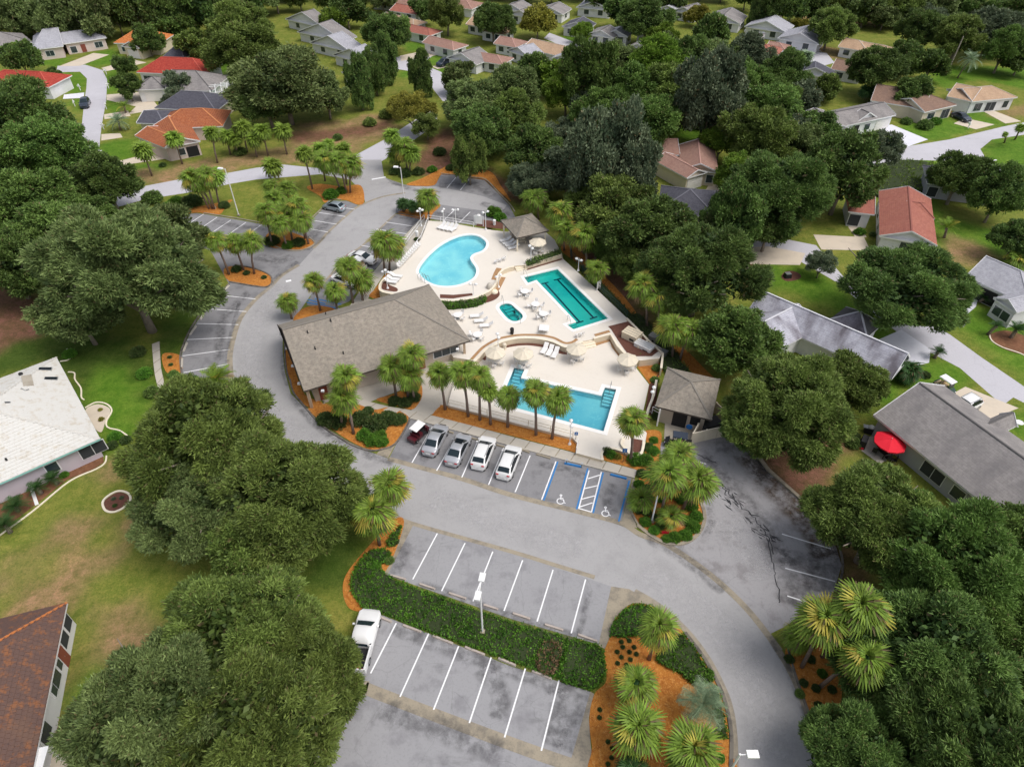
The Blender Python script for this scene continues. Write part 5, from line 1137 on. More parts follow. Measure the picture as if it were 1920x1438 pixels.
                fr = bx(.03, ww, wh, zc, .06, 'door', M[B.get('door', 'door')], t); bx(.075, .06, .06, zc, .03, 'handle', M['grey_metal'], fr)
        B['T'] = T; B['L'] = L; B['W'] = Wd; B['rise'] = rise
    t['n'] = len(blocks); del t['n']
    return t, base
for k, c in dict(taupe=(.22, .20, .175), grey=(.10, .095, .095), pale=(.42, .42, .46), stain=(.62, .62, .66), stainb=(.5, .5, .54), dark=(.16, .16, .19), redshingle=(.27, .10, .08), pink=(.46, .27, .23), brown=(.17, .11, .09), tan=(.42, .28, .19), redtile=(.50, .10, .07), orangetile=(.66, .26, .09), rusttile=(.58, .24, .10), whitetile=(.56, .54, .50), browntile=(.50, .17, .05)).items():
    M['ridge_' + k] = surf('ridge_' + k, c, .85)
# ---- clubhouse
club, cb = house('large clubhouse with long taupe shingle roof beside the pools', [dict(c=[(570, 735), (882, 640), (806, 534.5)], ends='gh', e=3.0, rise=4.1, trim='dark_trim', over=1.1,
    win=[(0, .90, 3.4, 1.1, 1.1, 'w'), (0, .06, 1.0, 2.1, 0.05, 'd'), (0, .72, 1.0, 2.1, 0.05, 'd'), (1, .3, 1.4, 1.2, 1, 'w'), (3, .5, 1.4, 1.2, 1, 'w')])], 'beige', 'taupe', 'clubhouse', 'clubhouse')
CB = dict(c=[(570, 735), (882, 640), (806, 534.5)])
a, u, v, L, Wd = rect_from(*CB['c'], 3.0)
for i, (x, y) in enumerate([(620, 602), (577, 624), (591, 654), (644, 663), (611, 590)]):
    # plumbing vents on the roof
    for z in np.arange(3, 7.2, .02):
        p = G(x, y, z); q = (p - a); yy = q.dot(v)
        rz_ = 3.14 + 4.1 * (1 - abs(yy - Wd / 2) / (Wd / 2))
        if z >= rz_ - .02: break
    MB().lathe((p.x - cb.x, p.y - cb.y, z - .1), [(.14, 0), (.12, .1), (.07, .12), (.07, .45)], 8).build('vent_pipe', M['black'], club)
for f, s, lb in [(.02, -1, 0), (.2, -1, 0)]: pass
for px, py in [(858, 655), (605, 733), (527, 626), (538, 653), (549, 686), (561, 719)]:
    p = G(px, py, 2.75) - cb; MB().box((p.x, p.y, 2.75), (.35, .3, .22)).build('flood_light', M['white'], club)
# porch posts of the clubhouse
for f in (.02, .965): 
    p = a + u * L * f + v * .35 - cb; MB().box((p.x, p.y, 1.45), (.3, .3, 2.9)).build('porch_post', WL['tan'], club)
# ---- shed
shed, sb_ = house('small shed with square taupe hipped roof behind the service lot', [dict(c=[(1228, 763), (1334, 789), (1346, 712)], ends='hh', e=2.8, rise=1.7, over=.7, trim='dark_trim', win=[(0, .45, 1.6, 2.1, .05, 'o'), (0, .8, 1.1, 1.2, .9, 'o')])], 'beige', 'taupe', 'shed', 'shed')
a, u, v, L, Wd = rect_from((1228, 763), (1334, 789), (1346, 712), 2.8)
MB().box((0, 0, 0), (.1, .1, .1)); 
p = a + u * L * .10 - v * .02 - sb_; MB().box((p.x, p.y, 1.35), (.16, .16, 2.7)).build('porch_post', M['white'], shed)
p = a + u * L * .66 - v * .1 - sb_; d_ = MB(); d_.lathe((0, 0, 0), [(.36, 0), (.36, .08)], 16); d_ = d_.build('blue_drum_end', M['blue'], shed); d_.location = (p.x, p.y, 1.2); d_.rotation_euler = (R_(90), 0, math.atan2(u.y, u.x))
sheet('shed_slab', [(1245, 825), (1248, 770), (1310, 790), (1298, 832), (1280, 838)], .035, 'concrete')
def panel_fence(px, h, label, n, mat='trim', w=.12):
    pts = W(px, h); t = empty('panel_fence', (pts[0].x, pts[0].y, 0), 0, label, 'fence')
    for i in range(len(pts) - 1):
        a_, b_ = pts[i] - pts[0], pts[i + 1] - pts[0]
        for k in range(n[i]):
            q0 = a_.lerp(b_, (k + .02) / n[i]); q1 = a_.lerp(b_, (k + .98) / n[i])
            MB().bar(q0 + Vector((0, 0, h / 2)), q1 + Vector((0, 0, h / 2)), w, h).build('fence_panel', M[mat], t)
        MB().box((a_.x, a_.y, h / 2 + .03), (.18, .18, h + .06)).build('post', M[mat], t)
panel_fence([(1310, 794), (1300, 812), (1326, 806), (1368, 797)], 1.7, 'pale panel enclosure wall around the dark bin yard', [1, 1, 2], 'cap')
panel_fence([(1344, 755), (1358, 768), (1366, 795)], 1.7, 'short pale wall on the right of the bin yard', [1, 2], 'deck_wall')
t = empty('dumpster', G(1330, 806), R_(20), 'dark blue-black waste container inside the bin yard', 'dumpster'); MB().box((0, 0, .7), (2.0, 1.4, 1.3)).build('tub', M['car_dark'], t); MB().box((0, 0, 1.4), (2.1, 1.5, .08)).build('lid', M['black'], t)
# ---- pavilion
pav, pb_ = house('open pavilion with small taupe hip roof beside the kidney pool', [dict(c=[(969, 448), (1029, 434), (997, 402)], ends='hh', e=ZU + 2.5, rise=1.5, walls=False, trim='dark_trim')], 'cream', 'taupe', 'pavilion', 'pavilion')
a, u, v, L, Wd = rect_from((969, 448), (1029, 434), (997, 402), ZU + 2.5)
for fx, fy in ((.06, .08), (.94, .08), (.94, .92), (.06, .92)):
    p = a + u * L * fx + v * Wd * fy - pb_; MB().box((p.x, p.y, ZU + 1.25), (.22, .22, 2.5)).build('post', M['cap'], pav)
p = a + u * L * .5 + v * Wd * .75 - pb_; MB().box((p.x, p.y, ZU + .5), (L * .6, .6, 1.0), math.atan2(u.y, u.x)).build('counter', WL['beige'], pav)
t = empty('bench', Vector((*G(978, 457, ZU).xy, ZU)), R_(15), 'cream slatted bench in front of the pavilion', 'bench')
for k in range(3): MB().box((0, -.18 + .18 * k, .45), (1.4, .14, .04)).build('slat', M['cap'], t)
for k in range(3): MB().box((0, .28, .6 + .17 * k), (1.4, .04, .12)).build('back_slat', M['cap'], t)
for x in (-.6, .6): MB().box((x, 0, .22), (.08, .5, .44)).build('leg', M['cap'], t)
# ---- white tile house (left)
wh, wb = house('single storey house with big white tiled hip roof at the left edge', [dict(c=[(-150, 975), (189, 824), (105, 672)], ends='hh', e=2.8, rise=3.1, over=.6, roof='whitetile', trim='turq_trim', win=[(0, .965, 2.6, 1.5, .8, 's'), (0, .7, 1.2, 1.3, .9, 'w')])], 'lilac', 'whitetile')
def tile_rows(t, base, c, e, rise, ends, mat, rowh=.42, tw=.5, th=.045, jit=.01, name='roof_tiles', vis=None, skip=()):
    a, u, v, L, Wd = rect_from(*c, e); pl, _ = roof_planes(L, Wd, rise, ends, 'u'); rg = random.Random(9); mb = MB()
    for pi, p in enumerate(pl):
        if pi in skip: continue
        q = [a - base + u * x[0] + v * x[1] + Vector((0, 0, x[2] + .145)) for x in p]
        if (q[1] - q[0]).cross(q[2] - q[0]).z < 0: q = q[::-1]
        lows = [x for x in q if abs(x.z - (e + .145)) < 1e-4]; ed = (lows[1] - lows[0]).normalized(); nn = (q[1] - q[0]).cross(q[2] - q[0]).normalized(); up = nn.cross(ed)
        P2 = [((x - lows[0]).dot(ed), (x - lows[0]).dot(up)) for x in q]; vmax = max(y for _, y in P2)
        r = 0
        while r * rowh < vmax - .1:
            y = r * rowh + .03; xs = []
            for i in range(len(P2)):
                (x1, y1), (x2, y2) = P2[i], P2[(i + 1) % len(P2)]
                if (y1 - y) * (y2 - y) < 0: xs.append(x1 + (x2 - x1) * (y - y1) / (y2 - y1))
            if len(xs) == 2:
                xa, xb = min(xs) + .05, max(xs) - .05; x = xa - (r % 2) * tw / 2
                while x < xb:
                    s, f = max(x, xa), min(x + tw - .02, xb)
                    if f - s > .08:
                        dz = th + rg.uniform(-jit, jit); y1 = min(y + rowh + .03, vmax)
                        O = lambda X, Y, Z: lows[0] + ed * X + up * Y + nn * Z
                        mb.add([O(s, y, 0), O(f, y, 0), O(f, y, dz), O(s, y, dz), O(f, y1, .004), O(s, y1, .004)], [(0, 1, 2, 3), (3, 2, 4, 5)])
                    x += tw
            r += 1
    me = mb.mesh(name); uvl = me.uv_layers.new(name='UVMap')
    co = np.empty(len(me.vertices) * 3); me.vertices.foreach_get('co', co); co = co.reshape(-1, 3)
    li = np.empty(len(me.loops), int); me.loops.foreach_get('vertex_index', li)
    uu = np.stack([co[li] @ np.array(u), co[li] @ np.array(v)], 1); uvl.data.foreach_set('uv', uu.ravel())
    o = mesh_obj(name, me, t, mat); o['kind'] = 'stuff'; return o
M['tile_w'] = surf('white_roof_tile', (.64, .63, .60), .8, [('noise', 1.2, .5, .68, (.52, .46, .37), .7), ('noise', 5, .56, .72, (.38, .34, .28), .6), ('noise', 20, .5, .8, (.62, .58, .5), .3)])
M['tile_b'] = surf('brown_roof_tile', (.125, .075, .062), .85, [('noise', 1.4, .5, .66, (.30, .115, .04), .65), ('noise', 4, .5, .7, (.09, .062, .06), .7), ('noise', .3, .5, .7, (.17, .10, .07), .5)])
tile_rows(wh, wb, [(-150, 975), (189, 824), (105, 672)], 2.8, 3.1, 'hh', M['tile_w'])
a, u, v, L, Wd = rect_from((-150, 975), (189, 824), (105, 672), 2.8)
def on_roof(px, py, planef):
    for z in np.arange(2.9, 7.5, .02):
        p = G(px, py, z)
        if z >= planef(p): return p
    return p
def hipz(p):
    q = p - a; x, y = q.dot(u), q.dot(v); k = 3.1 / (Wd / 2)
    return 2.95 + k * max(0, min(y, Wd - y, L - x, x))
for px, py, w_, h_ in [(85, 693, 1.35, .55), (96, 711, 1.35, .55), (8, 759, 1.1, .7)]:
    p = on_roof(px, py, hipz) - wb; s = MB().box((0, 0, .08), (w_, h_, .16)).build('skylight', M['grey_metal'], wh); s.location = p; s.rotation_euler = (0, R_(14), math.atan2(u.y, u.x) - R_(24))
    g = MB().box((0, 0, .17), (w_ - .12, h_ - .12, .02)).build('pane', M['glass'], s)
p = on_roof(52, 716, hipz) - wb; s = MB().box((0, 0, .12), (1.0, 2.2, .22)).build('roof_unit', M['concrete'], wh); s.location = p; s.rotation_euler = (0, R_(14), R_(35))
p = on_roof(40, 703, hipz) - wb; s = MB().lathe((0, 0, 0), [(.22, 0), (.25, .25), (.12, .35)], 8).build('vent_cap', M['black'], wh); s.location = p
p = on_roof(45, 733, hipz) - wb; s = MB().tube([(-.6, 0, .05), (-.2, .12, .3), (.2, -.05, .1), (.6, .1, .2)], .05, 6).build('duct', M['grey_metal'], wh); s.location = p
p = on_roof(13, 863, hipz) - wb; s = MB().lathe((0, 0, 0), [(.1, 0), (.1, .3)], 8).build('vent_pipe', M['black'], wh); s.location = p
# downspout + pipe
# ---- brown roof house (bottom left)
# wall along the right; eave A bottom -> B top
BR = dict(c=[(40, 1560), (127, 1131), (-140, 1200)], e=2.8)
br, bb = house('house with dark brown tiled roof and orange ridge at the bottom left', [dict(c=BR['c'], ends='hh', e=2.8, rise=2.9, over=.35, roof='browntile', win=[(0, .955, 1.3, 1.3, .95, 's'), (0, .865, 1.3, 1.3, .95, 's'), (0, .79, 1.0, 2.0, .05, 'd'), (0, .73, .7, 1.0, 1.1, 'w'), (0, .66, 1.3, 1.2, 1.0, 'w'), (0, .60, .7, 1.0, 1.1, 'w'), (0, .40, 1.6, 1.3, .9, 'w')])], 'white', 'browntile')
tile_rows(br, bb, BR['c'], 2.8, 2.9, 'hh', M['tile_b'], rowh=.36, tw=.38, th=.05)
pb = G(58, 1400, 2.6); t = empty('patio_canopy', (pb.x, pb.y, 0), R_(12), 'white flat porch canopy cut by the bottom left edge', 'canopy')
MB().box((0, -2.3, 2.62), (2.6, 4.2, .12)).build('canopy_roof', M['white'], t)
for x, y in ((-1.2, -.3), (1.2, -.3), (1.2, -4.2)): MB().box((x, y, 1.3), (.1, .1, 2.56)).build('post', M['white'], t)
sheet('patio_slab', [(90, 1400), (135, 1383), (142, 1440), (90, 1460)], .02, 'drive')
# small white bay box by the wall
# ---- big grey house bottom right
house('long house with grey shingle roof behind the red parasol', [dict(c=[(1637, 780), (1960, 1040), (1990, 880)], ends='gg', e=2.8, rise=2.7, over=.5, win=[(0, .40, 2.6, 1.6, .6, 's'), (0, .56, 1.4, 1.4, .7, 'w'), (0, .78, 2.0, 1.4, .7, 'w')]),
    dict(c=[(1830, 835), (1905, 800), (1880, 775)], ends='gg', e=2.8, rise=1.2, over=.3)], 'grey', 'grey')
house('long house with stained white hipped roof right of the trees', [dict(c=[(1400, 588), (1672, 712), (1695, 668)], ends='gg', e=2.7, rise=2.3, roof='stain', over=.5, win=[(1, .5, 2, 1.4, .8, 'w')]),
    dict(c=[(1555, 600), (1625, 634), (1652, 608)], axis='v', ends='hh', e=2.65, rise=1.7, roof='stainb', over=.4), dict(c=[(1385, 602), (1466, 654), (1520, 612)], axis='v', ends='gg', e=2.75, rise=1.9, roof='stain', over=.4)], 'white', 'stain')
house('house with salmon shingle roof and white gable right of the wooded belt', [dict(c=[(1648, 444), (1757, 463), (1725, 372)], axis='v', ends='gg', e=2.6, rise=1.6, over=.45, win=[(0, .5, 1.6, 1.3, .9, 'w'), (3, .35, 1.8, 1.4, .7, 'w'), (3, .62, 1.2, 1.2, .9, 'w')]),
    dict(c=[(1700, 407), (1752, 412), (1744, 384)], ends='gh', e=2.7, rise=1.3, over=.5), dict(c=[(1590, 398), (1640, 404), (1665, 372)], ends='hg', e=2.7, rise=1.4, over=.5, win=[(0, .3, 1.8, 2.0, .2, 's')])], 'white', 'redshingle')
house('white house with pale grey roof and open garage at the right edge', [dict(c=[(1809, 520), (1930, 575), (1960, 530)], ends='gh', e=2.7, rise=2.0, over=.45, win=[(0, .28, 4.2, 2.1, .1, 'o'), (0, .85, 1.6, 1.3, .8, 'w')]),
    dict(c=[(1862, 560), (1905, 588), (1935, 570)], axis='v', ends='gg', e=2.7, rise=.9, over=.25, win=[(0, .3, 1.2, 1.3, .7, 'w'), (0, .7, 1.2, 1.3, .7, 'w')])], 'white', 'pale')
house('white house with grey-brown roof and white driveway on the right street', [dict(c=[(1573, 240), (1680, 217), (1640, 192)], ends='gg', e=2.7, pitch=.36, over=.45, win=[(0, .12, 2.2, 1.5, .6, 'w'), (0, .35, 1.5, 2.0, .1, 'o'), (0, .55, 1.6, 1.3, .7, 'w'), (0, .84, 4.0, 2.1, .05, 'g')]),
    dict(c=[(1504, 212), (1545, 209), (1575, 242)], axis='v', ends='gg', e=2.7, pitch=.3, over=.4), dict(c=[(1608, 230), (1645, 222), (1640, 212)], axis='v', ends='gg', e=2.72, pitch=.5, over=.3)], 'white', 'grey')
house('house with brown shingle roof behind the dark blue car', [dict(c=[(1733, 212), (1794, 198), (1765, 168)], ends='gh', e=2.7, pitch=.36, over=.45, win=[(0, .3, 2.2, 1.3, .8, 'w'), (0, .8, 2.6, 2.0, .1, 's')]), dict(c=[(1632, 190), (1735, 206), (1725, 172)], ends='gg', e=2.7, pitch=.3, over=.4)], 'cream', 'brown')
house('house with tan shingle roof and arched windows at the right edge', [dict(c=[(1822, 192), (1908, 184), (1898, 158)], ends='gh', e=2.7, pitch=.36, over=.45, win=[(0, .2, 2.0, 1.7, .4, 'w'), (0, .5, 2.6, 1.9, .2, 's'), (0, .85, 1.4, 1.5, .6, 'w')]), dict(c=[(1775, 182), (1822, 192), (1838, 168)], ends='gg', e=2.7, pitch=.3, over=.4)], 'white', 'tan')
house('small house with dark red roof half hidden left of the grey-brown roof', [dict(c=[(1500, 252), (1533, 248), (1512, 222)], ends='gg', e=2.7, pitch=.4, over=.4, win=[(0, .5, 3, 2, .1, 'g')])], 'white', 'redshingle')
house('house with dark roof under the trees at the right street corner', [dict(c=[(1738, 345), (1865, 362), (1875, 330)], ends='hh', e=2.7, pitch=.4, over=.5, win=[(0, .1, 1.6, 1.8, .3, 's')])], 'grey', 'dark')
house('house with pinkish brown roof and garage inside the wooded belt', [dict(c=[(1275, 320), (1347, 325), (1347, 278)], axis='v', ends='gg', e=2.75, pitch=.4, over=.45, win=[(0, .85, 1.2, 1.5, .6, 'w')]), dict(c=[(1226, 302), (1288, 336), (1314, 318)], axis='u', ends='gg', e=2.7, pitch=.4, over=.4, win=[(1, .5, 3.6, 2.1, .05, 'g')]), dict(c=[(1228, 292), (1275, 292), (1292, 262)], ends='hg', e=2.65, pitch=.4, over=.4)], 'cream', 'pink')
house('dark roofed house between the trees above the right drive', [dict(c=[(1232, 398), (1345, 410), (1330, 358)], ends='hh', e=2.7, pitch=.42, over=.5), dict(c=[(1300, 450), (1380, 475), (1390, 430)], ends='gg', e=2.7, pitch=.4, over=.5, win=[(1, .5, 3.6, 2.1, .05, 'g')])], 'grey', 'dark')
# upper left group
house('pale pink house with grey-green roof below the dark wood', [dict(c=[(60, 95), (119, 88), (130, 62)], ends='hg', e=2.8, pitch=.42, over=.5, win=[(0, .5, 2.0, 1.3, .8, 'w')]), dict(c=[(119, 84), (200, 72), (195, 58)], ends='gh', e=2.8, pitch=.42, over=.5, win=[(0, .15, 1.5, 1.6, .3, 'w'), (0, .4, 1.2, 2.0, .1, 'd'), (0, .8, 2.0, 1.4, .7, 'w')])], 'pink', 'pale')
house('house with grey roof at the top left edge', [dict(c=[(-30, 96), (62, 80), (40, 64)], ends='hh', e=2.8, pitch=.42)], 'grey', 'grey')
house('house with bright orange tiled roof below the dark wood', [dict(c=[(213, 82), (298, 84), (300, 66)], ends='hh', e=2.8, pitch=.5, win=[(0, .15, 1.4, 1.4, .7, 'w')]), dict(c=[(228, 88), (262, 92), (262, 76)], axis='v', ends='gg', e=2.8, pitch=.45, over=.4, win=[(0, .5, 3.6, 2.1, .05, 'g')])], 'cream', 'orangetile')
house('dark grey roof behind the round bush at the upper left', [dict(c=[(303, 110), (345, 112), (345, 88)], ends='hh', e=2.8, pitch=.5)], 'grey', 'dark')
house('house with bright red tiled hip roof at the upper left', [dict(c=[(256, 137), (384, 143), (372, 118)], ends='hh', e=2.8, pitch=.5, win=[(0, .1, 2.0, 1.4, .7, 'w'), (0, .9, 1.2, 1.4, .7, 'w')])], 'white', 'redtile')
house('house with taupe hip roof and white garage below the red roof', [dict(c=[(253, 170), (310, 168), (300, 150)], ends='hh', e=2.8, pitch=.5, win=[(0, .55, 4.0, 2.1, .05, 'g')]), dict(c=[(310, 170), (398, 172), (380, 142)], ends='gh', e=2.8, pitch=.5)], 'white', 'grey')
house('house with dark slate hip roof beside the pool cage', [dict(c=[(290, 204), (405, 210), (395, 180)], ends='hh', e=2.8, pitch=.5), dict(c=[(256, 232), (308, 234), (310, 208)], ends='gh', e=2.8, pitch=.3)], 'cream', 'dark')
house('house with rust orange tiled roof above the entrance street', [dict(c=[(293, 243), (418, 238), (400, 210)], ends='hh', e=2.8, pitch=.5), dict(c=[(253, 256), (309, 279), (335, 250)], ends='gg', axis='u', e=2.8, pitch=.3, over=.4), dict(c=[(309, 279), (376, 266), (370, 222)], axis='v', ends='gg', e=2.8, pitch=.4, over=.4, win=[(0, .4, 1.4, 1.3, .8, 'w'), (0, .75, 2.2, 2.0, .1, 'o')])], 'pink', 'rusttile')
house('red tiled roof at the left edge above the oaks', [dict(c=[(-40, 158), (92, 165), (85, 140)], ends='hh', e=2.8, pitch=.45)], 'white', 'redtile')
t0 = G(398, 207, 0); t = empty('pool_cage', t0, 0, 'white framed pool screen cage beside the dark slate roof', 'pool cage')
pts = [G(x, y, 0) - t0 for x, y in [(402, 212), (460, 206), (452, 178), (400, 182)]]
for i in range(4):
    a_, b_ = pts[i], pts[(i + 1) % 4]
    for k in range(4):
        p = a_.lerp(b_, k / 4); MB().bar(p, p + Vector((0, 0, 3)), .14).build('frame_post', M['white'], t)
    MB().bar(a_ + Vector((0, 0, 3)), b_ + Vector((0, 0, 3)), .14).build('frame_beam', M['white'], t)
for k in range(1, 5):
    q0 = pts[0].lerp(pts[1], k / 5) + Vector((0, 0, 3)); q1 = pts[3].lerp(pts[2], k / 5) + Vector((0, 0, 3)); m_ = (q0 + q1) / 2 + Vector((0, 0, 1))
    MB().bar(q0, m_, .12).build('frame_rafter', M['white'], t); MB().bar(m_, q1, .12).build('frame_rafter', M['white'], t)
for k in range(1, 4):
    q0 = pts[0].lerp(pts[3], k / 4) + Vector((0, 0, 3 + (1 if k == 2 else .5))); q1 = pts[1].lerp(pts[2], k / 4) + Vector((0, 0, 3 + (1 if k == 2 else .5))); MB().bar(q0, q1, .12).build('frame_purlin', M['white'], t)
sheet('cage_pool', [(415, 205), (450, 202), (446, 190), (418, 192)], .03, surf('small_pool', (.10, .42, .48), .1), True)
# town houses top centre
TH = [('tan', [(905, 60), (940, 66), (945, 45)], 'tan roof between the tall dark tree and the far street'), ('redshingle', [(735, 22), (775, 28), (785, 8)], 'dark pink roof above the tan roof of the middle row'), ('grey', [(1010, 24), (1050, 28), (1052, 8)], 'grey roof behind the far lawn at the top edge'),
      ('pale', [(1240, 18), (1262, 20), (1265, 4)], 'pale roof at the top edge beside the big dark oak'), ('pink', [(930, 84), (962, 90), (968, 66)], 'low salmon roof left of the wide tan roof'), ('grey', [(1180, 90), (1210, 96), (1215, 78)], 'grey roof sunk in the wooded belt below the far lawn'),
      ('grey', [(540, 38), (600, 52), (612, 36)], 'topmost grey roof of the left town house row'), ('grey', [(562, 62), (640, 78), (650, 58)], 'second grey roof of the left town house row'), ('pale', [(585, 82), (652, 98), (660, 75)], 'third pale grey roof of the left town house row'),
      ('pale', [(628, 105), (690, 122), (700, 96)], 'fourth pale grey roof of the left town house row'), ('pale', [(645, 138), (690, 150), (700, 120)], 'lowest pale grey roof of the left town house row, above the dark trees'),
      ('tan', [(716, 36), (770, 50), (782, 30)], 'tan roof at the top of the middle town house row'), ('redshingle', [(752, 58), (800, 68), (815, 48)], 'dark red roof of the middle town house row'), ('pink', [(796, 82), (845, 95), (855, 70)], 'salmon roof of the middle town house row'),
      ('grey', [(842, 110), (888, 122), (895, 90)], 'grey roof of the middle town house row beside the dark van'), ('pink', [(872, 112), (938, 122), (948, 98)], 'salmon roof at the right end of the middle town house row'),
      ('pink', [(822, 12), (880, 18), (900, -2)], 'pink roof at the top edge behind the middle row'), ('tan', [(878, 48), (905, 52), (908, 20)], 'tan roofed white house between two round trees'), ('grey', [(942, 18), (975, 22), (990, 5)], 'grey roof at the top edge above the round green tree'),
      ('grey', [(958, 28), (990, 34), (1000, 12)], 'grey roof left of the round bright tree'), ('pale', [(1085, 16), (1140, 20), (1142, 0)], 'pale roof at the top edge behind the far lawn'), ('dark', [(1058, 52), (1098, 56), (1100, 36)], 'dark gabled roof on the far lawn'),
      ('grey', [(1105, 66), (1145, 72), (1148, 52)], 'grey gabled roof with white front on the far lawn'), ('pale', [(1136, 66), (1172, 70), (1172, 54)], 'pale gabled roof right of the grey one on the far lawn'), ('pale', [(1196, 68), (1224, 70), (1222, 56)], 'pale gable peeping above the wooded belt'),
      ('grey', [(1266, 22), (1297, 28), (1296, 6)], 'grey gabled house at the top edge above the wooded belt'), ('grey', [(1326, 40), (1383, 46), (1382, 20)], 'grey gabled house with arched window left of the dark pine'), ('pale', [(1400, 52), (1468, 62), (1468, 38)], 'pale grey gabled house above the white van'),
      ('tan', [(985, 92), (1062, 110), (1070, 78)], 'wide tan roof at the end of the far street'), ('pale', [(1038, 112), (1100, 120), (1102, 92)], 'pale blue-grey roof below the far street'), ('pale', [(955, 96), (985, 108), (990, 80)], 'pale roof left of the wide tan roof'),
      ('redshingle', [(1395, 100), (1450, 108), (1450, 78)], 'red roof with white chimney box right of the wooded belt'), ('pale', [(1462, 74), (1530, 84), (1528, 55)], 'pale gabled house with arched windows on the right court'), ('tan', [(1576, 90), (1622, 98), (1628, 74)], 'tan roof with dark windows right of the bushy oak'),
      ('tan', [(1612, 94), (1668, 104), (1672, 84)], 'tan roof with white front right of the bushy oak'), ('grey', [(1672, 108), (1712, 116), (1735, 95)], 'grey roof half hidden behind palms in the upper right'), ('brown', [(1562, 132), (1612, 140), (1620, 112)], 'brown roof below the right court'), ('pink', [(1440, 92), (1468, 96), (1470, 78)], 'small red roof at the left of the right court'),
      ('dark', [(1490, 140), (1560, 146), (1560, 126)], 'dark green-grey roof among the yellow bushes'), ('pink', [(700, 4), (770, 10), (780, -8)], 'pink roof at the top edge above the middle row')]
for rf, c, lb in TH:
    c = [(c[0][0] - 5, c[0][1] - 1), (c[1][0] + 5, c[1][1] + 1), c[2]]; c = [c[0], c[1], (c[1][0] + (c[2][0] - c[1][0]) * .62, c[1][1] + (c[2][1] - c[1][1]) * .62)]
    axis = 'v' if rf in ('grey', 'pale', 'dark') else 'u'
    house('house with ' + lb, [dict(c=c, axis=axis, ends='gg' if axis == 'v' else 'gh', e=2.4, pitch=.36, over=.5, win=[(0, .28, 1.6, 1.3, .7, 'w'), (0, .72, 1.6, 1.5, .7, 'w'), (1, .5, 1.4, 1.3, .8, 'w')])], 'white', rf, group='houses along the far streets')
pcb = empty('chimney', G(1420, 98), 0, 'white chimney box beside the red far roof', 'chimney'); MB().box((0, 0, 2.4), (1.6, 1.4, 4.8)).build('stack', M['white'], pcb); MB().box((0, 0, 4.85), (1.8, 1.6, .1)).build('top_plate', M['grey_metal'], pcb)
# yard edging, flower beds at the white house
def edging(px, label, w=.16, closed=False):
    pts = spline(W(px), closed, 5); t = empty('garden_edging', (0, 0, 0), 0, label, 'edging')
    mesh_obj('edging_strip', ribbon_mesh('edging_strip', pts, w, 0, .09, closed), t, M['cap'])
edging([(-20, 1018), (60, 960), (130, 903), (180, 880), (197, 868), (200, 855)], 'pale curved edging along the beds of the white roofed house')
edging([(193, 942), (203, 930), (222, 921), (240, 925), (245, 937), (235, 950), (215, 960), (198, 957)], 'oval pale edging of the round bed in the left lawn', .22, True)
edging([(113, 678), (128, 675), (137, 664), (136, 658), (125, 655)], 'pale edging of the small bed above the white roof')
edging([(160, 765), (180, 755), (200, 758), (210, 770), (200, 790), (203, 802), (225, 808), (245, 822)], 'wavy pale edging right of the white roof')
edging([(128, 698), (140, 700), (141, 712), (152, 728), (153, 745), (158, 750)], 'short wavy edging at the gable of the white roof')
edging([(1855, 628), (1860, 640), (1880, 652), (1910, 662), (1930, 672)], 'curved pale edging round the sago bed on the right')
sheet('round_bed', [(195, 942), (205, 931), (222, 923), (238, 927), (243, 937), (233, 949), (215, 958), (200, 955)], .03, 'dark_mulch', True)
sheet('garden_bed', [(160, 770), (180, 758), (200, 762), (207, 771), (198, 790), (190, 810), (175, 800)], .03, 'drive', True)
sheet('garden_bed', [(-20, 1012), (55, 955), (125, 900), (178, 878), (195, 866), (190, 845), (150, 860), (60, 915), (-20, 950)], .03, 'litter')
sheet('garden_bed', [(1855, 628), (1862, 642), (1880, 653), (1910, 663), (1940, 665), (1940, 640), (1890, 620)], .03, 'litter', True)
sheet('stepping_path', [(52, 905), (58, 903), (73, 945), (66, 948)], .04, 'white')
# ================================================================== VEHICLES
def car_mesh(L, Wd, prof, belt, zf=.22):
    """loft of stations; prof: list of (x fraction, roof height, cabin half width factor)"""
    n = len(prof); vs = []; fs = []
    for i, (fx, h, k) in enumerate(prof):
        x = (fx - .5) * L
        end = min(fx, 1 - fx); w = Wd / 2 * (1 - .30 * max(0, (.10 - end) / .10) ** 1.6); bl = min(belt, h - .01) if h > belt else h
        top = max(h, bl)
        cab = h > belt + .12
        wr = w * (.74 if cab else .84) * k
        ring = [(0, zf), (w * .86, zf), (w * .98, zf + .14), (w, zf + .36), (w * .985, bl - .05), (w * .93, bl + .005), (wr + (w * .93 - wr) * .12 if cab else w * .90, top - .06 if cab else bl + .015), (wr * .93, top - .012), (wr * .5, top + .02), (0, top + .028)]
        full = [(-y, z) for y, z in ring[::-1][:-1]] + ring[:] if False else [(y, z) for y, z in ring] + [(-y, z) for y, z in ring[-2:0:-1]]
        vs += [(x, y, z) for y, z in full]; m = len(full)
    for i in range(n - 1):
        for j in range(m):
            fs.append((i * m + j, (i + 1) * m + j, (i + 1) * m + (j + 1) % m, i * m + (j + 1) % m))
    fs.append(tuple(range(m))); fs.append(tuple((n - 1) * m + j for j in range(m - 1, -1, -1)))
    return vs, fs, m
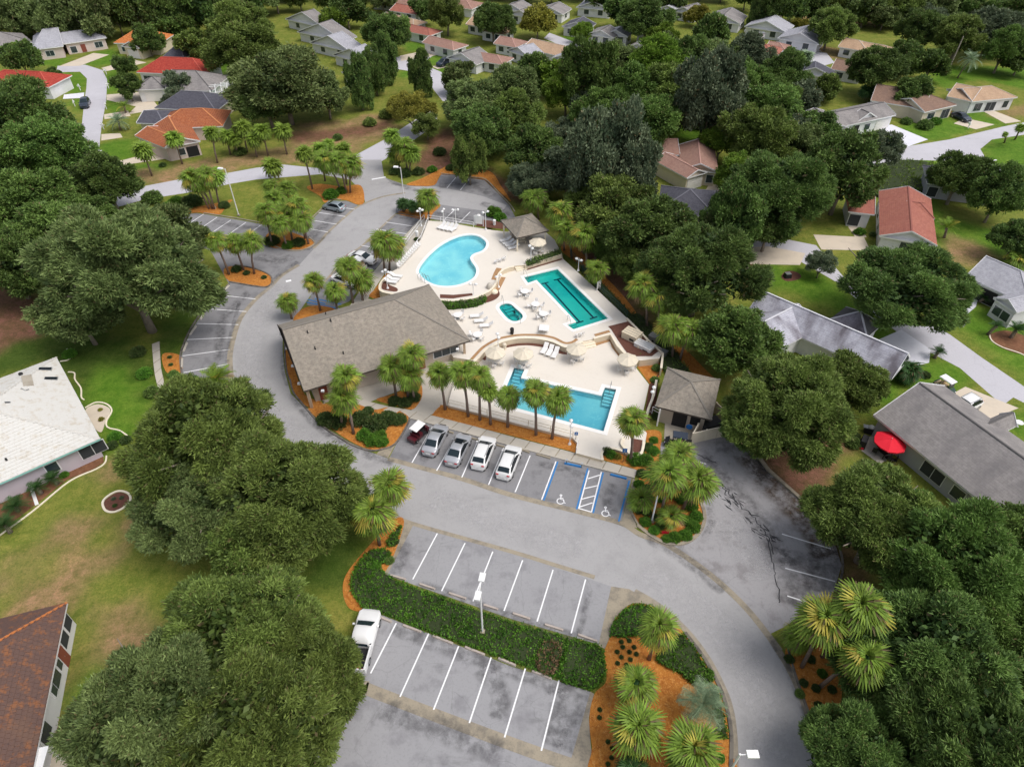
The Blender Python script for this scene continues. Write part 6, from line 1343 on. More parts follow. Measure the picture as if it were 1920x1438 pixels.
PROF = {
 'sedan': [(0, .66, 1), (.02, .86, 1), (.06, .98, 1), (.14, 1.0, 1), (.165, 1.03, 1), (.32, 1.40, .98), (.42, 1.45, 1), (.53, 1.45, 1), (.57, 1.40, .99), (.75, .98, 1), (.84, .92, 1), (.94, .80, 1), (.985, .66, 1), (1, .52, 1)],
 'suv': [(0, .60, 1), (.015, .95, 1), (.045, 1.12, 1), (.06, 1.17, 1), (.15, 1.57, .98), (.24, 1.67, 1), (.50, 1.68, 1), (.56, 1.61, .98), (.74, 1.13, 1), (.82, 1.08, 1), (.93, .95, 1), (.985, .78, 1), (1, .60, 1)],
 'hatch': [(0, .60, 1), (.02, .92, 1), (.05, 1.03, 1), (.07, 1.06, 1), (.19, 1.42, .98), (.33, 1.50, 1), (.50, 1.49, 1), (.56, 1.42, .98), (.77, .98, 1), (.86, .90, 1), (.95, .78, 1), (1, .54, 1)],
 'van': [(0, .60, 1), (.015, 1.0, 1), (.04, 1.15, 1), (.055, 1.19, 1), (.12, 1.70, 1), (.40, 1.78, 1), (.60, 1.72, 1), (.80, 1.12, 1), (.90, 1.0, 1), (.97, .84, 1), (1, .60, 1)],
 'pickup': [(.365, 1.02, 1), (.38, 1.30, .95), (.42, 1.76, .96), (.50, 1.84, 1), (.58, 1.82, 1), (.63, 1.72, .98), (.75, 1.20, 1), (.80, 1.16, 1), (.92, 1.08, 1), (.98, .90, 1), (1, .66, 1)]}
DIM = {'sedan': (4.75, 1.84), 'suv': (4.75, 1.90), 'hatch': (4.1, 1.76), 'van': (5.0, 1.95), 'pickup': (5.7, 2.0)}
BELT = {'sedan': .93, 'suv': 1.08, 'hatch': .95, 'van': 1.08, 'pickup': 1.12}
def strip_patch(vs, m, i0, i1, cols, out, inset=0.0):
    """glass patch lying just outside the body between stations i0..i1 and ring columns"""
    c = Vector((0, 0, .8)); V = []; F = []
    g = [[Vector(vs[i * m + j]) for j in cols] for i in range(i0, i1 + 1)]
    nr, nc = len(g), len(cols)
    for r in range(nr):
        for q in range(nc):
            p = g[r][q]
            V.append(p)
    for r in range(nr - 1):
        for q in range(nc - 1): F.append((r * nc + q, (r + 1) * nc + q, (r + 1) * nc + q + 1, r * nc + q + 1))
    ctr = sum(V, Vector()) / len(V)
    n = (V[F[0][1]] - V[F[0][0]]).cross(V[F[0][3]] - V[F[0][0]]).normalized() if nr > 1 else Vector((0, 0, 1))
    if n.dot(ctr - c) < 0: n = -n
    V = [ctr + (p - ctr) * (1 - inset) + n * out for p in V]
    return MB().add(V, F)
def car(style, paint, f, r, label, z=.5, extras=(), group=None, name='parked_car', cat='car'):
    a, b = G(*r, z), G(*f, z); d = b - a; c = (a + b) / 2; L, Wd = DIM[style]
    t = empty(name, (c.x, c.y, .0), math.atan2(d.y, d.x), label, cat, group)
    prof = PROF[style]; belt = BELT[style]; vs, fs, m = car_mesh(L, Wd, prof, belt)
    body = mesh_obj('body', MB().add(vs, fs).mesh('body', True), t, M[paint])
    hs_ = [p[1] for p in prof]; cab = [i for i, h in enumerate(hs_) if h > belt + .12]; i0, i1 = cab[0], cab[-1]
    top = m // 2   # index of roof centre column = 9
    # windshield: from last cabin station to the hood station
    wcols = [7, 8, 9, 10, 11]
    strip_patch(vs, m, i1, i1 + 1, wcols, .03, .03).build('windshield', M['car_glass'], t, True)
    rw = (i0 - 1, i0) if style != 'sedan' else (i0 - 1, i0)
    strip_patch(vs, m, rw[0], rw[1] + (1 if style in ('hatch', 'suv', 'van') and False else 0), wcols, .03, .06).build('rear_window', M['car_glass'], t, True)
    for cols in ([5, 6, 7], [11, 12, 13]):
        strip_patch(vs, m, i0 - 1, i1 + 1, cols if cols[0] == 5 else [m - 7, m - 6, m - 5], .02, .06).build('side_window', M['glass'], t)
    wr = .34 if style not in ('suv', 'pickup', 'van') else .38
    for sx in (-.30, .31):
        for sy in (-1, 1):
            w = empty_part('wheel', (sx * L, sy * (Wd / 2 - .10), wr), t)
            ty = MB().lathe((0, 0, -.11), [(wr * .6, 0), (wr * .96, .01), (wr, .05), (wr, .17), (wr * .96, .21), (wr * .6, .22)], 18).build('tyre', M['tyre'], w, True); ty.rotation_euler = (R_(90), 0, 0)
            rm = MB().lathe((0, 0, -.115), [(.02, 0), (wr * .58, .0), (wr * .62, .02), (wr * .62, .21), (wr * .58, .23), (.02, .23)], 12).build('rim', M['grey_metal'], w); rm.rotation_euler = (R_(90), 0, 0)
    for sy in (-1, 1):
        MB().box((L / 2 - .24, sy * (Wd / 2 - .36), .68), (.2, .28, .1)).build('headlight', M['clear_lens'], t)
        MB().box((-L / 2 + .10, sy * (Wd / 2 - .34), belt - .13), (.14, .30, .11)).build('tail_light', M['red_lens'], t)
        mz = MB().box((L * .19, sy * (Wd / 2 + .07), belt + .04), (.16, .2, .13)); mz.build('mirror', M[paint], t)
    MB().box((-L / 2 - .005, 0, .66), (.03, .5, .14)).build('number_plate', M['white'], t)
    MB().box((0, 0, .25), (L * .94, Wd * .88, .16)).build('underbody', M['black'], t)
    for sx, nm in ((L / 2 - .03, 'front_bumper'), (-L / 2 + .03, 'rear_bumper')): MB().box((sx, 0, .40), (.14, Wd * .70, .22)).build(nm, M[paint] if style != 'pickup' else M['grey_metal'], t)
    MB().box((L / 2 - .03, 0, .60), (.12, Wd * .42, .12)).build('grille', M['black'], t)
    if 'sunroof' in extras: MB().box((.12 * L - .15, 0, max(hs_) + .018), (.75, .85, .03)).build('sunroof', M['glass'], t)
    if 'rails' in extras:
        for sy in (-1, 1): MB().bar((-L * .32, sy * Wd * .33, max(hs_) + .04), (L * .08, sy * Wd * .33, max(hs_) + .04), .05).build('roof_rail', M['grey_metal'], t)
    if style == 'sedan' or 'fin' in extras: MB().box((-L * .17, 0, max(hs_) + .03), (.14, .04, .06)).build('antenna_fin', M[paint], t)
    if style == 'pickup':
        x0, x1 = -L / 2, -L * .115
        for sy in (-1, 1): MB().box(((x0 + x1) / 2, sy * (Wd / 2 - .08), .82), (x1 - x0, .14, .76)).build('bed_side', M[paint], t)
        MB().box((x0 + .04, 0, .84), (.09, Wd - .3, .66)).build('tailgate', M[paint], t)
        MB().box(((x0 + x1) / 2, 0, .56), (x1 - x0 - .1, Wd - .3, .08)).build('bed_floor', M['black'], t)
    return t
def empty_part(name, loc, parent):
    o = bpy.data.objects.new(name, None); link(o, parent); o.location = loc; return o
car('sedan', 'silver', (829, 801), (804, 849), 'silver sedan second from the left in the front row', extras=(), group=None)
car('sedan', 'silver', (873, 816), (845, 871), 'silver coupe-like sedan with dark sunroof in the front row', extras=('sunroof',))
car('suv', 'car_white', (917, 824), (896, 875), 'white crossover with grey roof rails, left of the two in the front row', extras=('rails', 'fin'))
car('suv', 'car_white', (966, 838), (942, 897), 'large white sport utility car at the right end of the front row', extras=('rails', 'fin'))
car('hatch', 'silver2', (605, 384), (648, 393), 'silver-blue hatchback parked across the road on the upper left', extras=('fin',))
car('sedan', 'car_white', (706, 492), (653, 477), 'white sedan facing the pools left of the two palms')
car('sedan', 'car_white', (674, 536), (622, 517), 'white sedan partly hidden below the palm pair')
car('pickup', 'car_white', (698, 1143), (664, 1262), 'white pickup truck under the big oak with orange objects in its bed', name='pickup_truck', cat='pickup')
P0 = G(664, 1205, .8); 
for px, py, lb in [(668, 1248, 'orange bucket near the tailgate of the pickup bed'), (663, 1203, 'red-orange bucket behind the cab in the pickup bed')]:
    p = G(px, py, .9); t = empty('bucket', (p.x, p.y, .61), 0, lb, 'bucket'); MB().lathe((0, 0, 0), [(.18, 0), (.23, .42), (.24, .44), (.16, .45)], 12).build('tub', M['orange'], t)
car('suv', 'car_white', (1793, 769), (1822, 755), 'white car on the driveway behind the long grey roof', extras=('rails',))
car('sedan', 'car_dark', (1820, 228), (1784, 212), 'dark blue car on the driveway of the brown roofed house')
car('van', 'car_dark', (821, 123), (846, 115), 'dark minivan at the town house driveway')
car('van', 'car_white', (1398, 60), (1424, 57), 'white van parked above the far red roof'); car('suv', 'car_dark', (1412, 67), (1440, 62), 'black car in front of the white van')
car('suv', 'car_dark', (157, 202), (162, 188), 'black car driving down the left street')
car('hatch', 'car_white', (1752, 598), (1772, 588), 'white car under the round tree at the right drive')
def golf_cart(f, r, label, paint, roofm, seatm='tan_seat', roof=True, L=2.5, flat=False):
    a, b = G(*r, .6), G(*f, .6); d = b - a; c = (a + b) / 2; t = empty('golf_cart', (c.x, c.y, 0), math.atan2(d.y, d.x), label, 'golf cart')
    mb = MB(); h = L / 2
    mb.add([(h, -.45, .3), (h, .45, .3), (h - .1, .42, .7), (h - .1, -.42, .7), (h - .65, -.58, .3), (h - .65, .58, .3), (h - .55, .56, .9), (h - .55, -.56, .9)], [(0, 1, 2, 3), (3, 2, 6, 7), (0, 3, 7, 4), (1, 5, 6, 2), (4, 7, 6, 5), (0, 4, 5, 1)])
    mb.build('front_cowl', M[paint], t)
    MB().box((-.05, 0, .32), (L * .88, 1.1, .12)).build('floor', M['black'], t)
    MB().box((-.35, 0, .56), (.8, 1.15, .4)).build('rear_body', M[paint], t)
    MB().box((-.15, 0, .80), (.5, 1.1, .12)).build('seat', M[seatm], t); MB().box((-.42, 0, 1.02), (.1, 1.1, .42)).build('backrest', M[seatm], t)
    MB().box((-L / 2 + .3, 0, .66), (.55, 1.1, .12)).build('rear_deck' if flat else 'rear_seat', M['black'] if flat else M[seatm], t); MB().box((-L / 2 + .05, 0, .55), (.12, 1.1, .45)).build('rear_panel', M[paint], t)
    if not flat: MB().box((-L / 2 + .62, 0, .92), (.08, 1.1, .35)).build('rear_backrest', M[seatm], t)
    for sx in (h - .42, -h + .5):
        for sy in (-.5, .5):
            w = empty_part('wheel', (sx, sy, .24), t); x = MB().lathe((0, 0, -.1), [(.12, 0), (.24, .02), (.24, .18), (.12, .2)], 14).build('tyre', M['tyre'], w, True); x.rotation_euler = (R_(90), 0, 0)
            x = MB().lathe((0, 0, -.105), [(.02, 0), (.12, .01), (.12, .2), (.02, .21)], 10).build('rim', M['white'], w); x.rotation_euler = (R_(90), 0, 0)
    st = MB().tube([(.65, -.25, .8), (.38, -.25, 1.02)], .025, 6); st.build('steering_column', M['black'], t); sw = MB().lathe((0, 0, 0), [(.16, 0), (.18, .02), (.14, .03)], 12).build('steering_wheel', M['black'], t); sw.location = (.38, -.25, 1.02); sw.rotation_euler = (0, R_(-40), 0)
    if roof:
        for x, y in ((.62, -.5), (.62, .5), (-.55, -.5), (-.55, .5)): MB().bar((x, y, .7), (x * .9, y, 1.78), .04).build('roof_post', M['black'], t)
        mb = MB(); mb.add([(-.95, -.55, 1.78), (.75, -.55, 1.78), (.75, .55, 1.78), (-.95, .55, 1.78), (-.90, -.48, 1.86), (.68, -.48, 1.86), (.68, .48, 1.86), (-.90, .48, 1.86)], [(0, 3, 2, 1), (4, 5, 6, 7), (0, 1, 5, 4), (1, 2, 6, 5), (2, 3, 7, 6), (3, 0, 4, 7)]); mb.build('roof_panel', M[roofm], t)
        MB().add([(.66, -.5, .95), (.66, .5, .95), (.58, .5, 1.7), (.58, -.5, 1.7)], [(0, 1, 2, 3)]).build('windscreen', M['car_glass'], t)
    for sy in (-.3, .3): MB().box((h - .05, sy, .6), (.06, .16, .1)).build('headlight', M['clear_lens'], t)
    return t
golf_cart((798, 799), (772, 824), 'maroon golf cart with white roof at the left end of the front row', 'maroon', 'white', 'maroon', L=2.9)
golf_cart((1252, 826), (1290, 832), 'dark utility cart with black roof in front of the shed', 'black', 'car_dark', 'black', L=3.0, flat=True)
t = empty('crate', Vector((*G(1291, 835, .8).xy, .73)), R_(-10), 'tan wooden crate on the rear deck of the dark utility cart', 'crate'); MB().box((0, 0, .12), (.5, .5, .24)).build('box', M['tan_seat'], t); MB().box((0, 0, .26), (.54, .54, .04)).build('lid', M['tan_seat'], t)
golf_cart((1780, 731), (1764, 720), 'dark green golf cart with white roof on the grass behind the grey roof', 'dark_green', 'white')
golf_cart((662, 492), (684, 502), 'white roofed golf cart tucked between the white sedans', 'car_white', 'white')
# ------------------------------------------------------------------ patio behind the grey house
p = G(1669, 829, 2.0); t = make_umbrella('bright red six sided parasol over a dark patio table', 'red_canvas', 1.75, 6, 2.5); t.location = (p.x, p.y, 0)
t = empty('patio_table', (p.x, p.y, 0), .4, 'dark square patio table under the red parasol', 'table'); MB().box((0, 0, .72), (1.5, 1.1, .05)).build('table_top', M['black'], t)
for x in (-.65, .65):
    for y in (-.45, .45): MB().box((x, y, .35), (.06, .06, .7)).build('leg', M['black'], t)
for i, (x, y) in enumerate([(1640, 846), (1650, 838), (1664, 858), (1676, 862)]):
    q = G(x, y, .4); t = empty('dark_chair', (q.x, q.y, 0), rr.uniform(0, 6), '%s dark sling chair from the left at the red parasol' % ortho(i), 'chair', 'dark sling chairs at the red parasol')
    MB().box((0, 0, .42), (.5, .5, .05)).build('seat', M['black'], t); MB().box((-.25, 0, .75), (.05, .5, .6)).build('backrest', M['black'], t)
    for sy in (-.24, .24): MB().bar((-.3, sy, .03), (.25, sy, .03), .04).build('runner', M['grey_metal'], t); MB().bar((.2, sy, .03), (.2, sy, .42), .04).build('leg', M['grey_metal'], t); MB().bar((-.2, sy, .03), (-.2, sy, .42), .04).build('leg', M['grey_metal'], t)
q = G(1632, 806, .5); t = empty('grill_cart', (q.x, q.y, 0), R_(-20), 'grey barbecue with round white lid parts by the blue-grey wall', 'barbecue'); MB().box((0, 0, .45), (1.2, .6, .8)).build('cabinet', M['black'], t); MB().box((0, 0, .88), (1.7, .6, .05)).build('side_shelf', M['grey_metal'], t); MB().lathe((0, 0, .9), [(.32, 0), (.30, .15), (.15, .26), (.02, .28)], 14).build('lid', M['white'], t, True)
q = G(1620, 828, .5); t = empty('grill_cover', (q.x, q.y, 0), R_(55), 'black covered barbecue left of the red parasol', 'barbecue'); MB().box((0, 0, .5), (1.6, .75, 1.0), 0, .8).build('cover', M['black'], t); MB().box((-.75, 0, .12), (.2, .5, .24)).build('tank', M['red_canvas'], t)
q = G(1477, 516, .4); t = empty('stone_planter', (q.x, q.y, 0), R_(10), 'dark square stone planter on the lawn by the small grey tree', 'planter'); MB().box((0, 0, .35), (1.0, .9, .7), 0, .85).build('body', M['black'], t); MB().box((0, 0, .72), (.8, .7, .06)).build('cap', M['grey_metal'], t)
sheet('stone_ring', [(1465, 520), (1470, 511), (1482, 508), (1497, 512), (1502, 520), (1490, 526), (1474, 527)], .03, 'dark_mulch', True)
q = G(1908 - 0, 797, .2); t = empty('bird_bath', (q.x, q.y, 0), 0, 'round white bird bath on the lawn at the right edge', 'bird bath'); MB().lathe((0, 0, 0), [(.2, 0), (.08, .1), (.07, .5), (.4, .6), (.45, .68), (.38, .66), (.02, .62)], 14).build('basin', M['white'], t, True)
# ================================================================== VEGETATION
def np_mesh(name, V, F, tint):
    """V (n,3), F (m,4) quads, tint (n,2)"""
    me = bpy.data.meshes.new(name)
    me.vertices.add(len(V)); me.vertices.foreach_set('co', V.astype(np.float32).ravel())
    k = F.shape[1]
    me.loops.add(F.size); me.loops.foreach_set('vertex_index', F.astype(np.int32).ravel())
    me.polygons.add(len(F)); me.polygons.foreach_set('loop_start', np.arange(0, F.size, k, dtype=np.int32))
    me.update(calc_edges=True)
    at = me.color_attributes.new('tint', 'FLOAT_COLOR', 'POINT')
    c = np.zeros((len(V), 4), np.float32); c[:, 0] = tint[:, 0]; c[:, 1] = tint[:, 1]; c[:, 3] = 1
    at.data.foreach_set('color', c.ravel())
    return me
def unit(a): return a / np.maximum(1e-9, np.linalg.norm(a, axis=-1, keepdims=True))
def tufts(P, D, T, blades, blen, bw, rg, spread=.9, up=.15, dead=.04, droop=0.0):
    """P tuft points, D outward directions, T tint; returns diamond shaped leaf quads"""
    n = len(P) * blades
    p = np.repeat(P, blades, 0) + rg.normal(size=(n, 3)) * blen * .35; d = np.repeat(D, blades, 0)
    d = unit(d + rg.normal(size=(n, 3)) * spread + np.array([0, 0, up])); s = unit(np.cross(d, rg.normal(size=(n, 3))))
    ln = (blen * rg.uniform(.6, 1.3, n))[:, None]; w = (bw * rg.uniform(.7, 1.3, n))[:, None]
    tip = p + d * ln; tip[:, 2] -= droop * ln[:, 0]
    mid = p + d * ln * .5
    V = np.stack([p, mid - s * w, tip, mid + s * w], 1).reshape(-1, 3)
    t = np.clip(np.repeat(T, blades) + rg.normal(size=n) * .12, 0, 1); dd = np.where(rg.random(n) < dead, rg.uniform(.4, 1, n), 0)
    tt = np.stack([np.repeat(t, 4), np.repeat(dd, 4)], 1)
    return V, np.arange(len(V)).reshape(-1, 4), tt
def join(parts):
    V, F, T = [], [], []; o = 0
    for v, f, t in parts: V.append(v); F.append(f + o); T.append(t); o += len(v)
    return np.concatenate(V), np.concatenate(F), np.concatenate(T)
def ball(c, r, n=8, m=6):
    th = np.linspace(.12, math.pi - .12, m); ph = np.arange(n) * 2 * math.pi / n
    V = np.array([[c[0] + r[0] * math.sin(a) * math.cos(b), c[1] + r[1] * math.sin(a) * math.sin(b), c[2] + r[2] * math.cos(a)] for a in th for b in ph])
    F = np.array([[i * n + j, (i + 1) * n + j, (i + 1) * n + (j + 1) % n, i * n + (j + 1) % n] for i in range(m - 1) for j in range(n)])
    return V, F, np.zeros((len(V), 2)) + np.array([.1, 0])  # dark tint puts the inner shade into the core's colour
def crown(name, seed, ntuft, blades, blen, bw, nlobe=12, flat=.72, lobe=(.34, .48), tall=1.0, spread=.9, droop=0.0, cz=.95, low=-.35, sub=6, sr=(.13, .23), core=.5):
    """main boughs carry smaller leaf masses; leaves stand on the masses, gaps stay between them"""
    rg = np.random.default_rng(seed); L = []; B = []; tries = 0
    while len(B) < nlobe and tries < 900:
        tries += 1; d = unit(rg.normal(size=3))
        if d[2] < low: continue
        q = .56 + rg.uniform(-.14, .12)
        if B and min(np.linalg.norm(b[0] - d * q) for b in B) < .34 and tries < 500: continue
        B.append((d * q, rg.uniform(*lobe)))
    for c, r in B:
        bt = rg.uniform(-.12, .12)
        for _ in range(sub):
            d = unit(rg.normal(size=3) + c * 2.2 + np.array([0, 0, .3])); L.append((c + d * r * rg.uniform(.62, 1.0), rg.uniform(*sr), bt + rg.uniform(.2, .8)))
    A = np.array([l[1] ** 2 for l in L]); idx = rg.choice(len(L), size=int(ntuft * 2.2), p=A / A.sum())
    C = np.array([l[0] for l in L])[idx]; Rr = np.array([l[1] for l in L])[idx]; tint = np.array([l[2] for l in L])[idx]
    D = unit(rg.normal(size=(len(idx), 3)) + C * .9 + np.array([0, 0, .25]))
    P = C + D * (Rr * rg.uniform(.55, 1.12, len(idx)))[:, None]
    keep = np.ones(len(P), bool)
    for k, (c, r, _) in enumerate(L): keep &= ~((np.linalg.norm(P - c, axis=1) < r * .55) & (idx != k))
    P, D, tint = P[keep][:ntuft], D[keep][:ntuft], tint[keep][:ntuft]
    T = np.clip(tint * .62 + .16 + rg.normal(size=len(P)) * .11, 0, 1)
    parts = [tufts(P, unit(D + .5 * unit(P)), T, blades, blen, bw, rg, spread, droop=droop)]
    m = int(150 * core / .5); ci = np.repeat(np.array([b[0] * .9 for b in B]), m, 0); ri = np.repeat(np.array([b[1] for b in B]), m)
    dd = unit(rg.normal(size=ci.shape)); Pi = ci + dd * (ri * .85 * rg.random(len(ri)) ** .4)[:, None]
    parts.append(tufts(Pi, dd, np.full(len(Pi), .15), 4, max(.10, blen * 1.3), max(.030, bw * 1.7), rg, 1.2))  # inner leaves all dark: the crown's inner shade is put into their tint
    V, F, tt = join(parts)
    V[:, 2] *= flat * tall; V[:, 2] += cz
    return np_mesh(name, V, F, tt)
def trunk_mesh(seed, h=.8, r=.05, br=5, spread=.45):
    rg = random.Random(seed); mb = MB(); lean = (rg.uniform(-.06, .06), rg.uniform(-.06, .06))
    mb.tube([(0, 0, -.02), (lean[0] * .3, lean[1] * .3, h * .25), (lean[0], lean[1], h * .55)], [r * 1.25, r, r * .85], 8)
    for k in range(br):
        a = 2 * math.pi * k / br + rg.uniform(-.4, .4); q = spread * rg.uniform(.7, 1.1); z = h * rg.uniform(.85, 1.25)
        mb.tube([(lean[0], lean[1], h * rg.uniform(.35, .52)), (lean[0] + math.cos(a) * q * .4, lean[1] + math.sin(a) * q * .4, h * .72), (lean[0] + math.cos(a) * q, lean[1] + math.sin(a) * q, z), (lean[0] + math.cos(a) * q * 1.5, lean[1] + math.sin(a) * q * 1.5, z + .2)], [r * .6, r * .45, r * .28, r * .12], 6)
    return mb.mesh('trunk', True)
CR = {
 'near': [crown('crown', 10 + i, 9500, 12, .068, .0080, 14, .76, spread=.55, sub=9, sr=(.08, .20)) for i in range(3)],
 'mid': [crown('crown', 30 + i, 4000, 8, .085, .016, 13, .80, spread=.7, sub=8, sr=(.09, .20)) for i in range(5)],
 'far': [crown('crown', 50 + i, 1700, 6, .12, .038, 10, .85, sub=5, sr=(.15, .25)) for i in range(4)],
 'tallm': [crown('crown', 70 + i, 3400, 7, .075, .022, 14, 1.0, tall=1.55, cz=1.65) for i in range(1)],
 'loose': [crown('crown', 80 + i, 1500, 8, .085, .018, 12, .9, (.24, .34), low=-.2, spread=1.2, sub=4, core=.2) for i in range(2)],
 'ever': [crown('crown', 90, 3000, 7, .07, .02, 18, 1.0, (.24, .36), tall=1.8, cz=1.6, low=-.8)],
}
TRK = {'near': [trunk_mesh(i, .9, .055, 13, .62) for i in range(3)], 'mid': [trunk_mesh(i + 5, .85, .05) for i in range(2)], 'far': [trunk_mesh(9, .85, .05, 3)], 'tallm': [trunk_mesh(12, 1.2, .05)], 'loose': [trunk_mesh(14, .8, .035, 7, .5)], 'ever': [trunk_mesh(15, 1.2, .06)]}
CZ = {'near': .95, 'mid': .95, 'far': .95, 'tallm': 1.65, 'loose': .95, 'ever': 1.6}
tr = random.Random(21); cnt = {}
def tree(px, py, rpx, kind, label, cls=None, zs=1.0, group=None, name='live_oak', cat='tree', bark='bark'):
    if cls is None: cls = 'near' if rpx >= 88 else 'mid' if rpx >= 38 else 'far'
    R = 6.0
    for _ in range(4):
        p = G(px, py, CZ[cls] * R * zs); R = rpx * depth(p) / FOC
    p.z = 0; i = cnt.get(cls, 0); cnt[cls] = i + 1
    sx = tr.uniform(.86, 1.12); t = empty(name, p, tr.uniform(0, 6.28), label, cat, group, scale=(R * sx, R / sx, R * zs * tr.uniform(.88, 1.14)))
    mesh_obj('crown', CR[cls][i % len(CR[cls])], t, M[kind]); mesh_obj('trunk', TRK[cls][i % len(TRK[cls])], t, M[bark])
    return t
# --- large oaks in the foreground and middle ground, each described
for a in [
 (238, 515, 140, 'oak', 'broad grey-green live oak left of the curved row of bays'), (312, 462, 78, 'oak', 'live oak crown adjoining the broad left oak towards the far lot'), (150, 590, 75, 'oak', 'low outer bough of live oak over the shaded lawn'),
 (385, 835, 142, 'oak_olive', 'olive live oak between the white roofed house and the road bend'), (374, 958, 100, 'oak', 'live oak nearest the oval bed in the left lawn'), (522, 925, 136, 'oak_olive', 'big live oak reaching over the road left of the twin palms'), (470, 1025, 80, 'oak_olive', 'lower bough crown of the upper left oak group'),
 (450, 1205, 150, 'oak_olive', 'large oak spreading left of the white pickup truck'), (300, 1340, 140, 'oak', 'greyish oak nearest the brown tiled roof'), (566, 1268, 108, 'oak_olive', 'oak whose boughs overhang the pickup truck bed'), (470, 1385, 165, 'oak_olive', 'oak cut by the bottom edge left of the lower bays'),
 (1645, 990, 116, 'oak_olive', 'oak in front of the long grey roof beside the service lot'), (1780, 1080, 130, 'green', 'oak right of the two slanted bay lines'), (1735, 1230, 150, 'oak_deep', 'dark oak right of the leaning palms'), (1880, 1180, 130, 'green', 'fresh green oak at the right edge below the grey roof'), (1620, 1430, 110, 'oak_deep', 'oak at the bottom edge right of the curving road'), (1790, 1400, 150, 'oak_deep', 'broad dark oak at the bottom right'), (1925, 1380, 110, 'green', 'bright oak in the bottom right corner'), (1900, 1020, 80, 'green', 'small round oak beside the end of the long grey roof'),
 (1478, 768, 112, 'oak_olive', 'oak between the small shed and the stained white roof'), (1583, 722, 62, 'oak_olive', 'oak in front of the stained white roof'), (1420, 810, 60, 'oak_deep', 'low oak behind the bin yard wall'), (1380, 640, 78, 'green', 'round green oak right of the palm pair behind the pump boxes'),
 (1312, 510, 105, 'oak_deep', 'large dark oak right of the lap pool'), (1220, 440, 85, 'oak_deep', 'oak behind the palms along the lap pool fence'), (1155, 405, 78, 'oak_olive', 'oak directly right of the pavilion palms'), (1690, 534, 104, 'oak_deep', 'spreading oak with visible trunk above the lower right street'), (1460, 365, 95, 'oak_deep', 'tall dark oak with bare trunk left of the salmon roof'), (1580, 335, 78, 'oak_deep', 'oak below the bright scrub on the right'),
 (1795, 340, 50, 'oak_deep', 'round oak in front of the dark corner roof'), (1870, 370, 55, 'oak_deep', 'oak right of the salmon roof lawn'), (1905, 450, 45, 'oak_deep', 'oak at the right edge above the pale grey roof'),
 (530, 152, 86, 'oak', 'big oak above the dry verge, left of the town houses'), (612, 180, 46, 'oak', 'oak at the right of the big verge oak'), (462, 92, 62, 'oak_olive', 'olive oak below the top wood, left of the town houses'), (500, 190, 55, 'oak_deep', 'dark lower oak bough over the dry verge'), (445, 60, 50, 'oak_olive', 'oak behind the bright red roof group'),
 (725, 62, 45, 'oak_deep', 'round dark oak among the town houses'), (625, 40, 24, 'bright', 'yellow-green tree in the town house yard'), (650, 20, 35, 'oak_deep', 'dark tree at the top behind the left town houses'), (838, 28, 38, 'oak_olive', 'round olive tree between tan and pink roofs'), (925, 42, 38, 'oak_deep', 'tall dark round tree right of the white house'), (1008, 42, 32, 'yellow', 'round yellow-green tree at the far lawn'), (1210, 35, 50, 'oak_deep', 'big dark oak at the top of the wooded belt'), (1170, 22, 35, 'oak_deep', 'dark oak left of the big one at the top'), (790, 25, 22, 'oak_deep', 'small dark tree at the top of the middle row'),
 (1557, 52, 42, 'oak_olive', 'bushy olive oak on the right court'), (1310, 30, 22, 'yellow', 'small yellow tree between two gabled houses'), (1500, 45, 14, 'yellow', 'tiny yellow shrub tree by the gabled houses'),
 (38, 232, 80, 'oak_deep', 'broad dark oak at the left edge below the red roof'), (90, 285, 70, 'green', 'bright green tree left of the left street'), (60, 380, 85, 'green', 'green tree at the left edge beside the lower street'), (200, 345, 62, 'oak_deep', 'dark oak over the street end'), (100, 440, 85, 'green', 'leafy tree above the shaded lawn at the left edge'), (20, 500, 75, 'oak_deep', 'dark tree cut by the left edge above the leaf litter'), (20, 300, 60, 'oak_deep', 'dark tree cut by the left edge by the street'), (160, 400, 48, 'oak_deep', 'dark tree between the street end and the broad left oak'), (130, 300, 46, 'greygreen', 'pale feathery tree beside the left street'),
 (365, 92, 34, 'oak_olive', 'round olive bush tree beside the dark slate roof'), (312, 55, 26, 'green', 'green tree right of the orange roof'), (277, 80, 26, 'oak_deep', 'dark tree in front of the orange roof'), (235, 125, 22, 'oak_deep', 'upper dark yard tree by the red roof driveway'), (240, 165, 26, 'oak_deep', 'dark yard tree by the taupe house drive'), (335, 160, 26, 'greygreen', 'grey-green tree in front of the taupe roof'), (320, 200, 18, 'greygreen', 'small tree on the dark slate roof front'), (40, 115, 30, 'oak_deep', 'dark evergreen at the left edge beside the street bend'), (100, 140, 15, 'oak_deep', 'small dark shrub tree at the street bend'), (30, 95, 16, 'bright', 'small bright tree at the far left'),
 (1712, 180, 32, 'oak_deep', 'tree in front of the brown roofed house'), (1835, 178, 16, 'green', 'small round tree before the tan roof'), (1805, 190, 14, 'bright', 'small yellow-green tree beside the driveway'), (1500, 190, 34, 'greygreen', 'grey-green tree above the white driveway house'), (1550, 165, 26, 'oak_olive', 'olive tree below the brown roof'), (1490, 240, 35, 'greygreen', 'pale tree left of the white gabled wall'),
 (1650, 130, 52, 'oak_deep', 'dark oak in the upper right among houses'), (1690, 115, 32, 'oak_deep', 'second dark oak in the upper right among houses'), (1745, 125, 30, 'oak_deep', 'dark tree left of the blue-green palm'), (1725, 60, 40, 'oak_deep', 'round tree above the tan roofs'), (1800, 70, 48, 'oak_olive', 'grey-olive oak at the right wood'), (1860, 60, 46, 'greygreen', 'pale oak at the right wood edge'), (1880, 100, 38, 'green', 'green oak behind the bare palm trunk'), (1915, 110, 32, 'oak_deep', 'dark oak at the right edge of the wood')]:
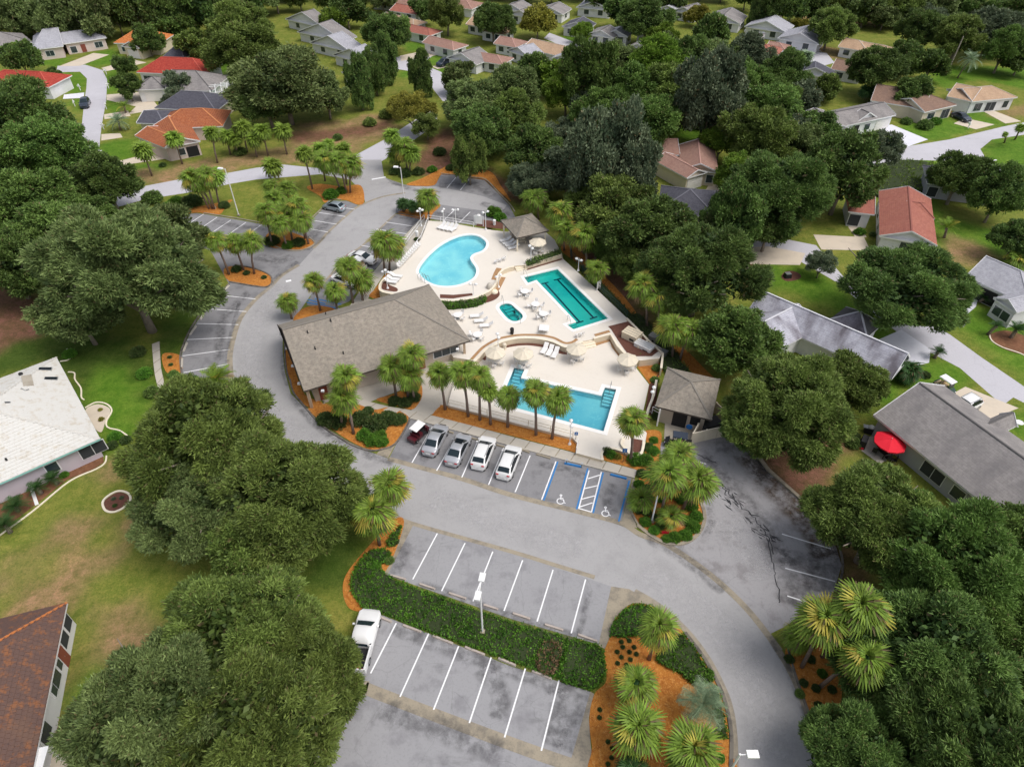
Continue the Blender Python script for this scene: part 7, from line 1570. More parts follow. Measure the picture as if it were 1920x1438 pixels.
    tree(*a[:5])
for px, py, r, k, lb in [(1540, 497, 30, 'greygreen', 'small round grey-leaved tree on the lawn by the right drive'), (775, 215, 38, 'yellow', 'thin yellowing tree beside the top of the entrance street'), (800, 235, 30, 'oak_olive', 'sparse tree right of the entrance street'), (745, 200, 25, 'yellow', 'small yellow tree left of the entrance street'), (1650, 285, 38, 'greygreen', 'bare branched tree over the right street'), (130, 245, 26, 'greygreen', 'bare twiggy tree at the left street')]:
    tree(px, py, r, k, lb, 'loose')
for px, py, r, lb in [(702, 135, 27, 'tall dark evergreen in front of the town houses'), (725, 115, 25, 'second tall dark evergreen by the town house street'), (675, 165, 26, 'dark evergreen at the right end of the verge oaks'), (790, 145, 24, 'dark evergreen at the town house corner'), (1418, 28, 16, 'dark cone shaped pine among gabled houses')]:
    tree(px, py, r, 'oak_deep', lb, 'ever', name='evergreen_tree')
tree(1062, 178, 42, 'bright', 'bright green pine rising from the wooded belt', name='pine_tree')
tree(1092, 62, 18, 'bright', 'upper bright green tree of the wooded belt'); tree(1245, 75, 28, 'bright', 'bright tree at the far side of the wooded belt')
BELT_ = [(880, 195, 52), (860, 150, 28), (905, 250, 58), (880, 300, 30), (960, 175, 50), (1000, 142, 34), (1045, 147, 36), (965, 235, 52), (1000, 290, 58), (990, 345, 38), (1105, 145, 48), (1150, 118, 52), (1110, 190, 42), (1180, 180, 58), (1135, 235, 60), (1075, 250, 45), (1065, 320, 60), (1140, 305, 68), (1100, 380, 45), (1230, 130, 55), (1290, 120, 50), (1260, 185, 58), (1215, 240, 60), (1340, 115, 52), (1330, 185, 62), (1400, 120, 48), (1385, 175, 60), (1440, 205, 62), (1420, 270, 62), (1500, 280, 48), (1470, 150, 45), (1180, 345, 50), (1350, 270, 38), (1530, 240, 35), (1390, 330, 48), (1250, 98, 34), (1330, 75, 36), (1455, 190, 40), (1380, 410, 55), (1440, 430, 50), (1350, 440, 60), (1120, 455, 42), (1180, 490, 45)]
for i, (x, y, r) in enumerate(BELT_):
    row = [b for b in BELT_ if b[1] // 60 == y // 60]; nth = sorted(row).index((x, y, r)); kd = tr.choice(['oak', 'oak_olive', 'oak_olive', 'oak_deep', 'oak_deep', 'green', 'green', 'bright', 'greygreen'])
    tree(x, y, r, kd, '%s crown, %s from the left in the %s row down the wooded belt' % (dict(oak='greyish', oak_olive='olive', oak_deep='dark green', green='mid green', bright='vivid green', greygreen='pale green')[kd], ortho(nth), ortho(y // 60 - 1)), group='oaks of the wooded belt right of the pools', cls='tallm' if i % 7 == 3 else 'mid' if r > 36 else 'far')
# dark wood along the top edge
x = -60
while x < 430:
    for row in range(3):
        tree(x + tr.uniform(-12, 12), (30 if x < 205 else 24) - row * 26 + tr.uniform(-6, 6), tr.uniform(26, 36), tr.choice(['oak_deep', 'oak_deep', 'oak']), '%s tree from the left in the %s row of the upper left wood' % (ortho(int((x + 60) / 40)), ['front', 'middle', 'rear'][row]), 'far', 1.5, 'trees of the upper left wood')
    x += 40
tree(55, 42, 30, 'oak', 'greyish round tree standing before the upper left wood', 'far')
for i, (x0, y0, x1, y1) in enumerate([(207, 66, 172, 0), (195, 55, 160, 5), (245, 48, 228, 5), (168, 50, 155, 22), (258, 35, 250, 15), (1463, 35, 1468, 5), (1475, 20, 1480, 0)]):
    b = G(x0, y0, 0); z = 16
    t = empty('bare_pine', b, 0, 'bare pale pine trunk, %s from the left, against the dark upper wood' % ortho(i), 'tree', 'bare pine trunks at the top edge')
    MB().tube([(0, 0, 0), (-1.2 if i < 5 else .5, .5, z * .5), (-2.6 if i < 5 else 1, 1, z)], [.28, .22, .12], 6).build('trunk', M['pale_bark'], t)
x = 430
while x < 1990:
    for row in range(2):
        y = -6 - row * 26
        if 690 < x < 1400 and (row == 0 and int(x / 46) % 3): continue
        if x > 1440: y += 16
        if x > 1600: y += 8
        tree(x + tr.uniform(-14, 14), y + tr.uniform(-8, 8), tr.uniform(22, 32), tr.choice(['oak_deep', 'oak', 'oak_olive', 'oak_deep']), '%s tree from the left in the %s row of the top edge wood' % (ortho(int((x - 430) / 46)), ['front', 'rear'][row]), 'far', 1.2, 'trees of the wood along the top edge')
    x += 46
for i in range(16):
    tree(1620 + i * 22 + tr.uniform(-8, 8), 30 + tr.uniform(-10, 25) * (i / 16), tr.uniform(16, 26), tr.choice(['oak', 'greygreen', 'oak_olive']), '%s scrubby tree from the left on the upper right slope' % ortho(i), 'far', 1.0, 'scrub trees at the upper right')
# ------------------------------------------------------------------ palms
def fan_frond(seed, nb=21, droop=.16, pet=.42, fan=.60, wd=.042, segs=2):
    rg = random.Random(seed); V = []; F = []; tt = []
    def quad(a, b, c, d, t): k = len(V); V.extend([a, b, c, d]); F.append((k, k + 1, k + 2, k + 3)); tt.extend([t] * 4)
    z = lambda r: .10 * r - droop * r * r * 1.6
    for k in range(2):
        r0, r1 = pet * k / 2, pet * (k + 1) / 2; quad((r0, -.012, z(r0)), (r0, .012, z(r0)), (r1, .010, z(r1)), (r1, -.010, z(r1)), (.55, .2))
    for k in range(nb):
        a = R_(-118 + 236 * k / (nb - 1)); ln = fan * (1 - .30 * abs(a) / R_(118)) * rg.uniform(.88, 1.08); dx, dy = math.cos(a), math.sin(a); c = (pet + .04 * math.cos(a), 0); v = .05 * (1 if k % 2 else -.3)
        tip_d = rg.uniform(.08, .36); br = (rg.uniform(.25, .8), 1 if rg.random() < .05 else 0)
        m = .48 * ln
        p = lambda r, w, dz=0: (c[0] + dx * r - dy * w, dy * r + dx * w, z(pet) + v * math.sin(min(1, r / ln) * 3.14) + .04 - .12 * (r / fan) ** 2 - droop * r * .5 + dz)
        quad(p(.02, 0), p(m, -wd), p(m * 1.1, 0, .018), p(m, wd), br)
        quad(p(m, -wd), p(ln, -wd * .25, -tip_d * .6), p(ln, wd * .25, -tip_d * .6), p(m, wd), br)
    return np.array(V, float), np.array(F), np.array(tt, float)
def pinnate_frond(seed, n=20, arch=.42, w=.30, lw=.014):
    rg = random.Random(seed); V = []; F = []; tt = []
    def quad(a, b, c, d, t): k = len(V); V.extend([a, b, c, d]); F.append((k, k + 1, k + 2, k + 3)); tt.extend([t] * 4)
    rx = lambda s: s * (1 - .12 * s); rz = lambda s: .42 * s - (arch + .42) * s * s
    for k in range(6):
        a, b = k / 6, (k + 1) / 6; quad((rx(a), -.012, rz(a)), (rx(a), .012, rz(a)), (rx(b), .008, rz(b)), (rx(b), -.008, rz(b)), (.6, .1))
    for k in range(n):
        s = .14 + .86 * k / n; l = w * math.sin(math.pi * (.12 + .80 * s)) * rg.uniform(.85, 1.1)
        for sg in (-1, 1):
            b = (rx(s), 0, rz(s)); e = (rx(s) + l * .55, sg * l, rz(s) + .05 - l * .35); q = (rg.uniform(.3, .9), 0)
            quad((b[0] - lw, b[1], b[2]), (b[0] + lw, b[1], b[2]), (e[0] + lw * .4, e[1], e[2]), (e[0] - lw * .4, e[1], e[2]), q)
    return np.array(V, float), np.array(F), np.array(tt, float)
FR = [fan_frond(i, droop=d) for i, d in enumerate([.10, .18, .26])]
FRM = [np_mesh('frond', *f) for f in FR]; PR = [pinnate_frond(i) for i in range(3)]; PRM = [np_mesh('frond', *f) for f in PR]
FRF = [fan_frond(i + 5, nb=9, droop=.2, wd=.085) for i in range(3)]
def frond_set(n, seed, lo=-52, hi=82):
    rg = random.Random(seed); out = []
    for k in range(n):
        f = (k + .5) / n; el = hi - (hi - lo) * f ** .85 + rg.uniform(-7, 7); az = k * 2.39996 + rg.uniform(-.25, .25)
        out.append((R_(az * 57.2958), R_(el), rg.uniform(.86, 1.08) * (1 if f > .15 else .8), rg.uniform(-.35, .35), f))
    return out
def palm_crown_mesh(name, fr, n, seed, lo=-50, hi=82):
    parts = []
    for az, el, s, roll, f in frond_set(n, seed, lo, hi):
        v, fc, t = fr[seed % len(fr)] if len(fr) == 1 else fr[int(f * 97) % len(fr)]
        Mx = np.array((Matrix.Rotation(az, 3, 'Z') @ Matrix.Rotation(-el, 3, 'Y') @ Matrix.Rotation(roll, 3, 'X')).transposed()) * s
        tt = t.copy(); tt[:, 1] = np.maximum(tt[:, 1], .75 if f > .90 else (.3 if f > .78 else 0)); tt[:, 0] = np.clip(tt[:, 0] + .12 - .15 * f, 0, 1)
        parts.append((v @ Mx, fc, tt))
    parts.append(ball((0, 0, -.12), (.30, .30, .34)))
    return np_mesh(name, *join(parts))
DARK_CORE = np_mesh('dark_core', *ball((0, 0, -.10), (.26, .26, .32)))  # dark ball added in the palm crown, its inner shade painted as colour
PCF = [palm_crown_mesh('crown', FRF, 52, 60 + i) for i in range(3)]
pr = random.Random(33)
def palm(cx, cy, rpx, base, label, kind='palm', h=None, group='cabbage palms', far=None, n=48, lo=-62, pin=False, name='cabbage_palm', yel=.12, bark='palm_bark'):
    if base is not None:
        b = G(*base, 0); best = None
        for z in np.arange(1.5, 11, .1):
            d = (G(cx, cy, z) - b).xy.length
            if best is None or d < best[0]: best = (d, z)
        z = best[1]; c = G(cx, cy, z)
        if h is not None: z = h; c = G(cx, cy, h)
    else:
        z = h or 4.0; c = G(cx, cy, z); b = Vector((c.x + pr.uniform(-.3, .3), c.y + pr.uniform(-.3, .3), 0))
    R = rpx * depth(c) / FOC * (1.04 if rpx < 33 else .95)
    t = empty(name, b, 0, label, 'palm tree', group)
    c = c - b; r = .15 if z > 2 else .2
    MB().tube([(0, 0, 0), (c.x * .25, c.y * .25, z * .4), (c.x * .7, c.y * .7, z * .75), (c.x, c.y, z)], [r * 1.25, r, r, r * 1.25], 8).build('trunk', M[bark], t, True)
    if far is None: far = rpx < 24
    if far:
        o = mesh_obj('crown', PCF[pr.randrange(3)], t, M[kind]); o.location = c; o.scale = (R, R, R); o.rotation_euler = (0, 0, pr.uniform(0, 6.28)); o['kind'] = 'stuff'
    else:
        ms = PRM if pin else FRM; dead_ = pr.uniform(.80, .96)
        if not pin: hh = mesh_obj('dark_core', DARK_CORE, t, M['cycad']); hh.location = c; hh.scale = (R, R, R)
        for az, el, s, roll, f in frond_set(n if pin else int(n * pr.uniform(.78, 1.1)), pr.randrange(9999), lo if pin else lo + pr.uniform(-14, 16), 82 if pin else pr.uniform(60, 88)):
            k = 'palm_dead' if (f > dead_ and kind == 'palm') else 'palm_yellow' if (kind == 'palm' and pr.random() < yel * (.3 + 1.6 * f)) else kind
            o = bpy.data.objects.new('frond', ms[min(2, int(f * 3))]); link(o, t)
            o.material_slots[0].link = 'OBJECT' if o.material_slots else 'OBJECT'
            o.material_slots[0].material = M[k]
            o.location = (c.x, c.y, c.z - .05 * f); o.scale = (R * s,) * 3
            o.rotation_euler = (Matrix.Rotation(az, 3, 'Z') @ Matrix.Rotation(-el, 3, 'Y') @ Matrix.Rotation(roll, 3, 'X')).to_euler()
for m_ in FRM + PRM:
    m_.materials.append(M['palm'])
P = palm
P(1235, 1178, 44, (1217, 1236), 'yellow-green palm at the top of the large right island, by the curving road', yel=.3)
P(1193, 1282, 46, None, 'upper low palm in the orange mulch of the large right island', h=3.0); P(1195, 1366, 56, None, 'big round palm in the middle of the large right island mulch', h=4.2)
P(1300, 1408, 60, None, 'dense palm at the bottom of the large right island', kind='palm', h=4.2)
P(1318, 1320, 55, None, 'blue-grey feather palm beside the kerb of the curving road', kind='palm_blue', h=2.6, pin=True, name='pindo_palm', group=None, n=26, lo=-10)
P(1185, 1450, 40, None, 'dark low palm cut by the bottom edge in the mulch island', h=1.8, kind='cycad')
P(1545, 1165, 56, (1503, 1250), 'leaning palm in front of the right oaks, nearest the bay lines', yel=.3); P(1612, 1140, 58, (1541, 1231), 'pale leaning palm behind the nearest leaning one', yel=.15); P(1622, 1238, 54, (1538, 1287), 'low leaning palm over the small right mulch bed'); P(1498, 1192, 38, (1490, 1215), 'dark low palm at the kerb beside the service lot exit', h=2.0)
P(1251, 890, 46, (1240, 965), 'left palm of the three on the island by the accessible bays'); P(1308, 905, 44, (1279, 957), 'right palm of the three on the island by the accessible bays'); P(1272, 855, 38, (1258, 935), 'rear palm of the three on the island by the accessible bays')
P(1203, 937, 28, None, 'low palmetto at the left of the island with the street light', h=1.3, n=24, lo=-5); P(1258, 970, 28, None, 'low palmetto below the three island palms', h=1.3, n=24, lo=-5)
P(1187, 788, 34, (1182, 866), 'single palm growing in the gap between the lower pool and the shed', yel=.25)
for i, (c, r, b) in enumerate([((824, 700), 28, (835, 768)), ((868, 697), 31, (878, 781)), ((899, 707), 28, (900, 788)), ((916, 733), 21, (920, 796)), ((953, 744), 26, (952, 801)), ((1003, 735), 30, (1005, 816)), ((1045, 750), 31, (1035, 823))]):
    P(*c, r, b, '%s palm from the left in the row between parked cars and the lower pool' % ortho(i), group='palm row before the lower pool')
P(735, 690, 30, (743, 745), 'left palm of the trio in front of the clubhouse wall'); P(772, 665, 29, (765, 748), 'rear palm of the trio in front of the clubhouse wall'); P(768, 705, 28, (777, 751), 'right palm of the trio in front of the clubhouse wall')
P(649, 708, 30, (663, 814), 'taller rear palm at the near corner of the clubhouse', h=6.5); P(643, 748, 30, (641, 800), 'front palm at the near corner of the clubhouse')
P(731, 912, 42, (722, 985), 'palm with orange dead leaves beside the main road', yel=.45); P(700, 962, 48, (712, 1022), 'large low palm left of the upper bays', yel=.25)
P(540, 565, 22, (547, 598), 'lone small palm at the far left corner of the clubhouse', far=False); P(588, 529, 22, (601, 583), 'palm behind the clubhouse, second from the left', far=False); P(627, 545, 24, None, 'low palm behind the clubhouse in front of the white car', h=4); P(652, 502, 27, (662, 568), 'left palm of the pair hiding the white sedan'); P(678, 524, 26, (680, 563), 'right palm of the pair hiding the white sedan')
P(720, 455, 31, (721, 512), 'left trunked palm beside the long row of chairs', yel=.25); P(737, 460, 27, (730, 509), 'right trunked palm beside the long row of chairs', yel=.25)
P(801, 370, 24, (805, 418), 'palm at the corner of the upper terrace', far=False); 
for x, y, b, lb in [(755, 382, (757, 397), 'left'), (773, 386, (773, 398), 'middle'), (790, 385, (790, 400), 'right')]: P(x, y, 13, b, lb + ' dark sago on the small island at the entrance', kind='cycad', far=True, h=1.6)
for i, (x, y, r) in enumerate([(498, 397, 24), (556, 385, 26), (540, 405, 24), (565, 412, 24), (524, 419, 23), (515, 372, 22), (540, 355, 20), (508, 350, 18)]): P(x, y, r, None, '%s bright palm of the dense cluster left of the upper drive' % ['lower left', 'lower right', 'central', 'rightmost', 'lowest', 'upper left', 'topmost right', 'topmost left'][i], h=6.0 if y < 400 else 4.5, group='palm cluster left of the upper drive', far=False, kind='palm')
P(403, 450, 22, (430, 515), 'left palm of the trio on the small orange island', far=False); P(438, 454, 22, (457, 507), 'middle palm of the trio on the small orange island', far=False); P(470, 452, 24, (477, 514), 'right palm of the trio on the small orange island')
for i, (x, y, r, b) in enumerate([(358, 335, 25, (392, 392)), (385, 328, 24, (402, 393)), (402, 332, 22, (412, 388)), (375, 345, 20, (398, 392))]): P(x, y, r, b, '%s palm of the left cluster beside the entrance street' % ['left', 'rear', 'right', 'front'][i], group='left palm cluster beside the entrance street')
for i, (x, y, r, b) in enumerate([(327, 260, 19, (342, 308)), (268, 282, 21, (285, 330)), (397, 250, 17, (408, 306)), (425, 255, 17, (432, 290)), (455, 240, 19, (464, 286)), (492, 247, 20, (503, 292)), (530, 246, 19, (538, 290)), (475, 262, 17, (482, 295)), (440, 262, 16, (446, 292))]): P(x, y, r, b, '%s palm from the left before the rust orange roof and dry verge' % ortho([1, 0, 2, 3, 4, 7, 8, 6, 5][i]), group='palms of the dry verge', far=True)
P(510, 312, 21, (518, 342), 'round palm in the middle of the entrance verge', far=True)
for i, (x, y, r, b) in enumerate([(570, 288, 19, (586, 355)), (600, 280, 17, (610, 340)), (608, 298, 25, (640, 360)), (634, 302, 25, (650, 362)), (658, 310, 24, (657, 362)), (642, 282, 19, (650, 345)), (615, 272, 14, (625, 320))]): P(x, y, r, b, '%s palm from the left in the tall group by the entrance junction' % ortho([0, 1, 3, 4, 6, 5, 2][i]), group='tall palm group left of the entrance junction', far=r < 22)
for i, (x, y, r, b) in enumerate([(735, 255, 18, (745, 318)), (757, 275, 26, (764, 322)), (742, 290, 20, (750, 318)), (772, 288, 20, (768, 328))]): P(x, y, r, b, '%s palm of the group right of the entrance junction' % ['upper left', 'largest', 'lower left', 'rightmost'][i], group='palm group right of the entrance junction', far=r < 25)
for i, (x, y, r, b, lb) in enumerate([(1002, 372, 26, (1010, 412), 'palm above the pavilion roof'), (1050, 398, 28, (1058, 470), 'upper palm at the pavilion hedge'), (1062, 432, 26, (1072, 485), 'palm with trunk behind the dark hedge'), (1095, 440, 30, (1100, 505), 'drooping palm at the top of the lap pool fence'), (1118, 505, 24, (1125, 545), 'low dark palm at the fence board sign'), (1205, 535, 30, (1213, 615), 'left palm of the pair right of the lap pool'), (1232, 555, 30, (1235, 625), 'right palm of the pair right of the lap pool'), (1262, 615, 36, (1260, 672), 'left palm of the large pair behind the pump boxes'), (1292, 622, 36, (1275, 674), 'right palm of the large pair behind the pump boxes')]): P(x, y, r, b, lb)
P(1775, 428, 24, (1770, 446), 'low yellow-green feather palm on the lawn right of the salmon roof', kind='palm', pin=True, name='queen_palm', group=None, h=1.8, far=False, n=20, lo=5)
P(222, 228, 22, (226, 245), 'pale blue-green feather palm beside the left street', kind='palm_blue', pin=True, name='pindo_palm', group=None, far=False, n=22, lo=-30); P(233, 200, 16, (236, 212), 'yellow-green feather palm by the taupe house', pin=True, name='queen_palm', group=None, far=False, n=18, lo=-20)
P(1820, 112, 24, (1795, 147), 'tall blue-green palm with drooping leaves at the right wood', kind='palm_blue', pin=True, name='feather_palm', group=None, far=False, n=24, lo=-50); P(1510, 108, 17, (1510, 120), 'round grey-green palm at the right court', kind='palm_blue', group=None, far=True, h=2.5); P(1547, 235, 17, (1545, 258), 'palm in front of the white gabled wall', far=True, group=None)
P(1765, 300 + 20, 10, (1757, 330), 'tiny thin palm beside the street corner', far=True, group=None, h=3); P(1914, 240, 10, (1903, 262), 'small palm on the round lawn corner', far=True, group=None, h=4); P(1885, 252, 6, (1883, 268), 'tiny brown palm on the round lawn corner', far=True, group=None, h=3)
P(1707, 158, 14, (1712, 172), 'palm beside the tree above the brown roof', far=True, group=None, h=3); P(1625, 172, 16, (1620, 184), 'dark palm below the upper right oaks', far=True, group=None, h=2.5, kind='cycad'); P(1705, 85, 14, (1700, 110), 'bright palm at the tan roofs', far=True, group=None)
for x, y, r, lb in [(98, 898, 20, 'upper'), (70, 915, 20, 'middle'), (30, 950, 26, 'lower left'), (10, 985, 26, 'lowest')]: P(x, y, r, None, lb + ' dark green sago beside the lilac wall of the white roofed house', kind='cycad', pin=True, h=.8, far=False, n=22, lo=5, name='sago_palm', group=None)
P(1758, 661, 18, None, 'sparse dark sago beside the blue driveway', kind='cycad', pin=True, h=1.0, far=False, n=18, lo=5, name='sago_palm', group=None); P(1845, 560, 15, None, 'round sago at the open garage', kind='cycad', pin=True, h=.8, far=False, n=20, lo=5, name='sago_palm', group=None); P(1868, 612, 15, None, 'tan topped sago in the right edging bed', kind='cycad', pin=True, h=1.6, far=False, n=18, lo=5, name='sago_palm', group=None); P(1905, 620, 22, None, 'large sago at the right edge', kind='cycad', pin=True, h=1.2, far=False, n=22, lo=5, name='sago_palm', group=None)
P(1705, 695, 26, (1705, 712), 'dark fan palm in front of the end of the stained roof', kind='cycad', far=False, group=None, h=1.8); P(1905, 488, 22, (1905, 500), 'yellowing palm at the right edge behind the pale grey roof', far=False, group=None, h=2.0)
P(408, 712, 38, None, 'bright low feather palm between the left oak and the curved bays', kind='palm', pin=True, h=2.0, far=False, n=34, lo=-10, name='queen_palm', group=None)
# ------------------------------------------------------------------ shrubs and hedges
def shrub_mesh(seed, nt=520, bl=.16, bw=.05, blades=6):
    rg = np.random.default_rng(seed); D = unit(rg.normal(size=(nt, 3))); D[:, 2] = np.abs(D[:, 2]) * 1.0 - .1; D = unit(D)
    fr = np.sin(D @ np.array([6.1, 3.2, 5.3]) + seed) * np.sin(D @ np.array([2.3, 7.7, 4.1]) + seed)
    P_ = D * (rg.uniform(.78, 1.0, nt) + .12 * fr)[:, None]; T = np.clip(.5 + .25 * fr + rg.normal(size=nt) * .12, 0, 1)
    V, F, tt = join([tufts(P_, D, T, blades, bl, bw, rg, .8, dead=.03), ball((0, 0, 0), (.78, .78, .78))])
    V[:, 2] = np.maximum(V[:, 2] * .95 + .35, 0.0)
    return np_mesh('foliage', V, F, tt)
SHM = [shrub_mesh(i) for i in range(4)]; SHS = [shrub_mesh(10 + i, 220, .26, .06, 5) for i in range(2)]
def shrub(px, py, rpx, label, kind='shrub', zs=.8, z=0.0, group=None, name='shrub'):
    R = 1.0
    for _ in range(3):
        p = G(px, py, z + .5 * R * zs); R = rpx * depth(p) / FOC
    p.z = z; t = empty(name, p, pr.uniform(0, 6.28), label, 'shrub', group, scale=(R, R, R * zs))
    mesh_obj('foliage', SHM[pr.randrange(4)] if rpx > 7 else SHS[pr.randrange(2)], t, M[kind])
    return t
S = shrub
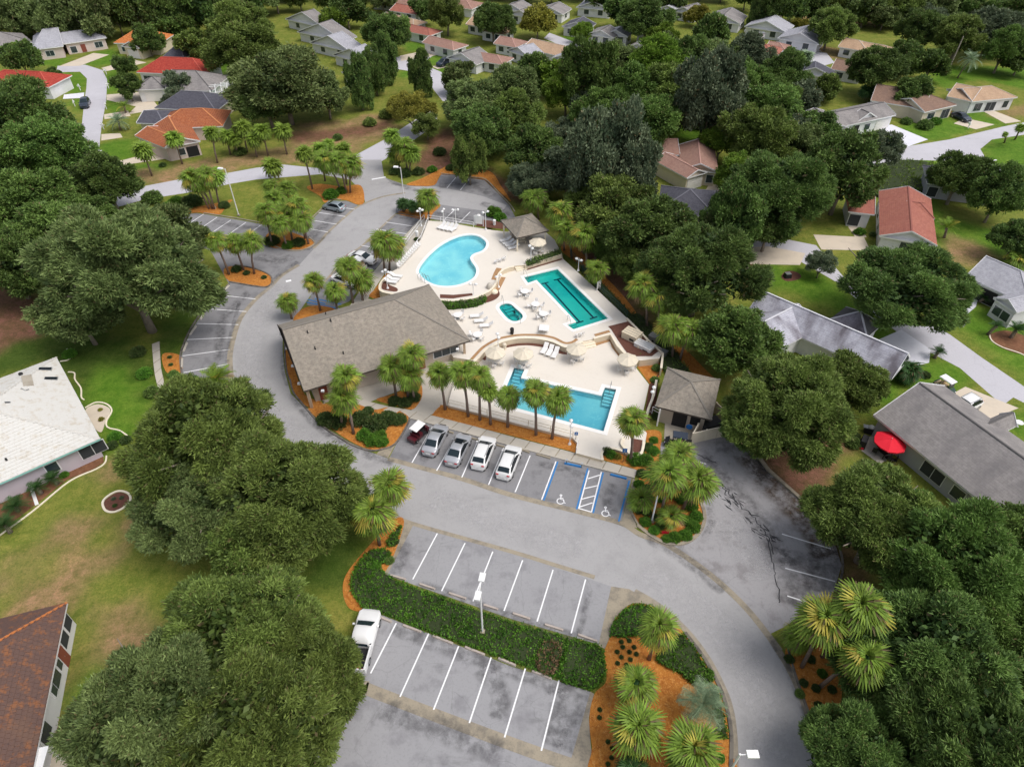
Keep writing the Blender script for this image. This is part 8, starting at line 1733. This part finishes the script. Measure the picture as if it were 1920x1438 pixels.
for x, y, r, k, lb in [(1130 + 8, 846, 10, 'shrub', 'left round shrub in the bed below the single palm'), (1146, 852, 10, 'hedge', 'dark round shrub next to the blue sign'), (1192, 861, 15, 'hedge', 'left half of the clipped hedge below the U shaped wall'), (1210, 862, 14, 'hedge', 'right half of the clipped hedge below the U shaped wall'), (1158, 856, 7, 'yellow', 'small yellowish plant by the sign'),
    (1216, 838, 10, 'shrub', 'upper shrub of three along the service kerb'), (1226, 825, 8, 'hedge', 'small shrub nearest the shed steps'), (1225, 845, 11, 'hedge', 'lower shrub of three along the service kerb'), (1204, 887, 10, 'shrub', 'shrub at the top left of the island'), (1218, 890, 7, 'shrub', 'second shrub at the top left of the island'),
    (1198, 908, 10, 'hedge', 'shrub on the left side of the island'), (1192, 928, 10, 'shrub', 'low shrub behind the left palmetto'), (1198, 955, 10, 'shrub', 'shrub below the left palmetto'), (1210, 978, 11, 'hedge', 'round shrub left of the street light foot'), (1227, 994, 10, 'hedge', 'round shrub at the lower tip of the island'), (1228, 970, 8, 'shrub', 'shrub right of the street light foot'),
    (1277, 935, 12, 'hedge', 'shrub right of the rear palm trunk'), (1296, 948, 13, 'hedge', 'first shrub of the island rim hedge'), (1306, 968, 12, 'hedge', 'second shrub of the island rim hedge'), (1300, 988, 13, 'hedge', 'third shrub of the island rim hedge'), (1286, 1003, 12, 'hedge', 'fourth shrub of the island rim hedge'), (1266, 1007, 12, 'hedge', 'fifth shrub of the island rim hedge'), (1286, 975, 11, 'hedge', 'inner shrub of the island rim hedge'),
    (703, 755 + 40, 22, 'shrub', 'dark shrub behind the clubhouse corner palms'), (610, 785, 16, 'shrub', 'left shrub of the dark hedge at the clubhouse corner'), (632, 790, 18, 'shrub', 'second shrub of the dark hedge at the clubhouse corner'), (675, 785, 18, 'shrub', 'shrub of the dark hedge behind the front palm'), (728, 785, 18, 'shrub', 'shrub of the dark hedge towards the golf cart'), (748, 786, 14, 'shrub', 'right end shrub of the dark hedge by the golf cart'), (690, 770, 10, 'shrub', 'small rounded shrub on top of the dark hedge'), (706, 790, 9, 'oak_deep', 'dark ball shrub in the clubhouse corner bed'),
    (685, 815, 15, 'hedge', 'left shrub of the front group in the clubhouse corner bed'), (712, 815, 12, 'hedge', 'right shrub of the front group in the clubhouse corner bed'), (698, 825, 15, 'hedge', 'front shrub in the clubhouse corner bed'), (716, 828, 12, 'hedge', 'lowest shrub in the clubhouse corner bed'),
    (740, 752, 12, 'shrub', 'left low shrub under the palm trio'), (760, 755, 12, 'shrub', 'middle low shrub under the palm trio'), (776, 745, 12, 'shrub', 'right low shrub under the palm trio'), (772, 730, 12, 'oak_olive', 'pale shrub between the palm trio trunks'),
    (893, 549, 11, 'hedge', 'green shrub at the bend of the serpentine wall'), (905, 542, 8, 'shrub', 'dark shrub on the bend of the serpentine wall'), (855, 545, 8, 'oak_olive', 'small tree shrub before the kidney pool'), (830, 552, 5, 'shrub', 'small plant at the clubhouse roof edge'), (840, 550, 5, 'shrub', 'second small plant at the clubhouse roof edge'), (881, 549, 5, 'shrub', 'small dark plant left of the wall bend'), (951, 490, 8, 'hedge', 'dark shrub beside the three armchairs'),
    (814, 420, 7, 'hedge', 'left plant under the terrace corner palm'), (822, 420, 6, 'hedge', 'right plant under the terrace corner palm'), (781, 449, 5, 'shrub', 'small plant by the ramp pot'), (925, 398, 14, 'hedge', 'large clipped green shrub above the sign board'), (938, 408, 12, 'hedge', 'second clipped green shrub above the pavilion walk'), (918, 424, 7, 'yellow', 'yellow shrub right of the sign board'), (934, 424, 5, 'shrub', 'small shrub right of the globe lamp'),
    (1148, 612, 9, 'oak_olive', 'flowering pale shrub at the foot of the lap pool'), (1168, 604, 8, 'oak_olive', 'second pale shrub at the foot of the lap pool'), (1157, 630, 10, 'hedge', 'shrub left of the large equipment box'), (1168, 645, 12, 'hedge', 'shrub below the large equipment box'), (1175, 657, 11, 'green', 'bright shrub above the corner parasol'), (1195, 672, 14, 'hedge', 'dense shrub right of the corner parasol'), (1215, 668, 12, 'hedge', 'dense shrub below the white equipment box'), (1228, 672, 10, 'shrub', 'shrub at the lower pump wall'), (1232, 690, 9, 'green', 'narrow shrub between wall and shed roof'), (1228, 712, 8, 'green', 'second narrow shrub between wall and shed roof'), (1232, 780, 10, 'shrub', 'shrub in the shade of the shed eave'),
    (360, 378, 18, 'shrub', 'large round bush at the left palm cluster'), (330, 378, 13, 'hedge', 'bush left of the large round one by the far lot'), (315, 385, 9, 'hedge', 'small bush at the left end of the far lot'), (285, 372, 18, 'oak_deep', 'dark bush beside the entrance street'), (300, 392, 12, 'shrub', 'low bush at the far lot corner'), (420, 385, 10, 'shrub', 'low bush right of the palm trunks'),
    (443, 505, 9, 'shrub', 'dark bush at the left of the small orange island'), (462, 512, 6, 'shrub', 'small bush in the middle of the small orange island'), (495, 520, 5, 'shrub', 'tiny bush at the right of the small orange island'), (510, 452, 14, 'shrub', 'dark bush under the palm cluster'), (560, 455, 12, 'shrub', 'bush at the tip of the palm cluster island'), (540, 460, 11, 'hedge', 'middle bush of the palm cluster island'),
    (620, 365, 14, 'hedge', 'low bush in the orange bed at the hatchback'), (640, 358, 10, 'hedge', 'second low bush in the orange bed at the hatchback'), (740, 322, 10, 'shrub', 'hedge piece at the right palm group'), (760, 325, 12, 'shrub', 'second hedge piece at the right palm group'), (785, 322, 11, 'shrub', 'third hedge piece at the right palm group'), (810, 318, 9, 'hedge', 'right hedge piece at the right palm group'), (845, 315, 9, 'shrub', 'bush at the top of the far right bays'), (868, 318, 8, 'shrub', 'second bush at the top of the far right bays'), (824, 285, 12, 'shrub', 'dark upright bush on the leaf litter'), (860, 300, 14, 'oak_olive', 'loose olive shrub on the leaf litter'),
    (693, 230, 12, 'oak_olive', 'round olive bush on the dry verge'), (633, 258, 9, 'oak_deep', 'dark shrub behind the tall palm group'), (725, 215, 14, 'oak_olive', 'wide bush at the town house corner'), (450, 285, 12, 'oak_deep', 'dark cone bush below the verge palms'), (305, 310, 6, 'shrub', 'little bush on the dry lawn'),
    (130, 668 - 4, 12, 'hedge', 'dark bush in the small bed above the white roof'), (185, 840, 9, 'hedge', 'right clipped ball by the screened porch'), (164, 852, 9, 'hedge', 'middle clipped ball by the screened porch'), (145, 862, 9, 'hedge', 'left clipped ball by the screened porch'), (188, 768, 4, 'yellow', 'upper yellow plant in the wavy bed'), (190, 786, 5, 'yellow', 'lower yellow plant in the wavy bed'), (215, 818, 12, 'hedge', 'green bush at the right corner of the white roof'), (235, 825, 10, 'shrub', 'second bush at the right corner of the white roof'), (210, 835, 10, 'shrub', 'bush between the porch and the oak'), (120, 890, 8, 'hedge', 'low bush in the lilac wall bed'),
    (213, 935, 4, 'greygreen', 'left small plant in the oval bed'), (228, 933, 4, 'greygreen', 'right small plant in the oval bed'), (215, 948, 4, 'shrub', 'lower small plant in the oval bed'), (258, 660, 14, 'shrub', 'upper hedge bush along the left walk'), (270, 700, 14, 'hedge', 'middle hedge bush along the left walk'), (285, 735, 14, 'green', 'lower hedge bush along the left walk'), (325, 702, 10, 'green', 'round bush at the end of the small orange patch'), (360, 715, 13, 'hedge', 'bush at the lower end of the curved bays'), (318, 670, 4, 'shrub', 'upper plant of the small orange patch'), (320, 684, 4, 'shrub', 'lower plant of the small orange patch'),
    (1300, 235, 14, 'oak_deep', 'dark round bush in the clearing of the wooded belt'), (1735, 235, 14, 'oak_deep', 'dark bush on the lawn before the brown roof'), (1755, 228, 10, 'hedge', 'second bush on the lawn before the brown roof'), (1700, 228, 10, 'oak_deep', 'bush under the tree at the brown roof'), (1580, 258, 8, 'hedge', 'bush at the front of the white gabled house'), (1735, 655 + 48, 9, 'shrub', 'bush beside the end wall of the stained roof'), (1860, 565, 8, 'hedge', 'hedge bush at the pale roofed house'), (1880, 580, 9, 'hedge', 'second hedge bush at the pale roofed house'), (1900, 592, 9, 'hedge', 'third hedge bush at the pale roofed house'), (1600, 410, 12, 'hedge', 'bush at the left porch of the salmon roof'), (1612, 435, 10, 'hedge', 'bush beside the path to the salmon roof'), (1637, 440, 6, 'oak_deep', 'small round bush at the salmon roof wall'), (1600, 830, 14, 'oak_deep', 'dark bush beside the covered barbecue'),
    (1640, 690, 35, 'green', 'vivid green bush below the stained white roof'), (1604, 818, 9, 'shrub', 'low bush left of the covered barbecue'), (1635, 20 + 90, 10, 'hedge', 'hedge before the tan far roofs'), (1478, 112, 12, 'hedge', 'clipped hedge on the right court'), (1450, 85, 9, 'hedge', 'left shrub at the arched windows'), (1605, 95, 8, 'oak_deep', 'round dark shrub at the tan roof door')]:
    S(x, y, r, lb, k)
for i, (x, y) in enumerate([(1165, 1203), (1180, 1201), (1168, 1213), (1189, 1213), (1157, 1222), (1180, 1222), (1193, 1226), (1165, 1232), (1158, 1243), (1182, 1236), (1175, 1246), (1125, 1330), (1124, 1345), (1140, 1390), (1148, 1402), (1147, 1420), (1140, 1432), (1507, 1280), (1530, 1290), (1560, 1292), (1535, 1322)]):
    S(x, y, 4.2 if i < 17 else 8, 'small dark seedling planted in the orange mulch at the lower right', 'shrub', .9, group='seedlings in the orange mulch')
# hedges and ground cover (uncountable leaves)
def bed_foliage(name, px, h, dens, mat, bl=.19, bw=.062, seed=1, z=0.0, kind='stuff', curve=True, label=None, cat=None, side=True, dead=.03):
    w = W(px, z + h * .6)
    if curve: w = spline(w)
    poly = np.array([(p.x, p.y) for p in w]); rg = np.random.default_rng(seed)
    lo, hi = poly.min(0), poly.max(0)
    A = 0.5 * abs(np.sum(poly[:, 0] * np.roll(poly[:, 1], -1) - poly[:, 1] * np.roll(poly[:, 0], -1))); n = int(A * dens * (np.prod(hi - lo) / A))
    q = rg.uniform(lo, hi, (n, 2)); inside = np.zeros(n, bool); j = len(poly) - 1
    for i in range(len(poly)):
        xi, yi = poly[i]; xj, yj = poly[j]
        c = ((yi > q[:, 1]) != (yj > q[:, 1])) & (q[:, 0] < (xj - xi) * (q[:, 1] - yi) / (yj - yi + 1e-12) + xi); inside ^= c; j = i
    q = q[inside]; hz = h * (.85 + .3 * np.sin(q[:, 0] * 1.3 + 1) * np.sin(q[:, 1] * 1.1) + rg.normal(size=len(q)) * .08)
    P_ = np.stack([q[:, 0], q[:, 1], z + hz], 1); T = np.clip(.5 + .3 * np.sin(q[:, 0] * 2.1) * np.sin(q[:, 1] * 1.7 + 2) + rg.normal(size=len(q)) * .15, 0, 1)
    parts = [tufts(P_, np.tile([0, 0, 1.0], (len(q), 1)), T, 5, bl, bw, rg, 1.0, dead=dead)]
    if side:
        e = []; 
        for i in range(len(w)):
            a, b = w[i], w[(i + 1) % len(w)]; m = int((b - a).length * h * dens * 1.3) + 1
            d = (b - a).normalized(); nn = np.array([d.y, -d.x, 0])
            for _ in range(m):
                s = rg.random(); e.append((np.array([a.x + (b.x - a.x) * s, a.y + (b.y - a.y) * s, z + rg.random() * h]), nn))
        Pe = np.array([x[0] for x in e]); De = np.array([x[1] for x in e]); parts.append(tufts(Pe, De, np.clip(rg.normal(.45, .15, len(Pe)), 0, 1), 5, bl, bw, rg, .9, dead=dead))
    me = np_mesh(name, *join(parts)); o = mesh_obj(name, me, None, M[mat])
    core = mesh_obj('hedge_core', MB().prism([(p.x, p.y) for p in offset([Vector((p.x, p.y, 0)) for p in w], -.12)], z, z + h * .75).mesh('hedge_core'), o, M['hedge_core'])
    if kind: o['kind'] = kind
    return tag(o, label, cat)
M['hedge_core'] = surf('hedge_dark_fill', (.035, .05, .018), .95)  # one even dark green for the solid block inside the leaves
bed_foliage('ground_cover', [(680, 1045), (690, 1042), (735, 1083), (830, 1120), (959, 1166), (1062, 1197), (1052, 1235), (1046, 1270), (985, 1247), (959, 1238), (802, 1183), (715, 1148), (690, 1147), (662, 1112), (660, 1080)], .38, 24, 'hedge', seed=2)
bed_foliage('ground_cover', [(1070, 1200), (1100, 1206), (1126, 1215), (1134, 1240), (1133, 1268), (1110, 1290), (1075, 1282), (1050, 1270), (1058, 1235)], .55, 24, 'hedge', seed=3)
bed_foliage('ground_cover', [(1146, 1190), (1153, 1162), (1178, 1138), (1200, 1133), (1228, 1143), (1205, 1185), (1180, 1192)], .45, 24, 'hedge', seed=4)
bed_foliage('ground_cover', [(1232, 1232), (1262, 1198), (1285, 1192), (1318, 1240), (1338, 1278), (1302, 1282), (1278, 1262), (1250, 1248)], .5, 24, 'hedge', seed=5)
bed_foliage('ground_cover', [(735, 1000), (752, 985), (748, 1003), (738, 1022), (725, 1020)], .4, 24, 'hedge', seed=6)
bed_foliage('ground_cover', [(690, 1035), (712, 1030), (732, 1035), (720, 1055), (700, 1052)], .4, 24, 'hedge', seed=7)
bed_foliage('ground_cover', [(1335, 1290), (1345, 1290), (1358, 1340), (1364, 1385), (1345, 1360)], .4, 14, 'hedge', seed=8)
bed_foliage('clipped_hedge', [(828, 567), (850, 568), (888, 564), (908, 556), (910, 563), (888, 572), (850, 576), (832, 575)], .75, 18, 'hedge', seed=9, z=ZM, kind=None, label='clipped curved hedge below the kidney pool wall at the clubhouse roof', cat='hedge')
bed_foliage('clipped_hedge', [(986, 489), (1050, 468), (1052, 475), (988, 497)], .6, 18, 'oak_deep', seed=10, z=ZU, kind=None, curve=False, label='straight dark green hedge on the wall above the lap pool', cat='hedge')
bed_foliage('ground_cover', [(1085, 505), (1125, 548), (1172, 598), (1215, 636), (1235, 640), (1185, 588), (1135, 535), (1090, 497)], .35, 5, 'shrub', seed=11, curve=False)
bed_foliage('ground_cover', [(1245, 660), (1262, 672), (1290, 690), (1280, 710), (1245, 695), (1242, 670)], .5, 9, 'oak_deep', seed=12)
bed_foliage('ground_cover', [(1185, 595), (1225, 640), (1262, 672), (1275, 668), (1235, 625), (1200, 590)], .4, 7, 'shrub', seed=13)
bed_foliage('ground_cover', [(1530, 282), (1600, 262), (1680, 268), (1700, 278), (1640, 300), (1560, 305)], .5, 2.2, 'bright', bl=.35, bw=.08, seed=14, side=False)
bed_foliage('ground_cover', [(1600, 320), (1700, 300), (1760, 318), (1700, 380), (1650, 370), (1620, 345)], .5, 2.0, 'bright', bl=.35, bw=.08, seed=15, side=False)
bed_foliage('ground_cover', [(1016, 1206), (1050, 1213), (1040, 1262), (1008, 1252)], .62, 14, 'palm_dead', seed=16)
for i, (x, y) in enumerate([(1202, 918), (1215, 915), (1238, 985), (1250, 1010), (1212, 960), (1290, 925), (1240, 935), (1480, 1235), (1500, 1300), (1542, 1262), (1520, 1235), (1300, 1250), (1330, 1262), (1290, 1225), (1345, 1375), (1350, 1420), (738, 1015), (730, 1050), (705, 1062), (690, 1050)]):
    S(x, y, 9, '%s low filler shrub from the left in the near mulch beds' % ortho(sorted([1202, 1215, 1238, 1250, 1212, 1290, 1240.5, 1480, 1500, 1542, 1520, 1300, 1330, 1290.5, 1345, 1350, 738, 730, 705, 690]).index([1202, 1215, 1238, 1250, 1212, 1290, 1240.5, 1480, 1500, 1542, 1520, 1300, 1330, 1290.5, 1345, 1350, 738, 730, 705, 690][i])), ['hedge', 'shrub', 'green'][i % 3], .7)
